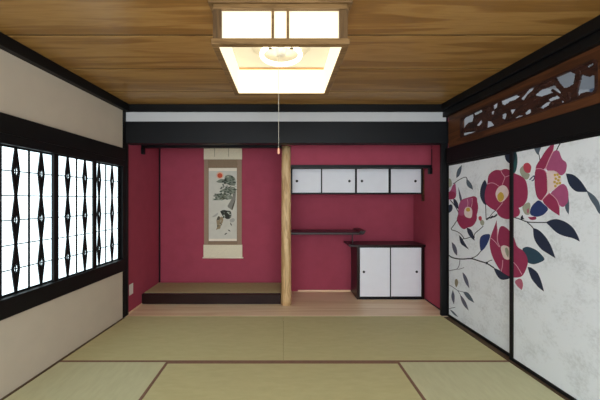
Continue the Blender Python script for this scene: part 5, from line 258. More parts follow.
 ('pine_light',2,[(-0.7638,1.3828),(-0.7677,1.3813),(-0.7720,1.3807),(-0.7767,1.3808),(-0.7819,1.3815),(-0.7861,1.3831),(-0.7893,1.3855),(-0.7894,1.3879),(-0.7862,1.3902),(-0.7820,1.3919),(-0.7766,1.3930),(-0.7710,1.3931),(-0.7651,1.3922),(-0.7613,1.3904),(-0.7595,1.3879),(-0.7604,1.3853)]),
 ('pine_light',2,[(-0.7942,1.3811),(-0.7923,1.3794),(-0.7910,1.3770),(-0.7912,1.3750),(-0.7929,1.3733),(-0.7961,1.3725),(-0.8009,1.3724),(-0.8051,1.3727),(-0.8087,1.3733),(-0.8109,1.3750),(-0.8118,1.3779),(-0.8110,1.3802),(-0.8084,1.3821),(-0.8048,1.3829),(-0.8003,1.3827),(-0.7968,1.3821)]),
 ('pine_grey',2,[(-0.8187,1.3975),(-0.8191,1.4013),(-0.8160,1.4051),(-0.8127,1.4071),(-0.8092,1.4075),(-0.8049,1.4078),(-0.7999,1.4082),(-0.7967,1.4066),(-0.7956,1.4030),(-0.7951,1.3997),(-0.7953,1.3967),(-0.7979,1.3937),(-0.8028,1.3907),(-0.8072,1.3899),(-0.8110,1.3912),(-0.8149,1.3938)]),
 ('pine_grey',2,[(-0.9303,1.3957),(-0.9266,1.3943),(-0.9248,1.3919),(-0.9246,1.3898),(-0.9259,1.3882),(-0.9300,1.3865),(-0.9368,1.3848),(-0.9431,1.3846),(-0.9489,1.3858),(-0.9536,1.3876),(-0.9573,1.3901),(-0.9570,1.3924),(-0.9528,1.3947),(-0.9477,1.3959),(-0.9417,1.3960),(-0.9359,1.3959)]),
 ('pine_grey',2,[(-0.8516,1.3634),(-0.8562,1.3623),(-0.8614,1.3625),(-0.8654,1.3635),(-0.8681,1.3651),(-0.8697,1.3676),(-0.8701,1.3710),(-0.8688,1.3736),(-0.8657,1.3752),(-0.8622,1.3764),(-0.8585,1.3772),(-0.8551,1.3769),(-0.8519,1.3756),(-0.8491,1.3730),(-0.8468,1.3692),(-0.8476,1.3660)]),
 ('pine_dark',2,[(-0.9557,1.3731),(-0.9598,1.3740),(-0.9637,1.3757),(-0.9650,1.3779),(-0.9636,1.3807),(-0.9611,1.3831),(-0.9574,1.3851),(-0.9529,1.3858),(-0.9478,1.3852),(-0.9434,1.3838),(-0.9397,1.3815),(-0.9393,1.3788),(-0.9420,1.3759),(-0.9448,1.3739),(-0.9478,1.3731),(-0.9514,1.3728)]),
 ('pine_dark',2,[(-0.8301,1.3220),(-0.8339,1.3236),(-0.8335,1.3267),(-0.8330,1.3294),(-0.8324,1.3318),(-0.8286,1.3334),(-0.8217,1.3342),(-0.8146,1.3343),(-0.8073,1.3338),(-0.8026,1.3322),(-0.8003,1.3296),(-0.8000,1.3267),(-0.8018,1.3236),(-0.8065,1.3220),(-0.8143,1.3219),(-0.8222,1.3219)]),
 ('pine_dark',2,[(-0.9745,1.3515),(-0.9787,1.3522),(-0.9829,1.3539),(-0.9858,1.3559),(-0.9872,1.3582),(-0.9862,1.3610),(-0.9828,1.3642),(-0.9791,1.3662),(-0.9750,1.3668),(-0.9705,1.3658),(-0.9658,1.3632),(-0.9628,1.3607),(-0.9615,1.3583),(-0.9627,1.3559),(-0.9664,1.3535),(-0.9703,1.3520)]),
 ('pine_dark',2,[(-0.9879,1.3813),(-0.9832,1.3793),(-0.9806,1.3760),(-0.9801,1.3726),(-0.9815,1.3690),(-0.9865,1.3669),(-0.9950,1.3665),(-1.0023,1.3666),(-1.0085,1.3673),(-1.0135,1.3695),(-1.0175,1.3731),(-1.0178,1.3766),(-1.0142,1.3798),(-1.0088,1.3816),(-1.0016,1.3821),(-0.9946,1.3819)]),
 ('pine_grey',2,[(-0.8783,1.3368),(-0.8743,1.3381),(-0.8689,1.3391),(-0.8641,1.3390),(-0.8599,1.3378),(-0.8552,1.3362),(-0.8499,1.3341),(-0.8499,1.3321),(-0.8551,1.3301),(-0.8606,1.3288),(-0.8664,1.3280),(-0.8720,1.3282),(-0.8772,1.3292),(-0.8804,1.3308),(-0.8817,1.3331),(-0.8810,1.3351)]),
 ('pine_light',2,[(-0.8675,1.3884),(-0.8616,1.3896),(-0.8537,1.3897),(-0.8459,1.3892),(-0.8382,1.3879),(-0.8345,1.3854),(-0.8349,1.3816),(-0.8374,1.3783),(-0.8420,1.3757),(-0.8482,1.3737),(-0.8560,1.3724),(-0.8632,1.3731),(-0.8699,1.3759),(-0.8733,1.3792),(-0.8734,1.3830),(-0.8715,1.3861)]),
 ('pine_light',2,[(-0.8850,1.3440),(-0.8805,1.3453),(-0.8762,1.3456),(-0.8721,1.3448),(-0.8682,1.3431),(-0.8655,1.3404),(-0.8640,1.3369),(-0.8655,1.3344),(-0.8699,1.3331),(-0.8745,1.3323),(-0.8792,1.3321),(-0.8837,1.3325),(-0.8880,1.3335),(-0.8906,1.3357),(-0.8915,1.3389),(-0.8896,1.3417)]),
 ('pine_grey',2,[(-0.9058,1.3270),(-0.9115,1.3263),(-0.9195,1.3272),(-0.9264,1.3287),(-0.9324,1.3307),(-0.9346,1.3334),(-0.9331,1.3369),(-0.9288,1.3395),(-0.9219,1.3412),(-0.9148,1.3415),(-0.9075,1.3405),(-0.9008,1.3390),(-0.8948,1.3372),(-0.8940,1.3349),(-0.8984,1.3320),(-0.9023,1.3294)]),
 ('pine_light',2,[(-0.9083,1.3360),(-0.9048,1.3373),(-0.9011,1.3379),(-0.8967,1.3376),(-0.8916,1.3366),(-0.8885,1.3344),(-0.8875,1.3313),(-0.8888,1.3283),(-0.8925,1.3254),(-0.8965,1.3235),(-0.9006,1.3224),(-0.9049,1.3233),(-0.9094,1.3263),(-0.9120,1.3291),(-0.9130,1.3316),(-0.9117,1.3339)]),
 ('pine_dark',2,[(-0.9087,1.3239),(-0.9129,1.3246),(-0.9175,1.3257),(-0.9207,1.3280),(-0.9226,1.3315),(-0.9215,1.3349),(-0.9175,1.3384),(-0.9133,1.3402),(-0.9089,1.3404),(-0.9039,1.3394),(-0.8984,1.3372),(-0.8964,1.3346),(-0.8977,1.3317),(-0.8996,1.3286),(-0.9019,1.3252),(-0.9050,1.3237)]),
 ('pine_light',2,[(-0.8818,1.3107),(-0.8852,1.3079),(-0.8926,1.3058),(-0.9011,1.3059),(-0.9106,1.3081),(-0.9178,1.3104),(-0.9228,1.3129),(-0.9247,1.3158),(-0.9235,1.3191),(-0.9180,1.3218),(-0.9082,1.3241),(-0.8992,1.3246),(-0.8910,1.3236),(-0.8860,1.3214),(-0.8840,1.3181),(-0.8827,1.3145)]),
 ('pine_light',2,[(-1.0107,1.3267),(-1.0177,1.3265),(-1.0238,1.3267),(-1.0278,1.3284),(-1.0296,1.3317),(-1.0286,1.3348),(-1.0246,1.3378),(-1.0196,1.3394),(-1.0135,1.3397),(-1.0068,1.3391),(-0.9993,1.3376),(-0.9961,1.3356),(-0.9970,1.3329),(-0.9980,1.3306),(-0.9988,1.3287),(-1.0030,1.3274)]),
 ('trunk_grey',2,[(-0.6917,1.4598),(-0.6941,1.3789),(-0.6966,1.3376),(-0.7000,1.3088),(-0.7046,1.2836),(-0.7103,1.2621),(-0.7162,1.2419),(-0.7221,1.2230),(-0.7281,1.2055),(-0.7342,1.1893),(-0.7413,1.1791),(-0.7494,1.1750),(-0.7585,1.1769),(-0.7686,1.1848),(-0.7784,1.1923),(-0.7879,1.1995),(-0.7972,1.2064),(-0.8061,1.2128),(-0.8111,1.2204),(-0.8120,1.2290),(-0.8088,1.2387),(-0.8017,1.2495),(-0.7940,1.2616),(-0.7859,1.2751),(-0.7774,1.2899),(-0.7684,1.3061),(-0.7599,1.3227),(-0.7518,1.3398),(-0.7441,1.3573),(-0.7369,1.3753),(-0.7294,1.3924),(-0.7215,1.4086),(-0.7111,1.4274)]),
 ('trunk_dark',3,[(-0.6960,1.3304),(-0.7049,1.2899),(-0.7107,1.2663),(-0.7165,1.2460),(-0.7250,1.2188),(-0.7420,1.1679),(-0.7501,1.1784),(-0.7519,1.1885),(-0.7501,1.2016),(-0.7456,1.2189),(-0.7384,1.2405),(-0.7310,1.2603),(-0.7235,1.2783),(-0.7138,1.2980)]),
 ('ink',2,[(-0.9158,1.1434),(-0.9157,1.1493),(-0.9116,1.1552),(-0.9034,1.1612),(-0.8912,1.1674),(-0.8787,1.1711),(-0.8659,1.1726),(-0.8529,1.1717),(-0.8396,1.1684),(-0.8262,1.1658),(-0.8127,1.1638),(-0.7991,1.1625),(-0.7855,1.1618),(-0.7746,1.1579),(-0.7665,1.1509),(-0.7612,1.1408),(-0.7587,1.1274),(-0.7573,1.1143),(-0.7569,1.1014),(-0.7576,1.0886),(-0.7594,1.0760),(-0.7636,1.0653),(-0.7703,1.0565),(-0.7794,1.0496),(-0.7909,1.0446),(-0.8024,1.0421),(-0.8139,1.0421),(-0.8254,1.0446),(-0.8369,1.0496),(-0.8476,1.0556),(-0.8575,1.0627),(-0.8665,1.0707),(-0.8748,1.0796),(-0.8822,1.0886),(-0.8886,1.0976),(-0.8942,1.1066),(-0.8989,1.1156),(-0.9034,1.1238),(-0.9077,1.1311),(-0.9118,1.1377)]),
 ('pine_light',3,[(-0.8465,1.0676),(-0.8497,1.0666),(-0.8539,1.0660),(-0.8585,1.0669),(-0.8636,1.0693),(-0.8659,1.0720),(-0.8655,1.0750),(-0.8629,1.0773),(-0.8583,1.0788),(-0.8541,1.0793),(-0.8503,1.0787),(-0.8467,1.0780),(-0.8432,1.0771),(-0.8418,1.0750),(-0.8425,1.0715),(-0.8440,1.0691)]),
 ('trunk_grey',3,[(-0.8686,1.1300),(-0.8700,1.1325),(-0.8693,1.1348),(-0.8676,1.1374),(-0.8651,1.1403),(-0.8616,1.1414),(-0.8571,1.1407),(-0.8541,1.1394),(-0.8527,1.1374),(-0.8520,1.1348),(-0.8523,1.1317),(-0.8534,1.1289),(-0.8554,1.1265),(-0.8581,1.1254),(-0.8616,1.1258),(-0.8651,1.1273)]),
 ('pine_light',3,[(-0.8108,1.1461),(-0.8052,1.1463),(-0.7998,1.1454),(-0.7957,1.1431),(-0.7931,1.1395),(-0.7941,1.1359),(-0.7988,1.1322),(-0.8034,1.1301),(-0.8079,1.1296),(-0.8128,1.1304),(-0.8182,1.1327),(-0.8211,1.1350),(-0.8217,1.1376),(-0.8214,1.1402),(-0.8201,1.1430),(-0.8166,1.1450)]),
 ('pine_dark',3,[(-0.8639,1.1451),(-0.8596,1.1461),(-0.8552,1.1452),(-0.8522,1.1430),(-0.8506,1.1394),(-0.8491,1.1349),(-0.8478,1.1296),(-0.8492,1.1257),(-0.8534,1.1232),(-0.8580,1.1228),(-0.8630,1.1245),(-0.8666,1.1271),(-0.8689,1.1305),(-0.8702,1.1344),(-0.8704,1.1387),(-0.8683,1.1423)]),
 ('pine_dark',3,[(-0.8803,1.0596),(-0.8819,1.0642),(-0.8806,1.0693),(-0.8787,1.0734),(-0.8763,1.0766),(-0.8729,1.0777),(-0.8684,1.0767),(-0.8651,1.0748),(-0.8629,1.0718),(-0.8611,1.0677),(-0.8597,1.0625),(-0.8610,1.0591),(-0.8650,1.0574),(-0.8687,1.0557),(-0.8720,1.0540),(-0.8759,1.0552)]),
 ('pine_light',3,[(-0.7925,1.1107),(-0.7964,1.1103),(-0.7995,1.1121),(-0.8028,1.1152),(-0.8063,1.1197),(-0.8067,1.1246),(-0.8041,1.1299),(-0.8009,1.1336),(-0.7971,1.1360),(-0.7930,1.1360),(-0.7887,1.1337),(-0.7859,1.1300),(-0.7847,1.1250),(-0.7845,1.1205),(-0.7852,1.1167),(-0.7879,1.1134)]),
 ('pine_dark',3,[(-0.7794,1.1440),(-0.7752,1.1443),(-0.7710,1.1408),(-0.7666,1.1374),(-0.7619,1.1341),(-0.7617,1.1301),(-0.7661,1.1252),(-0.7701,1.1223),(-0.7739,1.1212),(-0.7779,1.1209),(-0.7821,1.1215),(-0.7860,1.1241),(-0.7896,1.1287),(-0.7900,1.1327),(-0.7874,1.1362),(-0.7839,1.1400)]),
 ('pine_dark',3,[(-0.8651,1.1611),(-0.8641,1.1587),(-0.8644,1.1559),(-0.8651,1.1536),(-0.8663,1.1517),(-0.8684,1.1500),(-0.8714,1.1486),(-0.8742,1.1489),(-0.8766,1.1510),(-0.8780,1.1536),(-0.8781,1.1566),(-0.8774,1.1598),(-0.8756,1.1629),(-0.8732,1.1644),(-0.8702,1.1644),(-0.8676,1.1633)]),
 ('pine_light',3,[(-0.8645,1.1037),(-0.8583,1.1036),(-0.8521,1.1028),(-0.8487,1.1005),(-0.8482,1.0968),(-0.8481,1.0931),(-0.8483,1.0894),(-0.8514,1.0865),(-0.8573,1.0845),(-0.8631,1.0848),(-0.8686,1.0873),(-0.8727,1.0900),(-0.8756,1.0927),(-0.8762,1.0962),(-0.8746,1.1004),(-0.8707,1.1029)]),
 ('pine_light',3,[(-0.7620,1.1049),(-0.7641,1.1018),(-0.7664,1.0999),(-0.7701,1.0982),(-0.7753,1.0968),(-0.7790,1.0979),(-0.7812,1.1014),(-0.7833,1.1056),(-0.7853,1.1105),(-0.7837,1.1141),(-0.7785,1.1162),(-0.7734,1.1170),(-0.7683,1.1165),(-0.7641,1.1149),(-0.7608,1.1124),(-0.7601,1.1090)]),
 ('trunk_grey',3,[(-0.7663,1.0812),(-0.7623,1.0782),(-0.7592,1.0751),(-0.7583,1.0713),(-0.7598,1.0668),(-0.7621,1.0630),(-0.7655,1.0598),(-0.7697,1.0582),(-0.7748,1.0581),(-0.7783,1.0604),(-0.7800,1.0650),(-0.7806,1.0697),(-0.7801,1.0745),(-0.7782,1.0791),(-0.7752,1.0836),(-0.7712,1.0843)]),
 ('trunk_grey',3,[(-0.7953,1.1335),(-0.7960,1.1371),(-0.7942,1.1403),(-0.7911,1.1437),(-0.7865,1.1473),(-0.7827,1.1473),(-0.7796,1.1437),(-0.7772,1.1403),(-0.7756,1.1373),(-0.7746,1.1341),(-0.7743,1.1307),(-0.7766,1.1275),(-0.7815,1.1245),(-0.7856,1.1240),(-0.7888,1.1262),(-0.7921,1.1294)]),
 ('wash',1,[(-1.0328,1.0735),(-1.0326,1.0772),(-1.0287,1.0821),(-1.0209,1.0881),(-1.0094,1.0953),(-0.9978,1.1027),(-0.9862,1.1105),(-0.9714,1.1205),(-0.9447,1.1391),(-0.9472,1.1213),(-0.9505,1.1114),(-0.9555,1.1033),(-0.9625,1.0951),(-0.9715,1.0868),(-0.9807,1.0802),(-0.9900,1.0751),(-0.9996,1.0717),(-1.0093,1.0699),(-1.0174,1.0692),(-1.0241,1.0696),(-1.0292,1.0710)]),
 ('eagle',3,[(-0.9302,1.0836),(-0.9374,1.0860),(-0.9449,1.0826),(-0.9528,1.0733),(-0.9611,1.0582),(-0.9670,1.0438),(-0.9706,1.0299),(-0.9719,1.0167),(-0.9708,1.0041),(-0.9694,0.9916),(-0.9676,0.9790),(-0.9654,0.9664),(-0.9629,0.9538),(-0.9622,0.9413),(-0.9632,0.9289),(-0.9673,0.9136),(-0.9778,0.8861),(-0.9592,0.8933),(-0.9491,0.8967),(-0.9414,0.8985),(-0.9339,0.8995),(-0.9268,0.8999),(-0.9208,0.9032),(-0.9161,0.9095),(-0.9127,0.9188),(-0.9106,0.9310),(-0.9074,0.9426),(-0.9033,0.9535),(-0.8982,0.9639),(-0.8921,0.9736),(-0.8866,0.9847),(-0.8817,0.9973),(-0.8775,1.0113),(-0.8739,1.0268),(-0.8727,1.0405),(-0.8737,1.0523),(-0.8771,1.0624),(-0.8829,1.0707),(-0.8886,1.0756),(-0.8941,1.0772),(-0.8996,1.0755),(-0.9050,1.0705),(-0.9108,1.0688),(-0.9169,1.0704),(-0.9233,1.0753)]),
 ('trunk_dark',4,[(-0.9329,1.0841),(-0.9384,1.0847),(-0.9445,1.0807),(-0.9512,1.0723),(-0.9584,1.0593),(-0.9631,1.0484),(-0.9652,1.0394),(-0.9649,1.0324),(-0.9620,1.0273),(-0.9577,1.0245),(-0.9519,1.0237),(-0.9447,1.0252),(-0.9361,1.0288),(-0.9295,1.0338),(-0.9248,1.0403),(-0.9221,1.0482),(-0.9214,1.0575),(-0.9221,1.0658),(-0.9242,1.0730),(-0.9278,1.0791)]),
 ('trunk_dark',4,[(-0.9029,0.9538),(-0.9053,0.9551),(-0.9066,0.9575),(-0.9066,0.9599),(-0.9055,0.9623),(-0.9034,0.9643),(-0.9003,0.9658),(-0.8975,0.9656),(-0.8949,0.9639),(-0.8925,0.9621),(-0.8902,0.9604),(-0.8895,0.9585),(-0.8902,0.9565),(-0.8923,0.9550),(-0.8959,0.9540),(-0.8994,0.9536)]),
 ('pine_light',4,[(-0.9412,1.0266),(-0.9413,1.0239),(-0.9430,1.0215),(-0.9456,1.0200),(-0.9489,1.0194),(-0.9519,1.0195),(-0.9545,1.0203),(-0.9560,1.0221),(-0.9565,1.0247),(-0.9567,1.0272),(-0.9568,1.0296),(-0.9550,1.0314),(-0.9513,1.0327),(-0.9480,1.0327),(-0.9450,1.0314),(-0.9427,1.0294)]),
 ('pine_light',4,[(-0.9066,1.0010),(-0.9090,0.9994),(-0.9123,0.9980),(-0.9151,0.9980),(-0.9172,0.9994),(-0.9196,1.0014),(-0.9223,1.0040),(-0.9224,1.0062),(-0.9199,1.0082),(-0.9169,1.0094),(-0.9136,1.0099),(-0.9108,1.0097),(-0.9087,1.0090),(-0.9069,1.0074),(-0.9054,1.0050),(-0.9053,1.0029)]),
 ('trunk_dark',4,[(-0.9619,0.9524),(-0.9597,0.9538),(-0.9563,0.9541),(-0.9530,0.9536),(-0.9496,0.9522),(-0.9482,0.9506),(-0.9486,0.9486),(-0.9491,0.9466),(-0.9496,0.9444),(-0.9514,0.9427),(-0.9545,0.9415),(-0.9580,0.9416),(-0.9617,0.9428),(-0.9635,0.9448),(-0.9636,0.9475),(-0.9631,0.9500)]),
 ('trunk_dark',4,[(-0.9460,0.9306),(-0.9478,0.9286),(-0.9508,0.9275),(-0.9537,0.9273),(-0.9566,0.9281),(-0.9590,0.9291),(-0.9610,0.9304),(-0.9621,0.9324),(-0.9623,0.9350),(-0.9609,0.9372),(-0.9582,0.9391),(-0.9551,0.9397),(-0.9519,0.9389),(-0.9489,0.9376),(-0.9463,0.9355),(-0.9453,0.9332)]),
 ('trunk_dark',4,[(-0.9472,0.9399),(-0.9499,0.9408),(-0.9523,0.9428),(-0.9537,0.9453),(-0.9543,0.9482),(-0.9528,0.9503),(-0.9493,0.9518),(-0.9461,0.9527),(-0.9431,0.9531),(-0.9406,0.9520),(-0.9386,0.9494),(-0.9377,0.9470),(-0.9380,0.9446),(-0.9392,0.9426),(-0.9414,0.9410),(-0.9441,0.9401)]),
 ('trunk_dark',4,[(-0.9087,0.9768),(-0.9113,0.9750),(-0.9144,0.9736),(-0.9176,0.9739),(-0.9210,0.9760),(-0.9232,0.9781),(-0.9241,0.9801),(-0.9240,0.9825),(-0.9229,0.9853),(-0.9204,0.9864),(-0.9166,0.9859),(-0.9133,0.9852),(-0.9105,0.9845),(-0.9083,0.9831),(-0.9066,0.9812),(-0.9067,0.9791)]),
 ('pine_light',4,[(-0.9115,0.9683),(-0.9096,0.9666),(-0.9093,0.9640),(-0.9101,0.9619),(-0.9121,0.9605),(-0.9147,0.9590),(-0.9178,0.9575),(-0.9208,0.9576),(-0.9235,0.9593),(-0.9257,0.9613),(-0.9273,0.9636),(-0.9270,0.9661),(-0.9248,0.9686),(-0.9219,0.9697),(-0.9183,0.9694),(-0.9148,0.9690)]),
 ('pine_light',4,[(-0.9153,1.0228),(-0.9163,1.0248),(-0.9168,1.0267),(-0.9152,1.0284),(-0.9118,1.0298),(-0.9086,1.0307),(-0.9059,1.0312),(-0.9030,1.0302),(-0.8999,1.0277),(-0.8989,1.0251),(-0.8999,1.0224),(-0.9019,1.0201),(-0.9049,1.0183),(-0.9080,1.0180),(-0.9112,1.0191),(-0.9137,1.0207)]),
 ('ink',2,[(-0.8110,0.8904),(-0.7981,0.8888),(-0.7909,0.8866),(-0.7851,0.8834),(-0.7779,0.8774),(-0.7650,0.8645),(-0.7795,0.8653),(-0.7873,0.8672),(-0.7930,0.8704),(-0.7997,0.8766)]),
 ('ink',2,[(-0.8585,0.8142),(-0.8504,0.8279),(-0.8450,0.8343),(-0.8396,0.8379),(-0.8315,0.8405),(-0.8153,0.8429),(-0.8234,0.8316),(-0.8288,0.8260),(-0.8342,0.8224),(-0.8423,0.8190)]),
 ('ink',2,[(-0.7765,0.9910),(-0.7668,0.9862),(-0.7618,0.9816),(-0.7582,0.9757),(-0.7542,0.9654),(-0.7477,0.9436),(-0.7591,0.9509),(-0.7646,0.9562),(-0.7682,0.9622),(-0.7716,0.9716)]),
 ('wash',2,[(-0.7830,1.0230),(-0.7803,1.0315),(-0.7734,1.0390),(-0.7625,1.0457),(-0.7474,1.0514),(-0.7344,1.0538),(-0.7236,1.0527),(-0.7150,1.0482),(-0.7085,1.0403),(-0.7059,1.0320),(-0.7069,1.0234),(-0.7118,1.0144),(-0.7204,1.0050),(-0.7298,0.9986),(-0.7398,0.9950),(-0.7506,0.9943),(-0.7621,0.9964),(-0.7711,1.0004),(-0.7776,1.0061),(-0.7815,1.0137)]),
]

# ------------------------------------------------------------------ materials
def lin(c):
    return tuple(((v / 255) / 12.92 if v / 255 <= .04045 else ((v / 255 + .055) / 1.055) ** 2.4) for v in c) + (1,)

MATS = {}
def base_mat(name, rough=.6, spec=.5):
    m = bpy.data.materials.new(name); m.use_nodes = True
    b = m.node_tree.nodes['Principled BSDF']
    b.inputs['Roughness'].default_value = rough
    b.inputs['Specular IOR Level'].default_value = spec
    MATS[name] = m
    return m, m.node_tree.nodes, m.node_tree.links, b

def plain(name, rgb, rough=.6, spec=.5, var=.04, scale=12, bump=0., bscale=200):
    """a colour with a little procedural unevenness"""
    m, N, L, b = base_mat(name, rough, spec)
    tc = N.new('ShaderNodeTexCoord'); no = N.new('ShaderNodeTexNoise'); no.inputs['Scale'].default_value = scale
    no.inputs['Detail'].default_value = 5
    L.new(tc.outputs['Object'], no.inputs['Vector'])
    cr = N.new('ShaderNodeValToRGB')
    c = lin(rgb)
    cr.color_ramp.elements[0].position = .3; cr.color_ramp.elements[1].position = .7
    cr.color_ramp.elements[0].color = tuple(v * (1 - var) for v in c[:3]) + (1,)
    cr.color_ramp.elements[1].color = tuple(min(1, v * (1 + var)) for v in c[:3]) + (1,)
    L.new(no.outputs['Fac'], cr.inputs['Fac']); L.new(cr.outputs['Color'], b.inputs['Base Color'])
    if bump:
        n2 = N.new('ShaderNodeTexNoise'); n2.inputs['Scale'].default_value = bscale; n2.inputs['Detail'].default_value = 3
        L.new(tc.outputs['Object'], n2.inputs['Vector'])
        bp = N.new('ShaderNodeBump'); bp.inputs['Strength'].default_value = bump; bp.inputs['Distance'].default_value = .002
        L.new(n2.outputs['Fac'], bp.inputs['Height']); L.new(bp.outputs['Normal'], b.inputs['Normal'])
    return m

def wood(name, dark, mid, light, axis='X', scale=1., rough=.45, spec=.4, pitch=None, offset=0, stretch=.06):
    """wood with grain running along one axis; pitch = board width across Y (a new figure on every board)"""
    m, N, L, b = base_mat(name, rough, spec)
    tc = N.new('ShaderNodeTexCoord'); src = tc.outputs['Object']
    if pitch:
        sep = N.new('ShaderNodeSeparateXYZ'); L.new(src, sep.inputs[0])
        a = N.new('ShaderNodeMath'); a.operation = 'ADD'; a.inputs[1].default_value = offset; L.new(sep.outputs['Y'], a.inputs[0])
        d = N.new('ShaderNodeMath'); d.operation = 'DIVIDE'; d.inputs[1].default_value = pitch; L.new(a.outputs[0], d.inputs[0])
        f = N.new('ShaderNodeMath'); f.operation = 'FLOOR'; L.new(d.outputs[0], f.inputs[0])
        k = N.new('ShaderNodeMath'); k.operation = 'MULTIPLY'; k.inputs[1].default_value = 7.31; L.new(f.outputs[0], k.inputs[0])
        x = N.new('ShaderNodeMath'); x.operation = 'ADD'; L.new(sep.outputs['X'], x.inputs[0]); L.new(k.outputs[0], x.inputs[1])
        cb = N.new('ShaderNodeCombineXYZ'); L.new(x.outputs[0], cb.inputs['X']); L.new(sep.outputs['Y'], cb.inputs['Y']); L.new(k.outputs[0], cb.inputs['Z'])
        src = cb.outputs[0]
    mp = N.new('ShaderNodeMapping')
    s = [scale] * 3; s['XYZ'.index(axis)] = scale * stretch
    mp.inputs['Scale'].default_value = s
    L.new(src, mp.inputs['Vector'])
    n1 = N.new('ShaderNodeTexNoise'); n1.inputs['Scale'].default_value = 5; n1.inputs['Detail'].default_value = 6; n1.inputs['Distortion'].default_value = 1.2
    L.new(mp.outputs[0], n1.inputs['Vector'])
    n2 = N.new('ShaderNodeTexNoise'); n2.inputs['Scale'].default_value = 55; n2.inputs['Detail'].default_value = 3
    L.new(mp.outputs[0], n2.inputs['Vector'])
    sn = N.new('ShaderNodeMath'); sn.operation = 'MULTIPLY'; sn.inputs[1].default_value = 26; L.new(n1.outputs['Fac'], sn.inputs[0])
    si = N.new('ShaderNodeMath'); si.operation = 'SINE'; L.new(sn.outputs[0], si.inputs[0])
    m1 = N.new('ShaderNodeMath'); m1.operation = 'MULTIPLY_ADD'; m1.inputs[1].default_value = .13; m1.inputs[2].default_value = .0; L.new(si.outputs[0], m1.inputs[0])
    ad = N.new('ShaderNodeMath'); ad.operation = 'ADD'; L.new(m1.outputs[0], ad.inputs[0]); L.new(n1.outputs['Fac'], ad.inputs[1])
    m2 = N.new('ShaderNodeMath'); m2.operation = 'MULTIPLY_ADD'; m2.inputs[1].default_value = .35; m2.inputs[2].default_value = -.17; L.new(n2.outputs['Fac'], m2.inputs[0])
    a2 = N.new('ShaderNodeMath'); a2.operation = 'ADD'; L.new(ad.outputs[0], a2.inputs[0]); L.new(m2.outputs[0], a2.inputs[1])
    cr = N.new('ShaderNodeValToRGB'); e = cr.color_ramp.elements
    e[0].position = .28; e[0].color = lin(dark); e[1].position = .72; e[1].color = lin(light)
    q = e.new(.5); q.color = lin(mid)
    L.new(a2.outputs[0], cr.inputs['Fac']); L.new(cr.outputs['Color'], b.inputs['Base Color'])
    return m

def tatami(name, across, c0, c1):
    """woven rush: fine ribs across the mat plus soft blotches"""
    m, N, L, b = base_mat(name, .62, .35)
    tc = N.new('ShaderNodeTexCoord')
    wv = N.new('ShaderNodeTexWave'); wv.wave_type = 'BANDS'; wv.bands_direction = across
    wv.inputs['Scale'].default_value = 38; wv.inputs['Distortion'].default_value = .6; wv.inputs['Detail'].default_value = 1
    L.new(tc.outputs['Object'], wv.inputs['Vector'])
    no = N.new('ShaderNodeTexNoise'); no.inputs['Scale'].default_value = 9; no.inputs['Detail'].default_value = 7
    mp = N.new('ShaderNodeMapping'); mp.inputs['Scale'].default_value = (1, 4, 1) if across == 'X' else (4, 1, 1)
    L.new(tc.outputs['Object'], mp.inputs['Vector']); L.new(mp.outputs[0], no.inputs['Vector'])
    mx = N.new('ShaderNodeMath'); mx.operation = 'MULTIPLY_ADD'; mx.inputs[1].default_value = .22; L.new(wv.outputs['Fac'], mx.inputs[0]); L.new(no.outputs['Fac'], mx.inputs[2])
    cr = N.new('ShaderNodeValToRGB'); e = cr.color_ramp.elements
    e[0].position = .35; e[0].color = lin(c0); e[1].position = .85; e[1].color = lin(c1)
    L.new(mx.outputs[0], cr.inputs['Fac']); L.new(cr.outputs['Color'], b.inputs['Base Color'])
    bp = N.new('ShaderNodeBump'); bp.inputs['Strength'].default_value = .25; bp.inputs['Distance'].default_value = .002
    L.new(wv.outputs['Fac'], bp.inputs['Height']); L.new(bp.outputs['Normal'], b.inputs['Normal'])
    return m

def emit(name, rgb, strength):
    m = bpy.data.materials.new(name); m.use_nodes = True
    N = m.node_tree.nodes; L = m.node_tree.links; N.clear()
    o = N.new('ShaderNodeOutputMaterial'); e = N.new('ShaderNodeEmission')
    e.inputs['Color'].default_value = lin(rgb); e.inputs['Strength'].default_value = strength
    d = N.new('ShaderNodeBsdfDiffuse'); d.inputs['Color'].default_value = (.75, .68, .5, 1) if name == 'lamp_paper' else (.8, .8, .78, 1)
    a = N.new('ShaderNodeAddShader')
    L.new(e.outputs[0], a.inputs[0]); L.new(d.outputs[0], a.inputs[1]); L.new(a.outputs[0], o.inputs['Surface'])
    MATS[name] = m
    return m

plain('plaster_beige', (196, 184, 166), .9, .1, .03, 6, .25, 350)
plain('plaster_white', (200, 201, 203), .85, .1, .02, 5)
plain('plaster_red', (163, 72, 90), .9, .08, .05, 8, .2, 350)
plain('black_lacquer', (14, 16, 20), .48, .28, .1, 8)
plain('black_satin', (13, 13, 15), .5, .25, .1, 8)
plain('dark_brown_lacquer', (38, 20, 20), .3, .3, .15, 8)
plain('rail_wood', (92, 74, 54), .6, .3, .12, 10)
plain('heri_cloth', (138, 106, 88), .8, .2, .12, 60)
plain('door_paper', (232, 233, 240), .7, .2, .015, 10)
plain('knob_black', (14, 14, 16), .35, .5, .05, 10)
plain('outlet_plastic', (226, 222, 214), .4, .4, .01, 10)
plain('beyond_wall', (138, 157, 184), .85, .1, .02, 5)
plain('socket_dark', (120, 116, 110), .5, .4, .01, 10)
plain('cream_silk', (226, 216, 190), .8, .15, .05, 60)
plain('taupe_silk', (142, 120, 98), .8, .15, .07, 70)
plain('taupe_silk_light', (158, 132, 112), .8, .15, .06, 70)
plain('scroll_paper', (206, 202, 190), .85, .1, .04, 14)
plain('scroll_white', (236, 224, 205), .85, .1, .02, 14)
plain('scroll_cord', (176, 166, 140), .8, .1, .05, 30)
plain('reflector_white', (240, 236, 225), .5, .3, .01, 5)
plain('cord_white', (196, 190, 174), .6, .2, .02, 20)
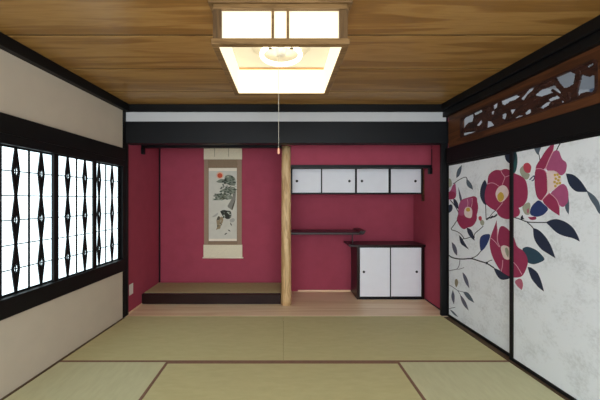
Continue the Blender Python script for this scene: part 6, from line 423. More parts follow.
plain('cord_tip', (236, 170, 140), .5, .3, .03, 20)
plain('clip_metal', (110, 104, 92), .35, .5, .03, 20)
wood('ceiling_wood', (136, 97, 48), (151, 110, 56), (168, 128, 72), 'X', 1.5, .33, .45, .481, -.409, .08)
wood('pale_floor_wood', (228, 198, 158), (238, 210, 172), (244, 220, 186), 'X', 1.5, .4, .4, None, 0, .05)
wood('post_wood', (174, 138, 92), (200, 164, 116), (216, 184, 138), 'Z', 3.0, .4, .4, None, 0, .12)
wood('lamp_wood', (112, 84, 50), (126, 96, 58), (140, 108, 68), 'X', 5., .5, .35, None, 0, .1)
wood('lamp_wood_lit', (196, 150, 92), (208, 162, 104), (220, 176, 120), 'X', 5., .5, .35, None, 0, .1)  # lamp wood again, the tube's glow on it painted in as lighter amber
wood('lamp_post_wood', (84, 62, 38), (96, 72, 44), (108, 82, 52), 'Z', 5., .5, .35, None, 0, .1)
wood('transom_wood', (68, 38, 20), (84, 48, 25), (98, 58, 32), 'X', 3., .5, .35, None, 0, .08)
wood('carved_wood', (40, 22, 18), (54, 30, 24), (70, 40, 30), 'X', 6., .5, .35, None, 0, .3)
tatami('tatami_back', 'X', (198, 191, 140), (208, 201, 151))
tatami('tatami_side', 'Y', (202, 200, 158), (212, 211, 170))  # lighter, greener rush: the cool sheen on these mats is in the colour
plain('alcove_mat', (178, 170, 126), .75, .25, .06, 30, .2, 300)
plain('straw_base', (150, 136, 92), .9, .1, .05, 10)
plain('street_ground', (128, 126, 122), .9, .1, .05, 3)
emit('window_paper', (216, 240, 248), 2.0)
emit('lamp_paper', (255, 243, 214), .85)
emit('lamp_tube', (255, 238, 200), 4.5)

# silvery mottled paper of the sliding doors
def mottled(name):
    m, N, L, b = base_mat(name, .55, .35)
    tc = N.new('ShaderNodeTexCoord')
    n1 = N.new('ShaderNodeTexNoise'); n1.inputs['Scale'].default_value = 6; n1.inputs['Detail'].default_value = 4
    n2 = N.new('ShaderNodeTexNoise'); n2.inputs['Scale'].default_value = 42; n2.inputs['Detail'].default_value = 8; n2.inputs['Roughness'].default_value = .7
    for n in (n1, n2): L.new(tc.outputs['Object'], n.inputs['Vector'])
    mu = N.new('ShaderNodeMath'); mu.operation = 'MULTIPLY'; L.new(n1.outputs['Fac'], mu.inputs[0]); L.new(n2.outputs['Fac'], mu.inputs[1])
    cr = N.new('ShaderNodeValToRGB'); e = cr.color_ramp.elements
    e[0].position = .24; e[0].color = lin((236, 242, 248)); e[1].position = .42; e[1].color = lin((212, 218, 223))
    L.new(mu.outputs[0], cr.inputs['Fac']); L.new(cr.outputs['Color'], b.inputs['Base Color'])
    return m
mottled('silver_paper')
PAINT = dict(crimson=(156, 54, 90), pink_light=(172, 86, 128), fade_red=(192, 74, 92), fade_pink=(182, 100, 122), pale_pink=(222, 168, 184),
             petal_white=(234, 216, 214), yellow=(206, 172, 78), bud_green=(164, 168, 150), bud_brown=(140, 132, 110), navy=(40, 50, 72),
             blue=(44, 62, 112), slate=(84, 98, 112), teal=(40, 84, 88), teal_dark=(46, 74, 92), grey_mauve=(92, 94, 112), stem=(30, 38, 50),
             sun_halo=(226, 178, 150), sun_red=(206, 82, 52), pine_grey=(122, 128, 112), pine_dark=(68, 76, 64), pine_light=(168, 172, 158),
             trunk_grey=(132, 128, 118), trunk_dark=(84, 76, 64), ink=(46, 46, 38), wash=(170, 168, 158), eagle=(150, 130, 100))
for k, v in PAINT.items(): plain(k, v, .6, .3, .06, 25)

# ------------------------------------------------------------------ mesh helpers
class MB:
    """collects shapes into one mesh"""
    def __init__(s): s.bm = bmesh.new(); s.mats = []
    def mi(s, mat):
        if mat not in s.mats: s.mats.append(mat)
        return s.mats.index(mat)
    def _fin(s, faces, mat, smooth=False):
        i = s.mi(mat)
        for f in faces: f.material_index = i; f.smooth = smooth
    def box(s, x0, x1, y0, y1, z0, z1, mat, bev=.002):
        a = bmesh.new()
        bmesh.ops.create_cube(a, size=1)
        for v in a.verts:
            v.co = Vector((x0 + (v.co.x + .5) * (x1 - x0), y0 + (v.co.y + .5) * (y1 - y0), z0 + (v.co.z + .5) * (z1 - z0)))
        bev = min(bev, .3 * min(abs(x1 - x0), abs(y1 - y0), abs(z1 - z0)))
        if bev > 0: bmesh.ops.bevel(a, geom=a.edges[:], offset=bev, segments=1, affect='EDGES', profile=.5)
        bmesh.ops.recalc_face_normals(a, faces=a.faces[:])
        s._merge(a, mat); return s
    def _merge(s, a, mat, smooth=False):
        me = bpy.data.meshes.new('tmp'); a.to_mesh(me); a.free()
        n = len(s.bm.faces); s.bm.from_mesh(me); bpy.data.meshes.remove(me)
        s.bm.faces.ensure_lookup_table(); s._fin(s.bm.faces[n:], mat, smooth)
    def prism(s, pts, f0, f1, mat):
        """outline pts lifted by f0(p) and f1(p) into 3-D, closed on all sides"""
        a = bmesh.new()
        A = [a.verts.new(f0(p)) for p in pts]; B = [a.verts.new(f1(p)) for p in pts]
        n = len(pts)
        a.faces.new(A); a.faces.new(B[::-1])
        for i in range(n): a.faces.new((A[i], A[(i + 1) % n], B[(i + 1) % n], B[i]))
        bmesh.ops.recalc_face_normals(a, faces=a.faces[:])
        s._merge(a, mat); return s
    def plate(s, outer, holes, y0, y1, mat):
        """pierced board in the local XZ plane between y0 and y1"""
        a = bmesh.new()
        loops = [[Vector((p[0], 0, p[1])) for p in l] for l in [outer] + holes]
        vs = [a.verts.new((p[0], y0, p[2])) for l in loops for p in l]
        for tri in tessellate_polygon(loops):
            try: a.faces.new([vs[i] for i in tri])
            except ValueError: pass
        r = bmesh.ops.extrude_face_region(a, geom=a.faces[:])
        bmesh.ops.translate(a, verts=[v for v in r['geom'] if isinstance(v, bmesh.types.BMVert)], vec=(0, y1 - y0, 0))
        bmesh.ops.recalc_face_normals(a, faces=a.faces[:])
        s._merge(a, mat); return s
    def lathe(s, prof, mat, centre=(0, 0, 0), axis='Z', n=24, smooth=True):
        """profile (r, h) turned about an axis"""
        a = bmesh.new(); rings = []
        for r, h in prof:
            ring = []
            for k in range(n):
                t = 2 * math.pi * k / n; p = (r * math.cos(t), r * math.sin(t), h)
                if axis == 'Y': p = (p[0], p[2], p[1])
                if axis == 'X': p = (p[2], p[0], p[1])
                ring.append(a.verts.new(Vector(centre) + Vector(p)))
            rings.append(ring)
        for q in range(len(rings) - 1):
            for k in range(n): a.faces.new((rings[q][k], rings[q][(k + 1) % n], rings[q + 1][(k + 1) % n], rings[q + 1][k]))
        a.faces.new(rings[0][::-1]); a.faces.new(rings[-1])
        bmesh.ops.recalc_face_normals(a, faces=a.faces[:])
        s._merge(a, mat, smooth); return s
    def torus(s, R, r, z, mat, n=40, m=10):
        a = bmesh.new(); g = []
        for i in range(n):
            t = 2 * math.pi * i / n
            g.append([a.verts.new(((R + r * math.cos(2 * math.pi * j / m)) * math.cos(t), (R + r * math.cos(2 * math.pi * j / m)) * math.sin(t), z + r * math.sin(2 * math.pi * j / m))) for j in range(m)])
        for i in range(n):
            for j in range(m): a.faces.new((g[i][j], g[(i + 1) % n][j], g[(i + 1) % n][(j + 1) % m], g[i][(j + 1) % m]))
        bmesh.ops.recalc_face_normals(a, faces=a.faces[:])
        s._merge(a, mat, True); return s
    def blob(s, c, r, mat, seed=0):
        a = bmesh.new(); bmesh.ops.create_icosphere(a, subdivisions=2, radius=1)
        rnd = random.Random(seed)
        for v in a.verts:
            k = 1 + .25 * (rnd.random() - .5)
            v.co = Vector((c[0] + v.co.x * r[0] * k, c[1] + v.co.y * r[1] * k, c[2] + v.co.z * r[2] * k))
        s._merge(a, mat, True); return s
    def build(s, name, parent=None, matrix=None, mat=None):
        me = bpy.data.meshes.new(name); s.bm.to_mesh(me); s.bm.free()
        for m in s.mats: me.materials.append(MATS[m])
        o = bpy.data.objects.new(name, me); COL.objects.link(o)
        if parent is not None: o.parent = parent
        if matrix is not None: o.matrix_world = matrix
        return o

def empty(name, matrix):
    o = bpy.data.objects.new(name, None); o.empty_display_size = .1
    COL.objects.link(o); o.matrix_world = matrix
    return o
def tag(o, label, cat=None, group=None):
    o['label'] = label
    if cat: o['category'] = cat
    if group: o['group'] = group
    return o
def struct(o, label=None):
    o['kind'] = 'structure'
    if label: o['label'] = label
    return o
def copy_tree(o, matrix):
    c = o.copy(); COL.objects.link(c); c.matrix_world = matrix
    for ch in list(o.children):
        d = ch.copy(); COL.objects.link(d); d.parent = c
        for g in ch.children:
            e = g.copy(); COL.objects.link(e); e.parent = d
    return c
I4 = Matrix.Identity(4)
T = lambda x, y, z: Matrix.Translation((x, y, z))

# ------------------------------------------------------------------ room frame
# The viewer stands at the open veranda side (y = 0) and looks along +Y; the alcove wall is at y = 3.2.
# The two side walls open out a little towards the veranda. Local frame of a side wall:
# x runs from the alcove corner towards the veranda, z up; the left wall's room side is +y, the right wall's is -y.
def wall_matrix(x, y, dx):
    n = math.hypot(1, dx); u = Vector((dx / n, -1 / n, 0)); v = Vector((1 / n, dx / n, 0))
    M = Matrix((u, v, (0, 0, 1))).transposed().to_4x4(); M.translation = (x, y, 0)
    return M
ML = wall_matrix(-1.793, 3.2, -.0565)
MR = wall_matrix(1.85, 3.2, .045)
REAR = 3.75           # where the side walls end
CEIL = 2.395

# ------------------------------------------------------------------ shell
struct(MB().box(-2.3, 2.3, -.6, 3.2, -.12, -.055, 'straw_base', 0).build('floor'), 'bare floor under the straw mats')
struct(MB().box(-1.9, 1.95, 3.2, 4.15, -.12, 0, 'pale_floor_wood', .002).build('floor_alcove'), 'pale wooden floor board in front of the red alcoves')
m = MB()
seams = [-.6, -.075, .406, .887, 1.368, 1.849, 2.325, 2.812, 3.32]
for a, b in zip(seams, seams[1:]):
    m.box(-2.15, 2.2, a + .008, b - .008, CEIL, CEIL + .005, 'ceiling_wood', .001)
m.box(-2.15, 2.2, -.6, 3.32, CEIL + .0045, CEIL + .05, 'black_satin', 0)
struct(m.build('ceiling'), 'ceiling of wide brown boards')

U0, U1 = .053, 1.36     # window opening
m = MB()
m.box(.0, REAR, -.1, 0, -.06, .56, 'plaster_beige', 0)
m.box(.0, REAR, -.1, 0, 1.80, CEIL, 'plaster_beige', 0)
m.box(.0, U0 - .01, -.1, 0, .56, 1.80, 'plaster_beige', 0)
m.box(U1 + .05, REAR, -.1, 0, .56, 1.80, 'plaster_beige', 0)
struct(m.build('wall_left', matrix=ML), 'beige plaster wall around the latticed window')

m = MB()
m.box(1.77, REAR, 0, .1, -.06, 1.75, 'plaster_beige', 0)
m.box(1.60, REAR, 0, .1, 1.75, CEIL, 'plaster_beige', 0)
struct(m.build('wall_right', matrix=MR))
# the next room, seen through the pierced transom
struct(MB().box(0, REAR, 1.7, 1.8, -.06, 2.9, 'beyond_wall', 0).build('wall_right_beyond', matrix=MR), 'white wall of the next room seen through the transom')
struct(MB().box(0, REAR, .12, 1.7, -.12, -.05, 'straw_base', 0).build('floor_beyond', matrix=MR))
struct(MB().box(0, REAR, .1, 1.8, 2.6, 2.66, 'plaster_white', 0).build('ceiling_beyond', matrix=MR))
struct(MB().box(-.1, 0, .1, 1.8, -.06, 2.9, 'plaster_white', 0).build('wall_back_beyond', matrix=MR))

AB, AX0, AX1 = 4.07, -1.80, 1.87     # alcove back plane and sides
m = MB(); m.box(AX0 - .1, AX1 + .1, AB, AB + .1, -.06, 2.3, 'plaster_red', 0)
struct(m.build('wall_back'), 'crimson plaster at the back of the alcoves')
struct(MB().box(AX0 - .1, AX0, 3.2355, AB, 0, 2.3, 'plaster_red', 0).build('wall_alcove_left'), 'crimson plaster side of the left alcove')
struct(MB().box(AX1, AX1 + .1, 3.2355, AB, 0, 2.3, 'plaster_red', 0).build('wall_alcove_right'), 'crimson plaster side of the right alcove')
struct(MB().box(.0, .045, 3.63, AB, 0, 2.25, 'plaster_red', 0).build('wall_alcove_partition'))
struct(MB().box(AX0 - .1, AX1 + .1, 3.3, AB + .1, 2.3, 2.36, 'plaster_white', 0).build('ceiling_alcove'))
struct(MB().box(.045, 1.868, 3.565, 3.615, 1.759, 2.3, 'plaster_red', 0).build('wall_hanging'), 'crimson hanging wall over the upper cupboard')
struct(MB().box(AX0, -.0, 3.575, 3.615, 2.06, 2.3, 'plaster_red', 0).build('wall_hanging_left'))
struct(MB().box(-1.80, 1.834, 3.192, 3.29, 2.195, 2.32, 'plaster_white', 0).build('wall_back_upper'), 'white plaster strip over the black beam')

# ------------------------------------------------------------------ black posts and beams
def trim(n, shapes, matrix=None, label=None):
    m = MB()
    for s in shapes: m.box(*s)
    return struct(m.build('trim_%d' % n, matrix=matrix), label)
BL, BS = 'black_lacquer', 'black_satin'
trim(1, [(-1.835, -1.782, 3.199, 3.235, 0, CEIL, BS, .003)], None, 'black corner post beside the window wall')
trim(2, [(1.787, 1.862, 3.199, 3.235, 0, CEIL, BS, .003)], None, 'black corner post beside the painted doors')
trim(3, [(-1.84, 1.86, 3.17, 3.30, 2.310, CEIL, BS, .004)], None, 'black moulding over the white plaster strip')
trim(4, [(-1.835, 1.862, 3.188, 3.31, 1.958, 2.205, BL, .004)], None, 'black beam across the alcoves')
trim(5, [(.0, REAR, -.02, .055, 2.312, CEIL, BS, .004)], ML, 'black ceiling moulding of the window wall')
trim(6, [(.0, REAR, -.055, .05, 2.25, 2.318, BS, .004), (.0, REAR, -.085, .05, 2.318, CEIL, BS, .004)], MR, 'black stepped ceiling moulding over the transom')
trim(7, [(.05, REAR, -.02, .03, 1.757, 1.888, BS, .004), (.05, REAR, -.08, .022, 1.69, 1.757, BS, .003)], ML, 'black lintel over the latticed window')
trim(8, [(.05, REAR, -.1, .03, .53, .66, BS, .004)], ML, 'black window sill beam')
trim(9, [(.01, U0 - .001, -.1, .004, .66, 1.69, BS, .002)], ML, 'black window jamb by the alcove')
trim(10, [(U1, U1 + .06, -.1, .025, .66, 1.69, BS, .004)], ML)
trim(11, [(.03, REAR, -.03, .05, 1.735, 1.897, BS, .004), (.03, REAR, -.022, .05, 1.712, 1.735, BS, .002)], MR, 'black lintel over the painted doors')
trim(12, [(.03, REAR, -.055, .1, -.055, 0.004, 'rail_wood', .002)], MR, 'brown door rail along the mats')
trim(13, [(AX0, -.03, 3.555, 3.635, 1.98, 2.06, BL, .003), (AX0, AX0 + .032, 3.545, 3.60, 1.895, 1.98, BL, .003)], None, 'black alcove lintel with a short drop at the left wall')
trim(14, [(.08, 1.868, 3.555, 3.625, 1.722, 1.760, BL, .003), (1.832, 1.868, 3.545, 3.60, 1.645, 1.722, BL, .003), (1.861, 1.868, 3.556, 3.562, 1.76, 1.96, BL, .001)], None, 'black rail under the hanging wall with a short drop at the right wall')
trim(15, [(AX0, AX0 + .018, 4.052, AB, .13, 2.3, BS, .002)], None, 'dark corner bead in the left alcove')
trim(16, [(.2, .96, 4.056, AB, 0, .02, 'pale_floor_wood', .002)], None, 'pale skirting strip under the open shelf')
trim(17, [(AX0, AX0 + .012, 3.236, 3.56, 0, .016, 'pale_floor_wood', .002)])
trim(18, [(AX1 - .01, AX1, 3.236, 3.73, 0, .012, BS, .002)])
trim(19, [(1.85, AX1, 3.752, 3.80, 1.30, 1.72, 'transom_wood', .003)], None, 'brown wooden strip at the right end of the upper cupboard')
trim(20, [(.05, REAR, -.02, .018, -.055, 0.004, 'rail_wood', .002)], ML, 'brown edging strip between mats and window wall')

trim(21, [(0.001, .062, -.1, .005, 0, 2.312, BS, .001)], ML, 'black post face at the end of the window wall')
# ------------------------------------------------------------------ latticed windows (sliding sashes)
def window(n, u0, u1, y, label):
    """glass from u0 to u1, sash centred at depth y"""
    root = struct(empty('window_%d' % n, ML @ T((u0 + u1) / 2, y, .66)), label)
    w = (u1 - u0) / 2; h = 1.03; st = .046
    m = MB()
    m.box(-w - st, -w, -.012, .012, 0, h, BS, .002); m.box(w, w + st, -.012, .012, 0, h, BS, .002)
    m.box(-w, w, -.012, .012, 0, .012, BS, .002); m.box(-w, w, -.012, .012, h - .012, h, BS, .002)
    m.build('window_frame', root)
    MB().box(-w, w, -.006, -.001, .012, h - .012, 'window_paper', 0).build('pane', root)
    m = MB(); m.box(-.006, .006, -.001, .008, .012, h - .012, BS, .001); m.build('mullion', root)
    r = h / 6
    m = MB()
    for k in range(1, 6): m.box(-w, w, -.001, .003, k * r - .0035, k * r + .0035, BS, 0)
    m.build('glazing_bars', root)
    for c in (-w / 2, w / 2):
        m = MB()
        for k in (1, 3, 5):
            z = k * r; q = r
            top = min(z + q, h - .012); bot = max(z - q, .012)
            out = [(c - .009, bot), (c + .009, bot), (c + .028, z - .012), (c + .028, z + .012), (c + .009, top), (c - .009, top), (c - .028, z + .012), (c - .028, z - .012)]
            hole = [(c, z - .046), (c + .016, z), (c, z + .046), (c - .016, z)]
            m.plate(out, [hole], .0, .008, BS)
            m.box(c - .0025, c + .0025, .0, .005, z - .05, z + .05, BS, 0)
        m.build('diamond_lattice', root)
window(1, .9235, 1.3135, -.033, 'latticed window sash nearest the veranda side')
window(2, .517, .901, -.004, 'middle sash of the latticed window')
window(3, .0985, .4885, -.033, 'latticed window sash beside the alcove post')

# ------------------------------------------------------------------ painted sliding doors
def door(n, u0, u1, w, art, label, fl=.02):
    root = struct(empty('door_%d' % n, MR), label)
    f = .02
    m = MB()
    y0, y1 = -w - .004, -w + .022
    m.box(u0, u0 + fl, y0, y1, .004, 1.712, BL, .002); m.box(u1 - f, u1, y0, y1, .004, 1.712, BL, .002)
    m.box(u0 + fl, u1 - f, y0, y1, .004, .032, BL, .002); m.box(u0 + fl, u1 - f, y0, y1, 1.7, 1.712, BL, .002)
    m.build('door_frame', root)
    m = MB()
    m.box(u0 + fl, u1 - f, -w + .003, -w + .016, .032, 1.7, 'silver_paper', 0)
    for mat, layer, pts in art:
        y = -w + .003 - .00025 * (layer + 1)
        m.prism(pts, lambda p: (p[0], y, p[1]), lambda p: (p[0], -w + .005, p[1]), mat)
    m.build('painted_panel', root)
door(1, .010, .905, 0.0, LEFT_ART, 'sliding door painted with smaller camellia twigs next to the black post')
door(2, .876, 1.765, .03, RIGHT_ART, 'sliding door painted with the largest red camellia and dark leaves', .036)

# ------------------------------------------------------------------ carved transom
root = tag(empty('carved_transom', MR @ T(0, 0, 1.897)), 'brown pierced wooden transom carved with pine branches above the painted doors', 'transom')
def rrect(x0, x1, z0, z1, r, n=5):
    p = []
    for cx, cz, a in ((x1 - r, z1 - r, 0), (x0 + r, z1 - r, 90), (x0 + r, z0 + r, 180), (x1 - r, z0 + r, 270)):
        for k in range(n + 1):
            t = math.radians(a + 90 * k / n); p.append((cx + r * math.cos(t), cz + r * math.sin(t)))
    return p
BZ = 1.897
opening = rrect(.245, 1.487, 1.965 - BZ, 2.182 - BZ, .035)
MB().plate([(.045, 0), (1.60, 0), (1.60, 2.25 - BZ), (.045, 2.25 - BZ)], [opening], -.012, .03, 'transom_wood').build('board', root)
m = MB()
m.plate(rrect(.243, 1.489, 1.963 - BZ, 2.184 - BZ, .035), [rrect(.256, 1.476, 1.977 - BZ, 2.170 - BZ, .028)], -.018, -.008, 'carved_wood')
m.build('moulding', root)
holes = [[(x, z - BZ) for x, z in h] for h in TRANSOM_HOLES]
def inside(p, poly):
    c = False; n = len(poly)
    for i in range(n):
        a, b = poly[i - 1], poly[i]
        if (a[1] > p[1]) != (b[1] > p[1]) and p[0] < (b[0] - a[0]) * (p[1] - a[1]) / (b[1] - a[1]) + a[0]: c = not c
    return c
def depth_in(p):
    # how far p lies inside the nearest opening (negative: solid wood), with a ragged carved edge
    best = -1.
    for h in holes:
        xs = [q[0] for q in h]; zs = [q[1] for q in h]
        if p[0] < min(xs) - .02 or p[0] > max(xs) + .02 or p[1] < min(zs) - .02 or p[1] > max(zs) + .02: continue
        d = 9.
        for i in range(len(h)):
            a, b = h[i - 1], h[i]; vx, vz = b[0] - a[0], b[1] - a[1]
            s = max(0, min(1, ((p[0] - a[0]) * vx + (p[1] - a[1]) * vz) / (vx * vx + vz * vz + 1e-12)))
            d = min(d, math.hypot(p[0] - a[0] - vx * s, p[1] - a[1] - vz * s))
        best = max(best, d if inside(p, h) else -d)
    if best < -.02: return -.02
    return best + .003 + .0055 * noise.noise(Vector((p[0] * 105, p[1] * 105, 2.)))
def carved(x0, x1, z0, z1, step, y0, y1, mat):
    nx, nz = int((x1 - x0) / step) + 1, int((z1 - z0) / step) + 1
    P = [[(x0 + (x1 - x0) * i / nx, z0 + (z1 - z0) * j / nz) for j in range(nz + 1)] for i in range(nx + 1)]
    f = [[-depth_in(P[i][j]) - .0 for j in range(nz + 1)] for i in range(nx + 1)]
    a = bmesh.new()
    for i in range(nx):
        for j in range(nz):
            c = [(i, j), (i + 1, j), (i + 1, j + 1), (i, j + 1)]; out = []
            for k in range(4):
                (ia, ja), (ib, jb) = c[k], c[(k + 1) % 4]; fa, fb = f[ia][ja], f[ib][jb]
                if fa > 0: out.append(P[ia][ja])
                if (fa > 0) != (fb > 0):
                    s = fa / (fa - fb); out.append((P[ia][ja][0] + (P[ib][jb][0] - P[ia][ja][0]) * s, P[ia][ja][1] + (P[ib][jb][1] - P[ia][ja][1]) * s))
            if len(out) >= 3: a.faces.new([a.verts.new((p[0], y0, p[1])) for p in out])
    bmesh.ops.remove_doubles(a, verts=a.verts[:], dist=1e-5)
    r = bmesh.ops.extrude_face_region(a, geom=a.faces[:])
    bmesh.ops.translate(a, verts=[v for v in r['geom'] if isinstance(v, bmesh.types.BMVert)], vec=(0, y1 - y0, 0))
    bmesh.ops.recalc_face_normals(a, faces=a.faces[:])
    m = MB(); m._merge(a, mat); return m
carved(.2445, 1.4875, 1.9645 - BZ, 2.1825 - BZ, .004, -.004, .004, 'carved_wood').build('carved_panel', root)
m = MB(); rnd = random.Random(4); k = 0
while k < 150:
    p = (rnd.uniform(.27, 1.46), rnd.uniform(1.985 - BZ, 2.165 - BZ)); r = rnd.uniform(.006, .013)
    test = [p] + [(p[0] + r * 1.3 * math.cos(t), p[1] + r * math.sin(t)) for t in (0, .8, 1.6, 2.4, 3.1, 3.9, 4.7, 5.5)]
    if not any(inside(q, h) for q in test for h in holes):
        m.blob((p[0], -.003, p[1]), (r * 1.3, .006, r), 'carved_wood', k)
    k += 1
m.build('pine_needles', root)
def limb(m, pts, r, mat):
    for (a, b) in zip(pts, pts[1:]):
        n = Vector((-(b[1] - a[1]), b[0] - a[0])).normalized() * r
        m.prism([(a[0] + n.x, a[1] + n.y), (b[0] + n.x * .8, b[1] + n.y * .8), (b[0] - n.x * .8, b[1] - n.y * .8), (a[0] - n.x, a[1] - n.y)],
                lambda p: (p[0], -.008, p[1]), lambda p: (p[0], .004, p[1]), mat)
m = MB()
limb(m, [(1.362, .075), (1.355, .13), (1.375, .19), (1.372, .27)], .012, 'carved_wood')
m.build('pine_trunk', root); m = MB()
limb(m, [(1.30, .08), (1.255, .14), (1.2, .2)], .008, 'carved_wood')
m.build('pine_branch', root)

# ------------------------------------------------------------------ tatami mats
def mat_piece(name, quad, hem, mat, label, cloth='heri_cloth'):
    """quad: corner outline of the mat; hem: cloth binding strips as quads, folded over the edge"""
    cx = sum(p[0] for p in quad) / 4; cy = sum(p[1] for p in quad) / 4
    root = tag(empty(name, T(cx, cy, -.055)), label, 'floor mat', 'rush mats on the floor')
    m = MB(); m.prism([(p[0] - cx, p[1] - cy) for p in quad], lambda p: (p[0], p[1], 0), lambda p: (p[0], p[1], .054), mat)
    m.build('rush_cover', root)
    for h in hem:
        m = MB(); m.prism([(p[0] - cx, p[1] - cy) for p in h], lambda p: (p[0], p[1], .03), lambda p: (p[0], p[1], .0552), cloth)
        m.build('cloth_hem', root)
    return root
xl = lambda y: -1.793 - (3.2 - y) * .0565 + .02
xr = lambda y: 1.85 + (3.2 - y) * .045 - .058
Y1, Y2, Y3 = 3.197, 2.292, 1.38
XM, ML_, MR_ = -.006, -.937, .915
g = .001
def row(x0, x1, h): return [(x0(Y2 + g), Y2 + g), (x1(Y2 + g), Y2 + g), (x1(Y2 + h), Y2 + h), (x0(Y2 + h), Y2 + h)]
K = lambda v: (lambda y: v)
mat_piece('tatami_mat', [(xl(Y2), Y2 + g), (XM - .0015, Y2 + g), (XM - .0015, Y1), (xl(Y1), Y1)], [row(xl, K(XM - .0015), .022)], 'tatami_back', 'rush mat in the back row before the scroll alcove, left of the seam')
mat_piece('tatami_mat', [(XM + .0015, Y2 + g), (xr(Y2), Y2 + g), (xr(Y1), Y1), (XM + .0015, Y1)], [row(K(XM + .0015), xr, .022)], 'tatami_back', 'rush mat in the back row before the cupboards, right of the seam')
YB = .47
mat_piece('tatami_mat', [(xl(YB), YB), (ML_ - g, YB), (ML_ - g, Y2 - g), (xl(Y2), Y2 - g)],
          [[(ML_ - .022, YB), (ML_ - g, YB), (ML_ - g, Y2 - g), (ML_ - .022, Y2 - g)]], 'tatami_side', 'rush mat laid lengthwise in the near left corner under the window')
mat_piece('tatami_mat', [(ML_ + g, Y3), (MR_ - g, Y3), (MR_ - g, Y2 - g), (ML_ + g, Y2 - g)],
          [[(ML_ + g, Y2 - .022), (MR_ - g, Y2 - .022), (MR_ - g, Y2 - g), (ML_ + g, Y2 - g)], [(ML_ + g, Y3), (MR_ - g, Y3), (MR_ - g, Y3 + .022), (ML_ + g, Y3 + .022)]],
          'tatami_back', 'wide rush mat in the middle of the front row between two brown cloth seams')
mat_piece('tatami_mat', [(MR_ + g, YB), (xr(YB), YB), (xr(Y2), Y2 - g), (MR_ + g, Y2 - g)],
          [[(MR_ + g, YB), (MR_ + .022, YB), (MR_ + .022, Y2 - g), (MR_ + g, Y2 - g)]], 'tatami_side', 'rush mat laid lengthwise in the near right corner by the painted doors')

# ------------------------------------------------------------------ alcove platform, log post
root = tag(empty('alcove_platform', T(-.9, 3.56, 0)), 'low raised alcove platform with a dark lacquered sill under the hanging scroll', 'platform')
MB().box(-.898, .858, 0, .055, 0, .126, 'dark_brown_lacquer', .004).build('front_sill', root)
MB().box(-.898, .858, .055, .492, 0, .129, 'alcove_mat', .003).build('mat_top', root)

root = tag(empty('alcove_post', T(.028, 3.56, 0)), 'round pale log post standing between the two red alcoves', 'post')
prof = [(.064, 0), (.066, .08), (.063, .3), (.061, .8), (.0595, 1.3), (.058, 1.75), (.057, 1.99)]
MB().lathe(prof, 'post_wood', n=28).build('trunk', root)

# ------------------------------------------------------------------ hanging scroll
SX, SY = -.876, 4.066
root = tag(empty('hanging_scroll', T(SX, SY, 0)), 'hanging scroll with a pine and eagle painting in taupe silk on the left alcove wall', 'scroll')
zz = lambda y, d=4.055: 1.316 - (y - 200) * d / 282
x0, x1 = -.274, .268
MB().box(x0, x1, -.008, -.004, zz(244.8), zz(159.4), 'taupe_silk', .0005).build('silk_mount', root)
m = MB(); m.box(x0, x0 + .056, -.0095, -.008, zz(244.8), zz(159.4), 'taupe_silk_light', 0); m.box(x1 - .062, x1, -.0095, -.008, zz(244.8), zz(159.4), 'taupe_silk_light', 0)
m.build('silk_border', root)
MB().box(x0 - .004, x1 + .004, -.009, -.003, zz(159.4), 2.07, 'cream_silk', .0005).build('top_band', root)
MB().box(x0 - .008, x1 + .008, -.012, -.003, zz(257.2), zz(244.8), 'cream_silk', .0005).build('bottom_band', root)
for x in (-.123, .078):
    MB().box(x - .005, x + .005, -.0105, -.009, 1.940, 2.07, 'scroll_cord', 0).build('hanging_strip', root)
MB().lathe([(.007, -.295), (.010, -.293), (.010, .289), (.007, .291)], 'scroll_white', (0, -.008, zz(257.8)), 'X', 14).build('roller', root)
MB().lathe([(.008, -.28), (.008, .275)], 'cream_silk', (0, -.006, 2.07), 'X', 10).build('top_rod', root)
m = MB()
px0, px1, pz0, pz1 = -1.0828 - SX, -.6787 - SX, zz(241), zz(168)
m.box(px0, px1, -.0105, -.008, pz0, pz1, 'scroll_white', 0)
m.box(px0 + .001, px1 - .001, -.0112, -.0105, zz(238.8), zz(171), 'scroll_paper', 0)
for mat, layer, pts in SCROLL_ART:
    y = -.0112 - .0003 * layer
    m.prism(pts, lambda p: (p[0] - SX, y, p[1]), lambda p: (p[0] - SX, -.011, p[1]), mat)
m.build('painting', root)

# ------------------------------------------------------------------ cupboards and shelf
def cup_door(root, x0, x1, z0, z1, y, kx, kz, name='sliding_panel'):
    d = MB().box(x0, x1, y, y + .014, z0, z1, 'door_paper', .001).build(name, root)
    MB().lathe([(.002, -.007), (.014, -.006), (.017, -.002), (.017, .002)], 'knob_black', (kx, y, kz), 'Y', 16).build('finger_pull', d)
# upper: hangs from the rail under the small red wall
UY = 3.75
root = tag(empty('upper_cupboard', T(0, UY, 1.396)), 'long black framed wall cupboard with four white panels under the hanging wall', 'cupboard')
b = 1.396
m = MB()
m.box(.088, 1.848, 0, .31, 0, .016, BL, .002); m.box(.088, 1.848, 0, .31, .334, .362, BL, .002)
m.box(.088, .112, 0, .31, .016, .334, BL, .002); m.box(1.829, 1.848, 0, .31, .016, .334, BL, .002)
m.box(.112, 1.829, .29, .31, .016, .334, BL, 0)
for a, c in ((.945, .971), (1.391, 1.422)): m.box(a, c, 0, .06, .016, .334, BL, .002)
m.box(.493, .511, .012, .03, .016, .334, BL, .001)
m.build('cupboard_frame', root)
for x0, x1, y, kx in ((.112, .495, .016, .173), (.509, .945, .004, .871), (.971, 1.391, .004, 1.037), (1.422, 1.829, .016, 1.755)):
    cup_door(root, x0, x1, .018, .333, y, kx, .172)
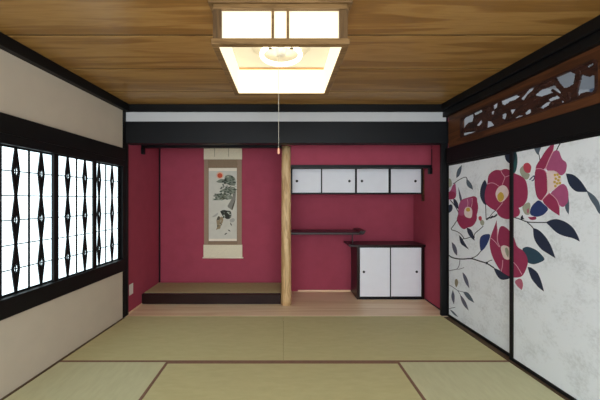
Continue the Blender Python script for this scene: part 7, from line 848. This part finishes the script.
# lower: stands on the wooden floor
root = tag(empty('lower_cupboard', T(1.41, 3.73, 0)), 'low dark cupboard with two white sliding panels standing on the wooden floor', 'cupboard')
m = MB()
m.box(-.444, -.415, 0, .335, 0, .698, 'dark_brown_lacquer', .002); m.box(.418, .446, 0, .335, 0, .698, 'dark_brown_lacquer', .002)
m.box(-.415, .418, 0, .335, 0, .036, BL, .002); m.box(-.415, .418, 0, .335, .685, .698, BL, .002)
m.box(-.415, .418, .315, .335, .036, .685, BL, 0)
m.build('carcass', root)
m = MB()
prof = [(-.55, .702), (-.545, .699), (-.45, .698), (.456, .698), (.456, .724), (-.47, .724), (-.52, .726), (-.548, .733), (-.553, .728)]
m.prism(prof, lambda p: (p[0], -.014, p[1]), lambda p: (p[0], .335, p[1]), 'dark_brown_lacquer')
m.build('top_board', root)
for a, c in ((-.415, -.405), (-.008, .006), (.411, .418)): MB().box(a, c, -.001, .03, .036, .685, BL, .001).build('stile', root)
cup_door(root, -.405, -.006, .037, .684, .004, -.352, .364)
cup_door(root, .004, .411, .037, .684, .010, .350, .364)
# open shelf
root = tag(empty('wall_shelf', T(.55, 3.7, .86)), 'thin dark lacquered shelf with an upturned end on the crimson back wall', 'shelf')
MB().box(-.462, .47, 0, .366, 0, .031, 'dark_brown_lacquer', .004).build('shelf_board', root)
m = MB()
prof = [(.44, .0), (.485, .0), (.505, .014), (.528, .052), (.522, .056), (.497, .046), (.47, .052), (.448, .046), (.44, .031)]
m.prism(prof, lambda p: (p[0], 0, p[1]), lambda p: (p[0], .366, p[1]), 'dark_brown_lacquer'); m.build('upturned_end', root)
MB().box(.376, .390, .14, .154, -.136, 0, 'dark_brown_lacquer', .002).build('strut', root)

# ------------------------------------------------------------------ outlet
root = tag(empty('wall_outlet', T(AX0, 3.315, .205)), 'white outlet plate low on the crimson wall beside the window post', 'outlet')
MB().box(0, .007, -.04, .04, 0, .125, 'outlet_plastic', .003).build('plate', root)
MB().box(.007, .010, -.018, .018, .03, .095, 'outlet_plastic', .001).build('socket', root)

# ------------------------------------------------------------------ ceiling lamp
LX, LY, W = -.020, 1.90, .3635
root = tag(empty('ceiling_lamp', T(LX, LY, CEIL)), 'square wooden ceiling lamp with glowing paper sides and a pull cord', 'ceiling lamp')
D = lambda z: z - CEIL
LW = 'lamp_wood'
m = MB(); m.box(-.39, .39, -.39, .39, D(2.377), 0, LW, .003); m.build('ceiling_plate', root)
m = MB()
for s in (-1, 1):
    m.box(-W, W, s * W - .012, s * W + .012, D(2.352), D(2.377), LW, .002); m.box(s * W - .012, s * W + .012, -W + .012, W - .012, D(2.352), D(2.377), LW, .002)
m.build('top_rail', root)
for sx in (-1, 1):
    for sy in (-1, 1):
        L_ = [(.322, W + .003), (W + .003, W + .003), (W + .003, .322), (.343, .322), (.343, .343), (.322, .343)]
        MB().prism([(sx * a, sy * c) for a, c in L_], lambda p: (p[0], p[1], D(2.192)), lambda p: (p[0], p[1], D(2.352)), 'lamp_post_wood').build('corner_post', root)
m = MB(); B = .376; t = .036
for s in (-1, 1):
    y0, y1 = (B - t, B) if s > 0 else (-B, -B + t)
    m.box(-B, B, y0, y1, D(2.160), D(2.192), LW, .003); m.box(y0, y1, -B + t, B - t, D(2.160), D(2.192), LW, .003)
m.build('bottom_frame', root)
for s in (-1, 1):
    MB().box(-.336, .336, s * .338 - .002, s * .338 + .002, D(2.164), D(2.362), 'lamp_paper', 0).build('paper_panel', root)
    MB().box(s * .338 - .002, s * .338 + .002, -.336, .336, D(2.164), D(2.362), 'lamp_paper', 0).build('paper_panel', root)
    for x in (-.041, .041):
        MB().box(x - .007, x + .007, s * (W - .003) - .007, s * (W - .003) + .007, D(2.192), D(2.352), LW, .001).build('muntin', root)
        MB().box(s * (W - .003) - .007, s * (W - .003) + .007, x - .007, x + .007, D(2.192), D(2.352), LW, .001).build('muntin', root)
m = MB(); m.box(-.335, .335, -.335, .335, D(2.362), D(2.376), 'reflector_white', 0); m.lathe([(.20, D(2.352)), (.20, D(2.362))], 'reflector_white', n=36); m.lathe([(.035, D(2.29)), (.035, D(2.362))], 'reflector_white', n=20); m.build('reflector', root)
for s in (-1, 1): MB().box(-.335, .335, s * .331 - .005, s * .331 + .005, D(2.350), D(2.361), 'lamp_wood_lit', .001).build('inner_rail', root)
MB().torus(.13, .0145, D(2.292), 'lamp_tube').build('ring_tube', root)
for x in (-.068, .068):
    MB().box(x - .012, x + .012, -.122, -.104, D(2.274), D(2.280), 'clip_metal', .002).build('tube_clip', root)
cord = MB().lathe([(.0014, D(1.665)), (.0014, D(2.29))], 'cord_white', (-.016, 0, 0), n=8).build('pull_cord', root)
MB().lathe([(.003, D(1.625)), (.008, D(1.632)), (.0075, D(1.655)), (.003, D(1.668))], 'cord_tip', (-.016, 0, 0), n=12).build('cord_tip', cord)

# ------------------------------------------------------------------ daylight and camera
w = bpy.data.worlds.new('daylight'); scene.world = w; w.use_nodes = True
bg = w.node_tree.nodes['Background']
bg.inputs['Color'].default_value = (.86, .94, 1.0, 1); bg.inputs['Strength'].default_value = 3.6

cam = bpy.data.cameras.new('camera'); cam.sensor_width = 36; cam.lens = 282 / 600 * 36
cam.shift_x = 16 / 600; cam.clip_start = .05
co = bpy.data.objects.new('camera', cam); COL.objects.link(co)
co.location = (0, 0, 1.316); co.rotation_euler = (math.radians(90), 0, 0)
scene.camera = co
scene.view_settings.view_transform = 'Standard'; scene.view_settings.look = 'None'
scene.view_settings.exposure = 0; scene.view_settings.gamma = 1; scene.view_settings.use_curve_mapping = False
try:
    scene.cycles.use_denoising = True; scene.cycles.max_bounces = 8; scene.cycles.diffuse_bounces = 6
    scene.cycles.sample_clamp_indirect = 6
except Exception: pass
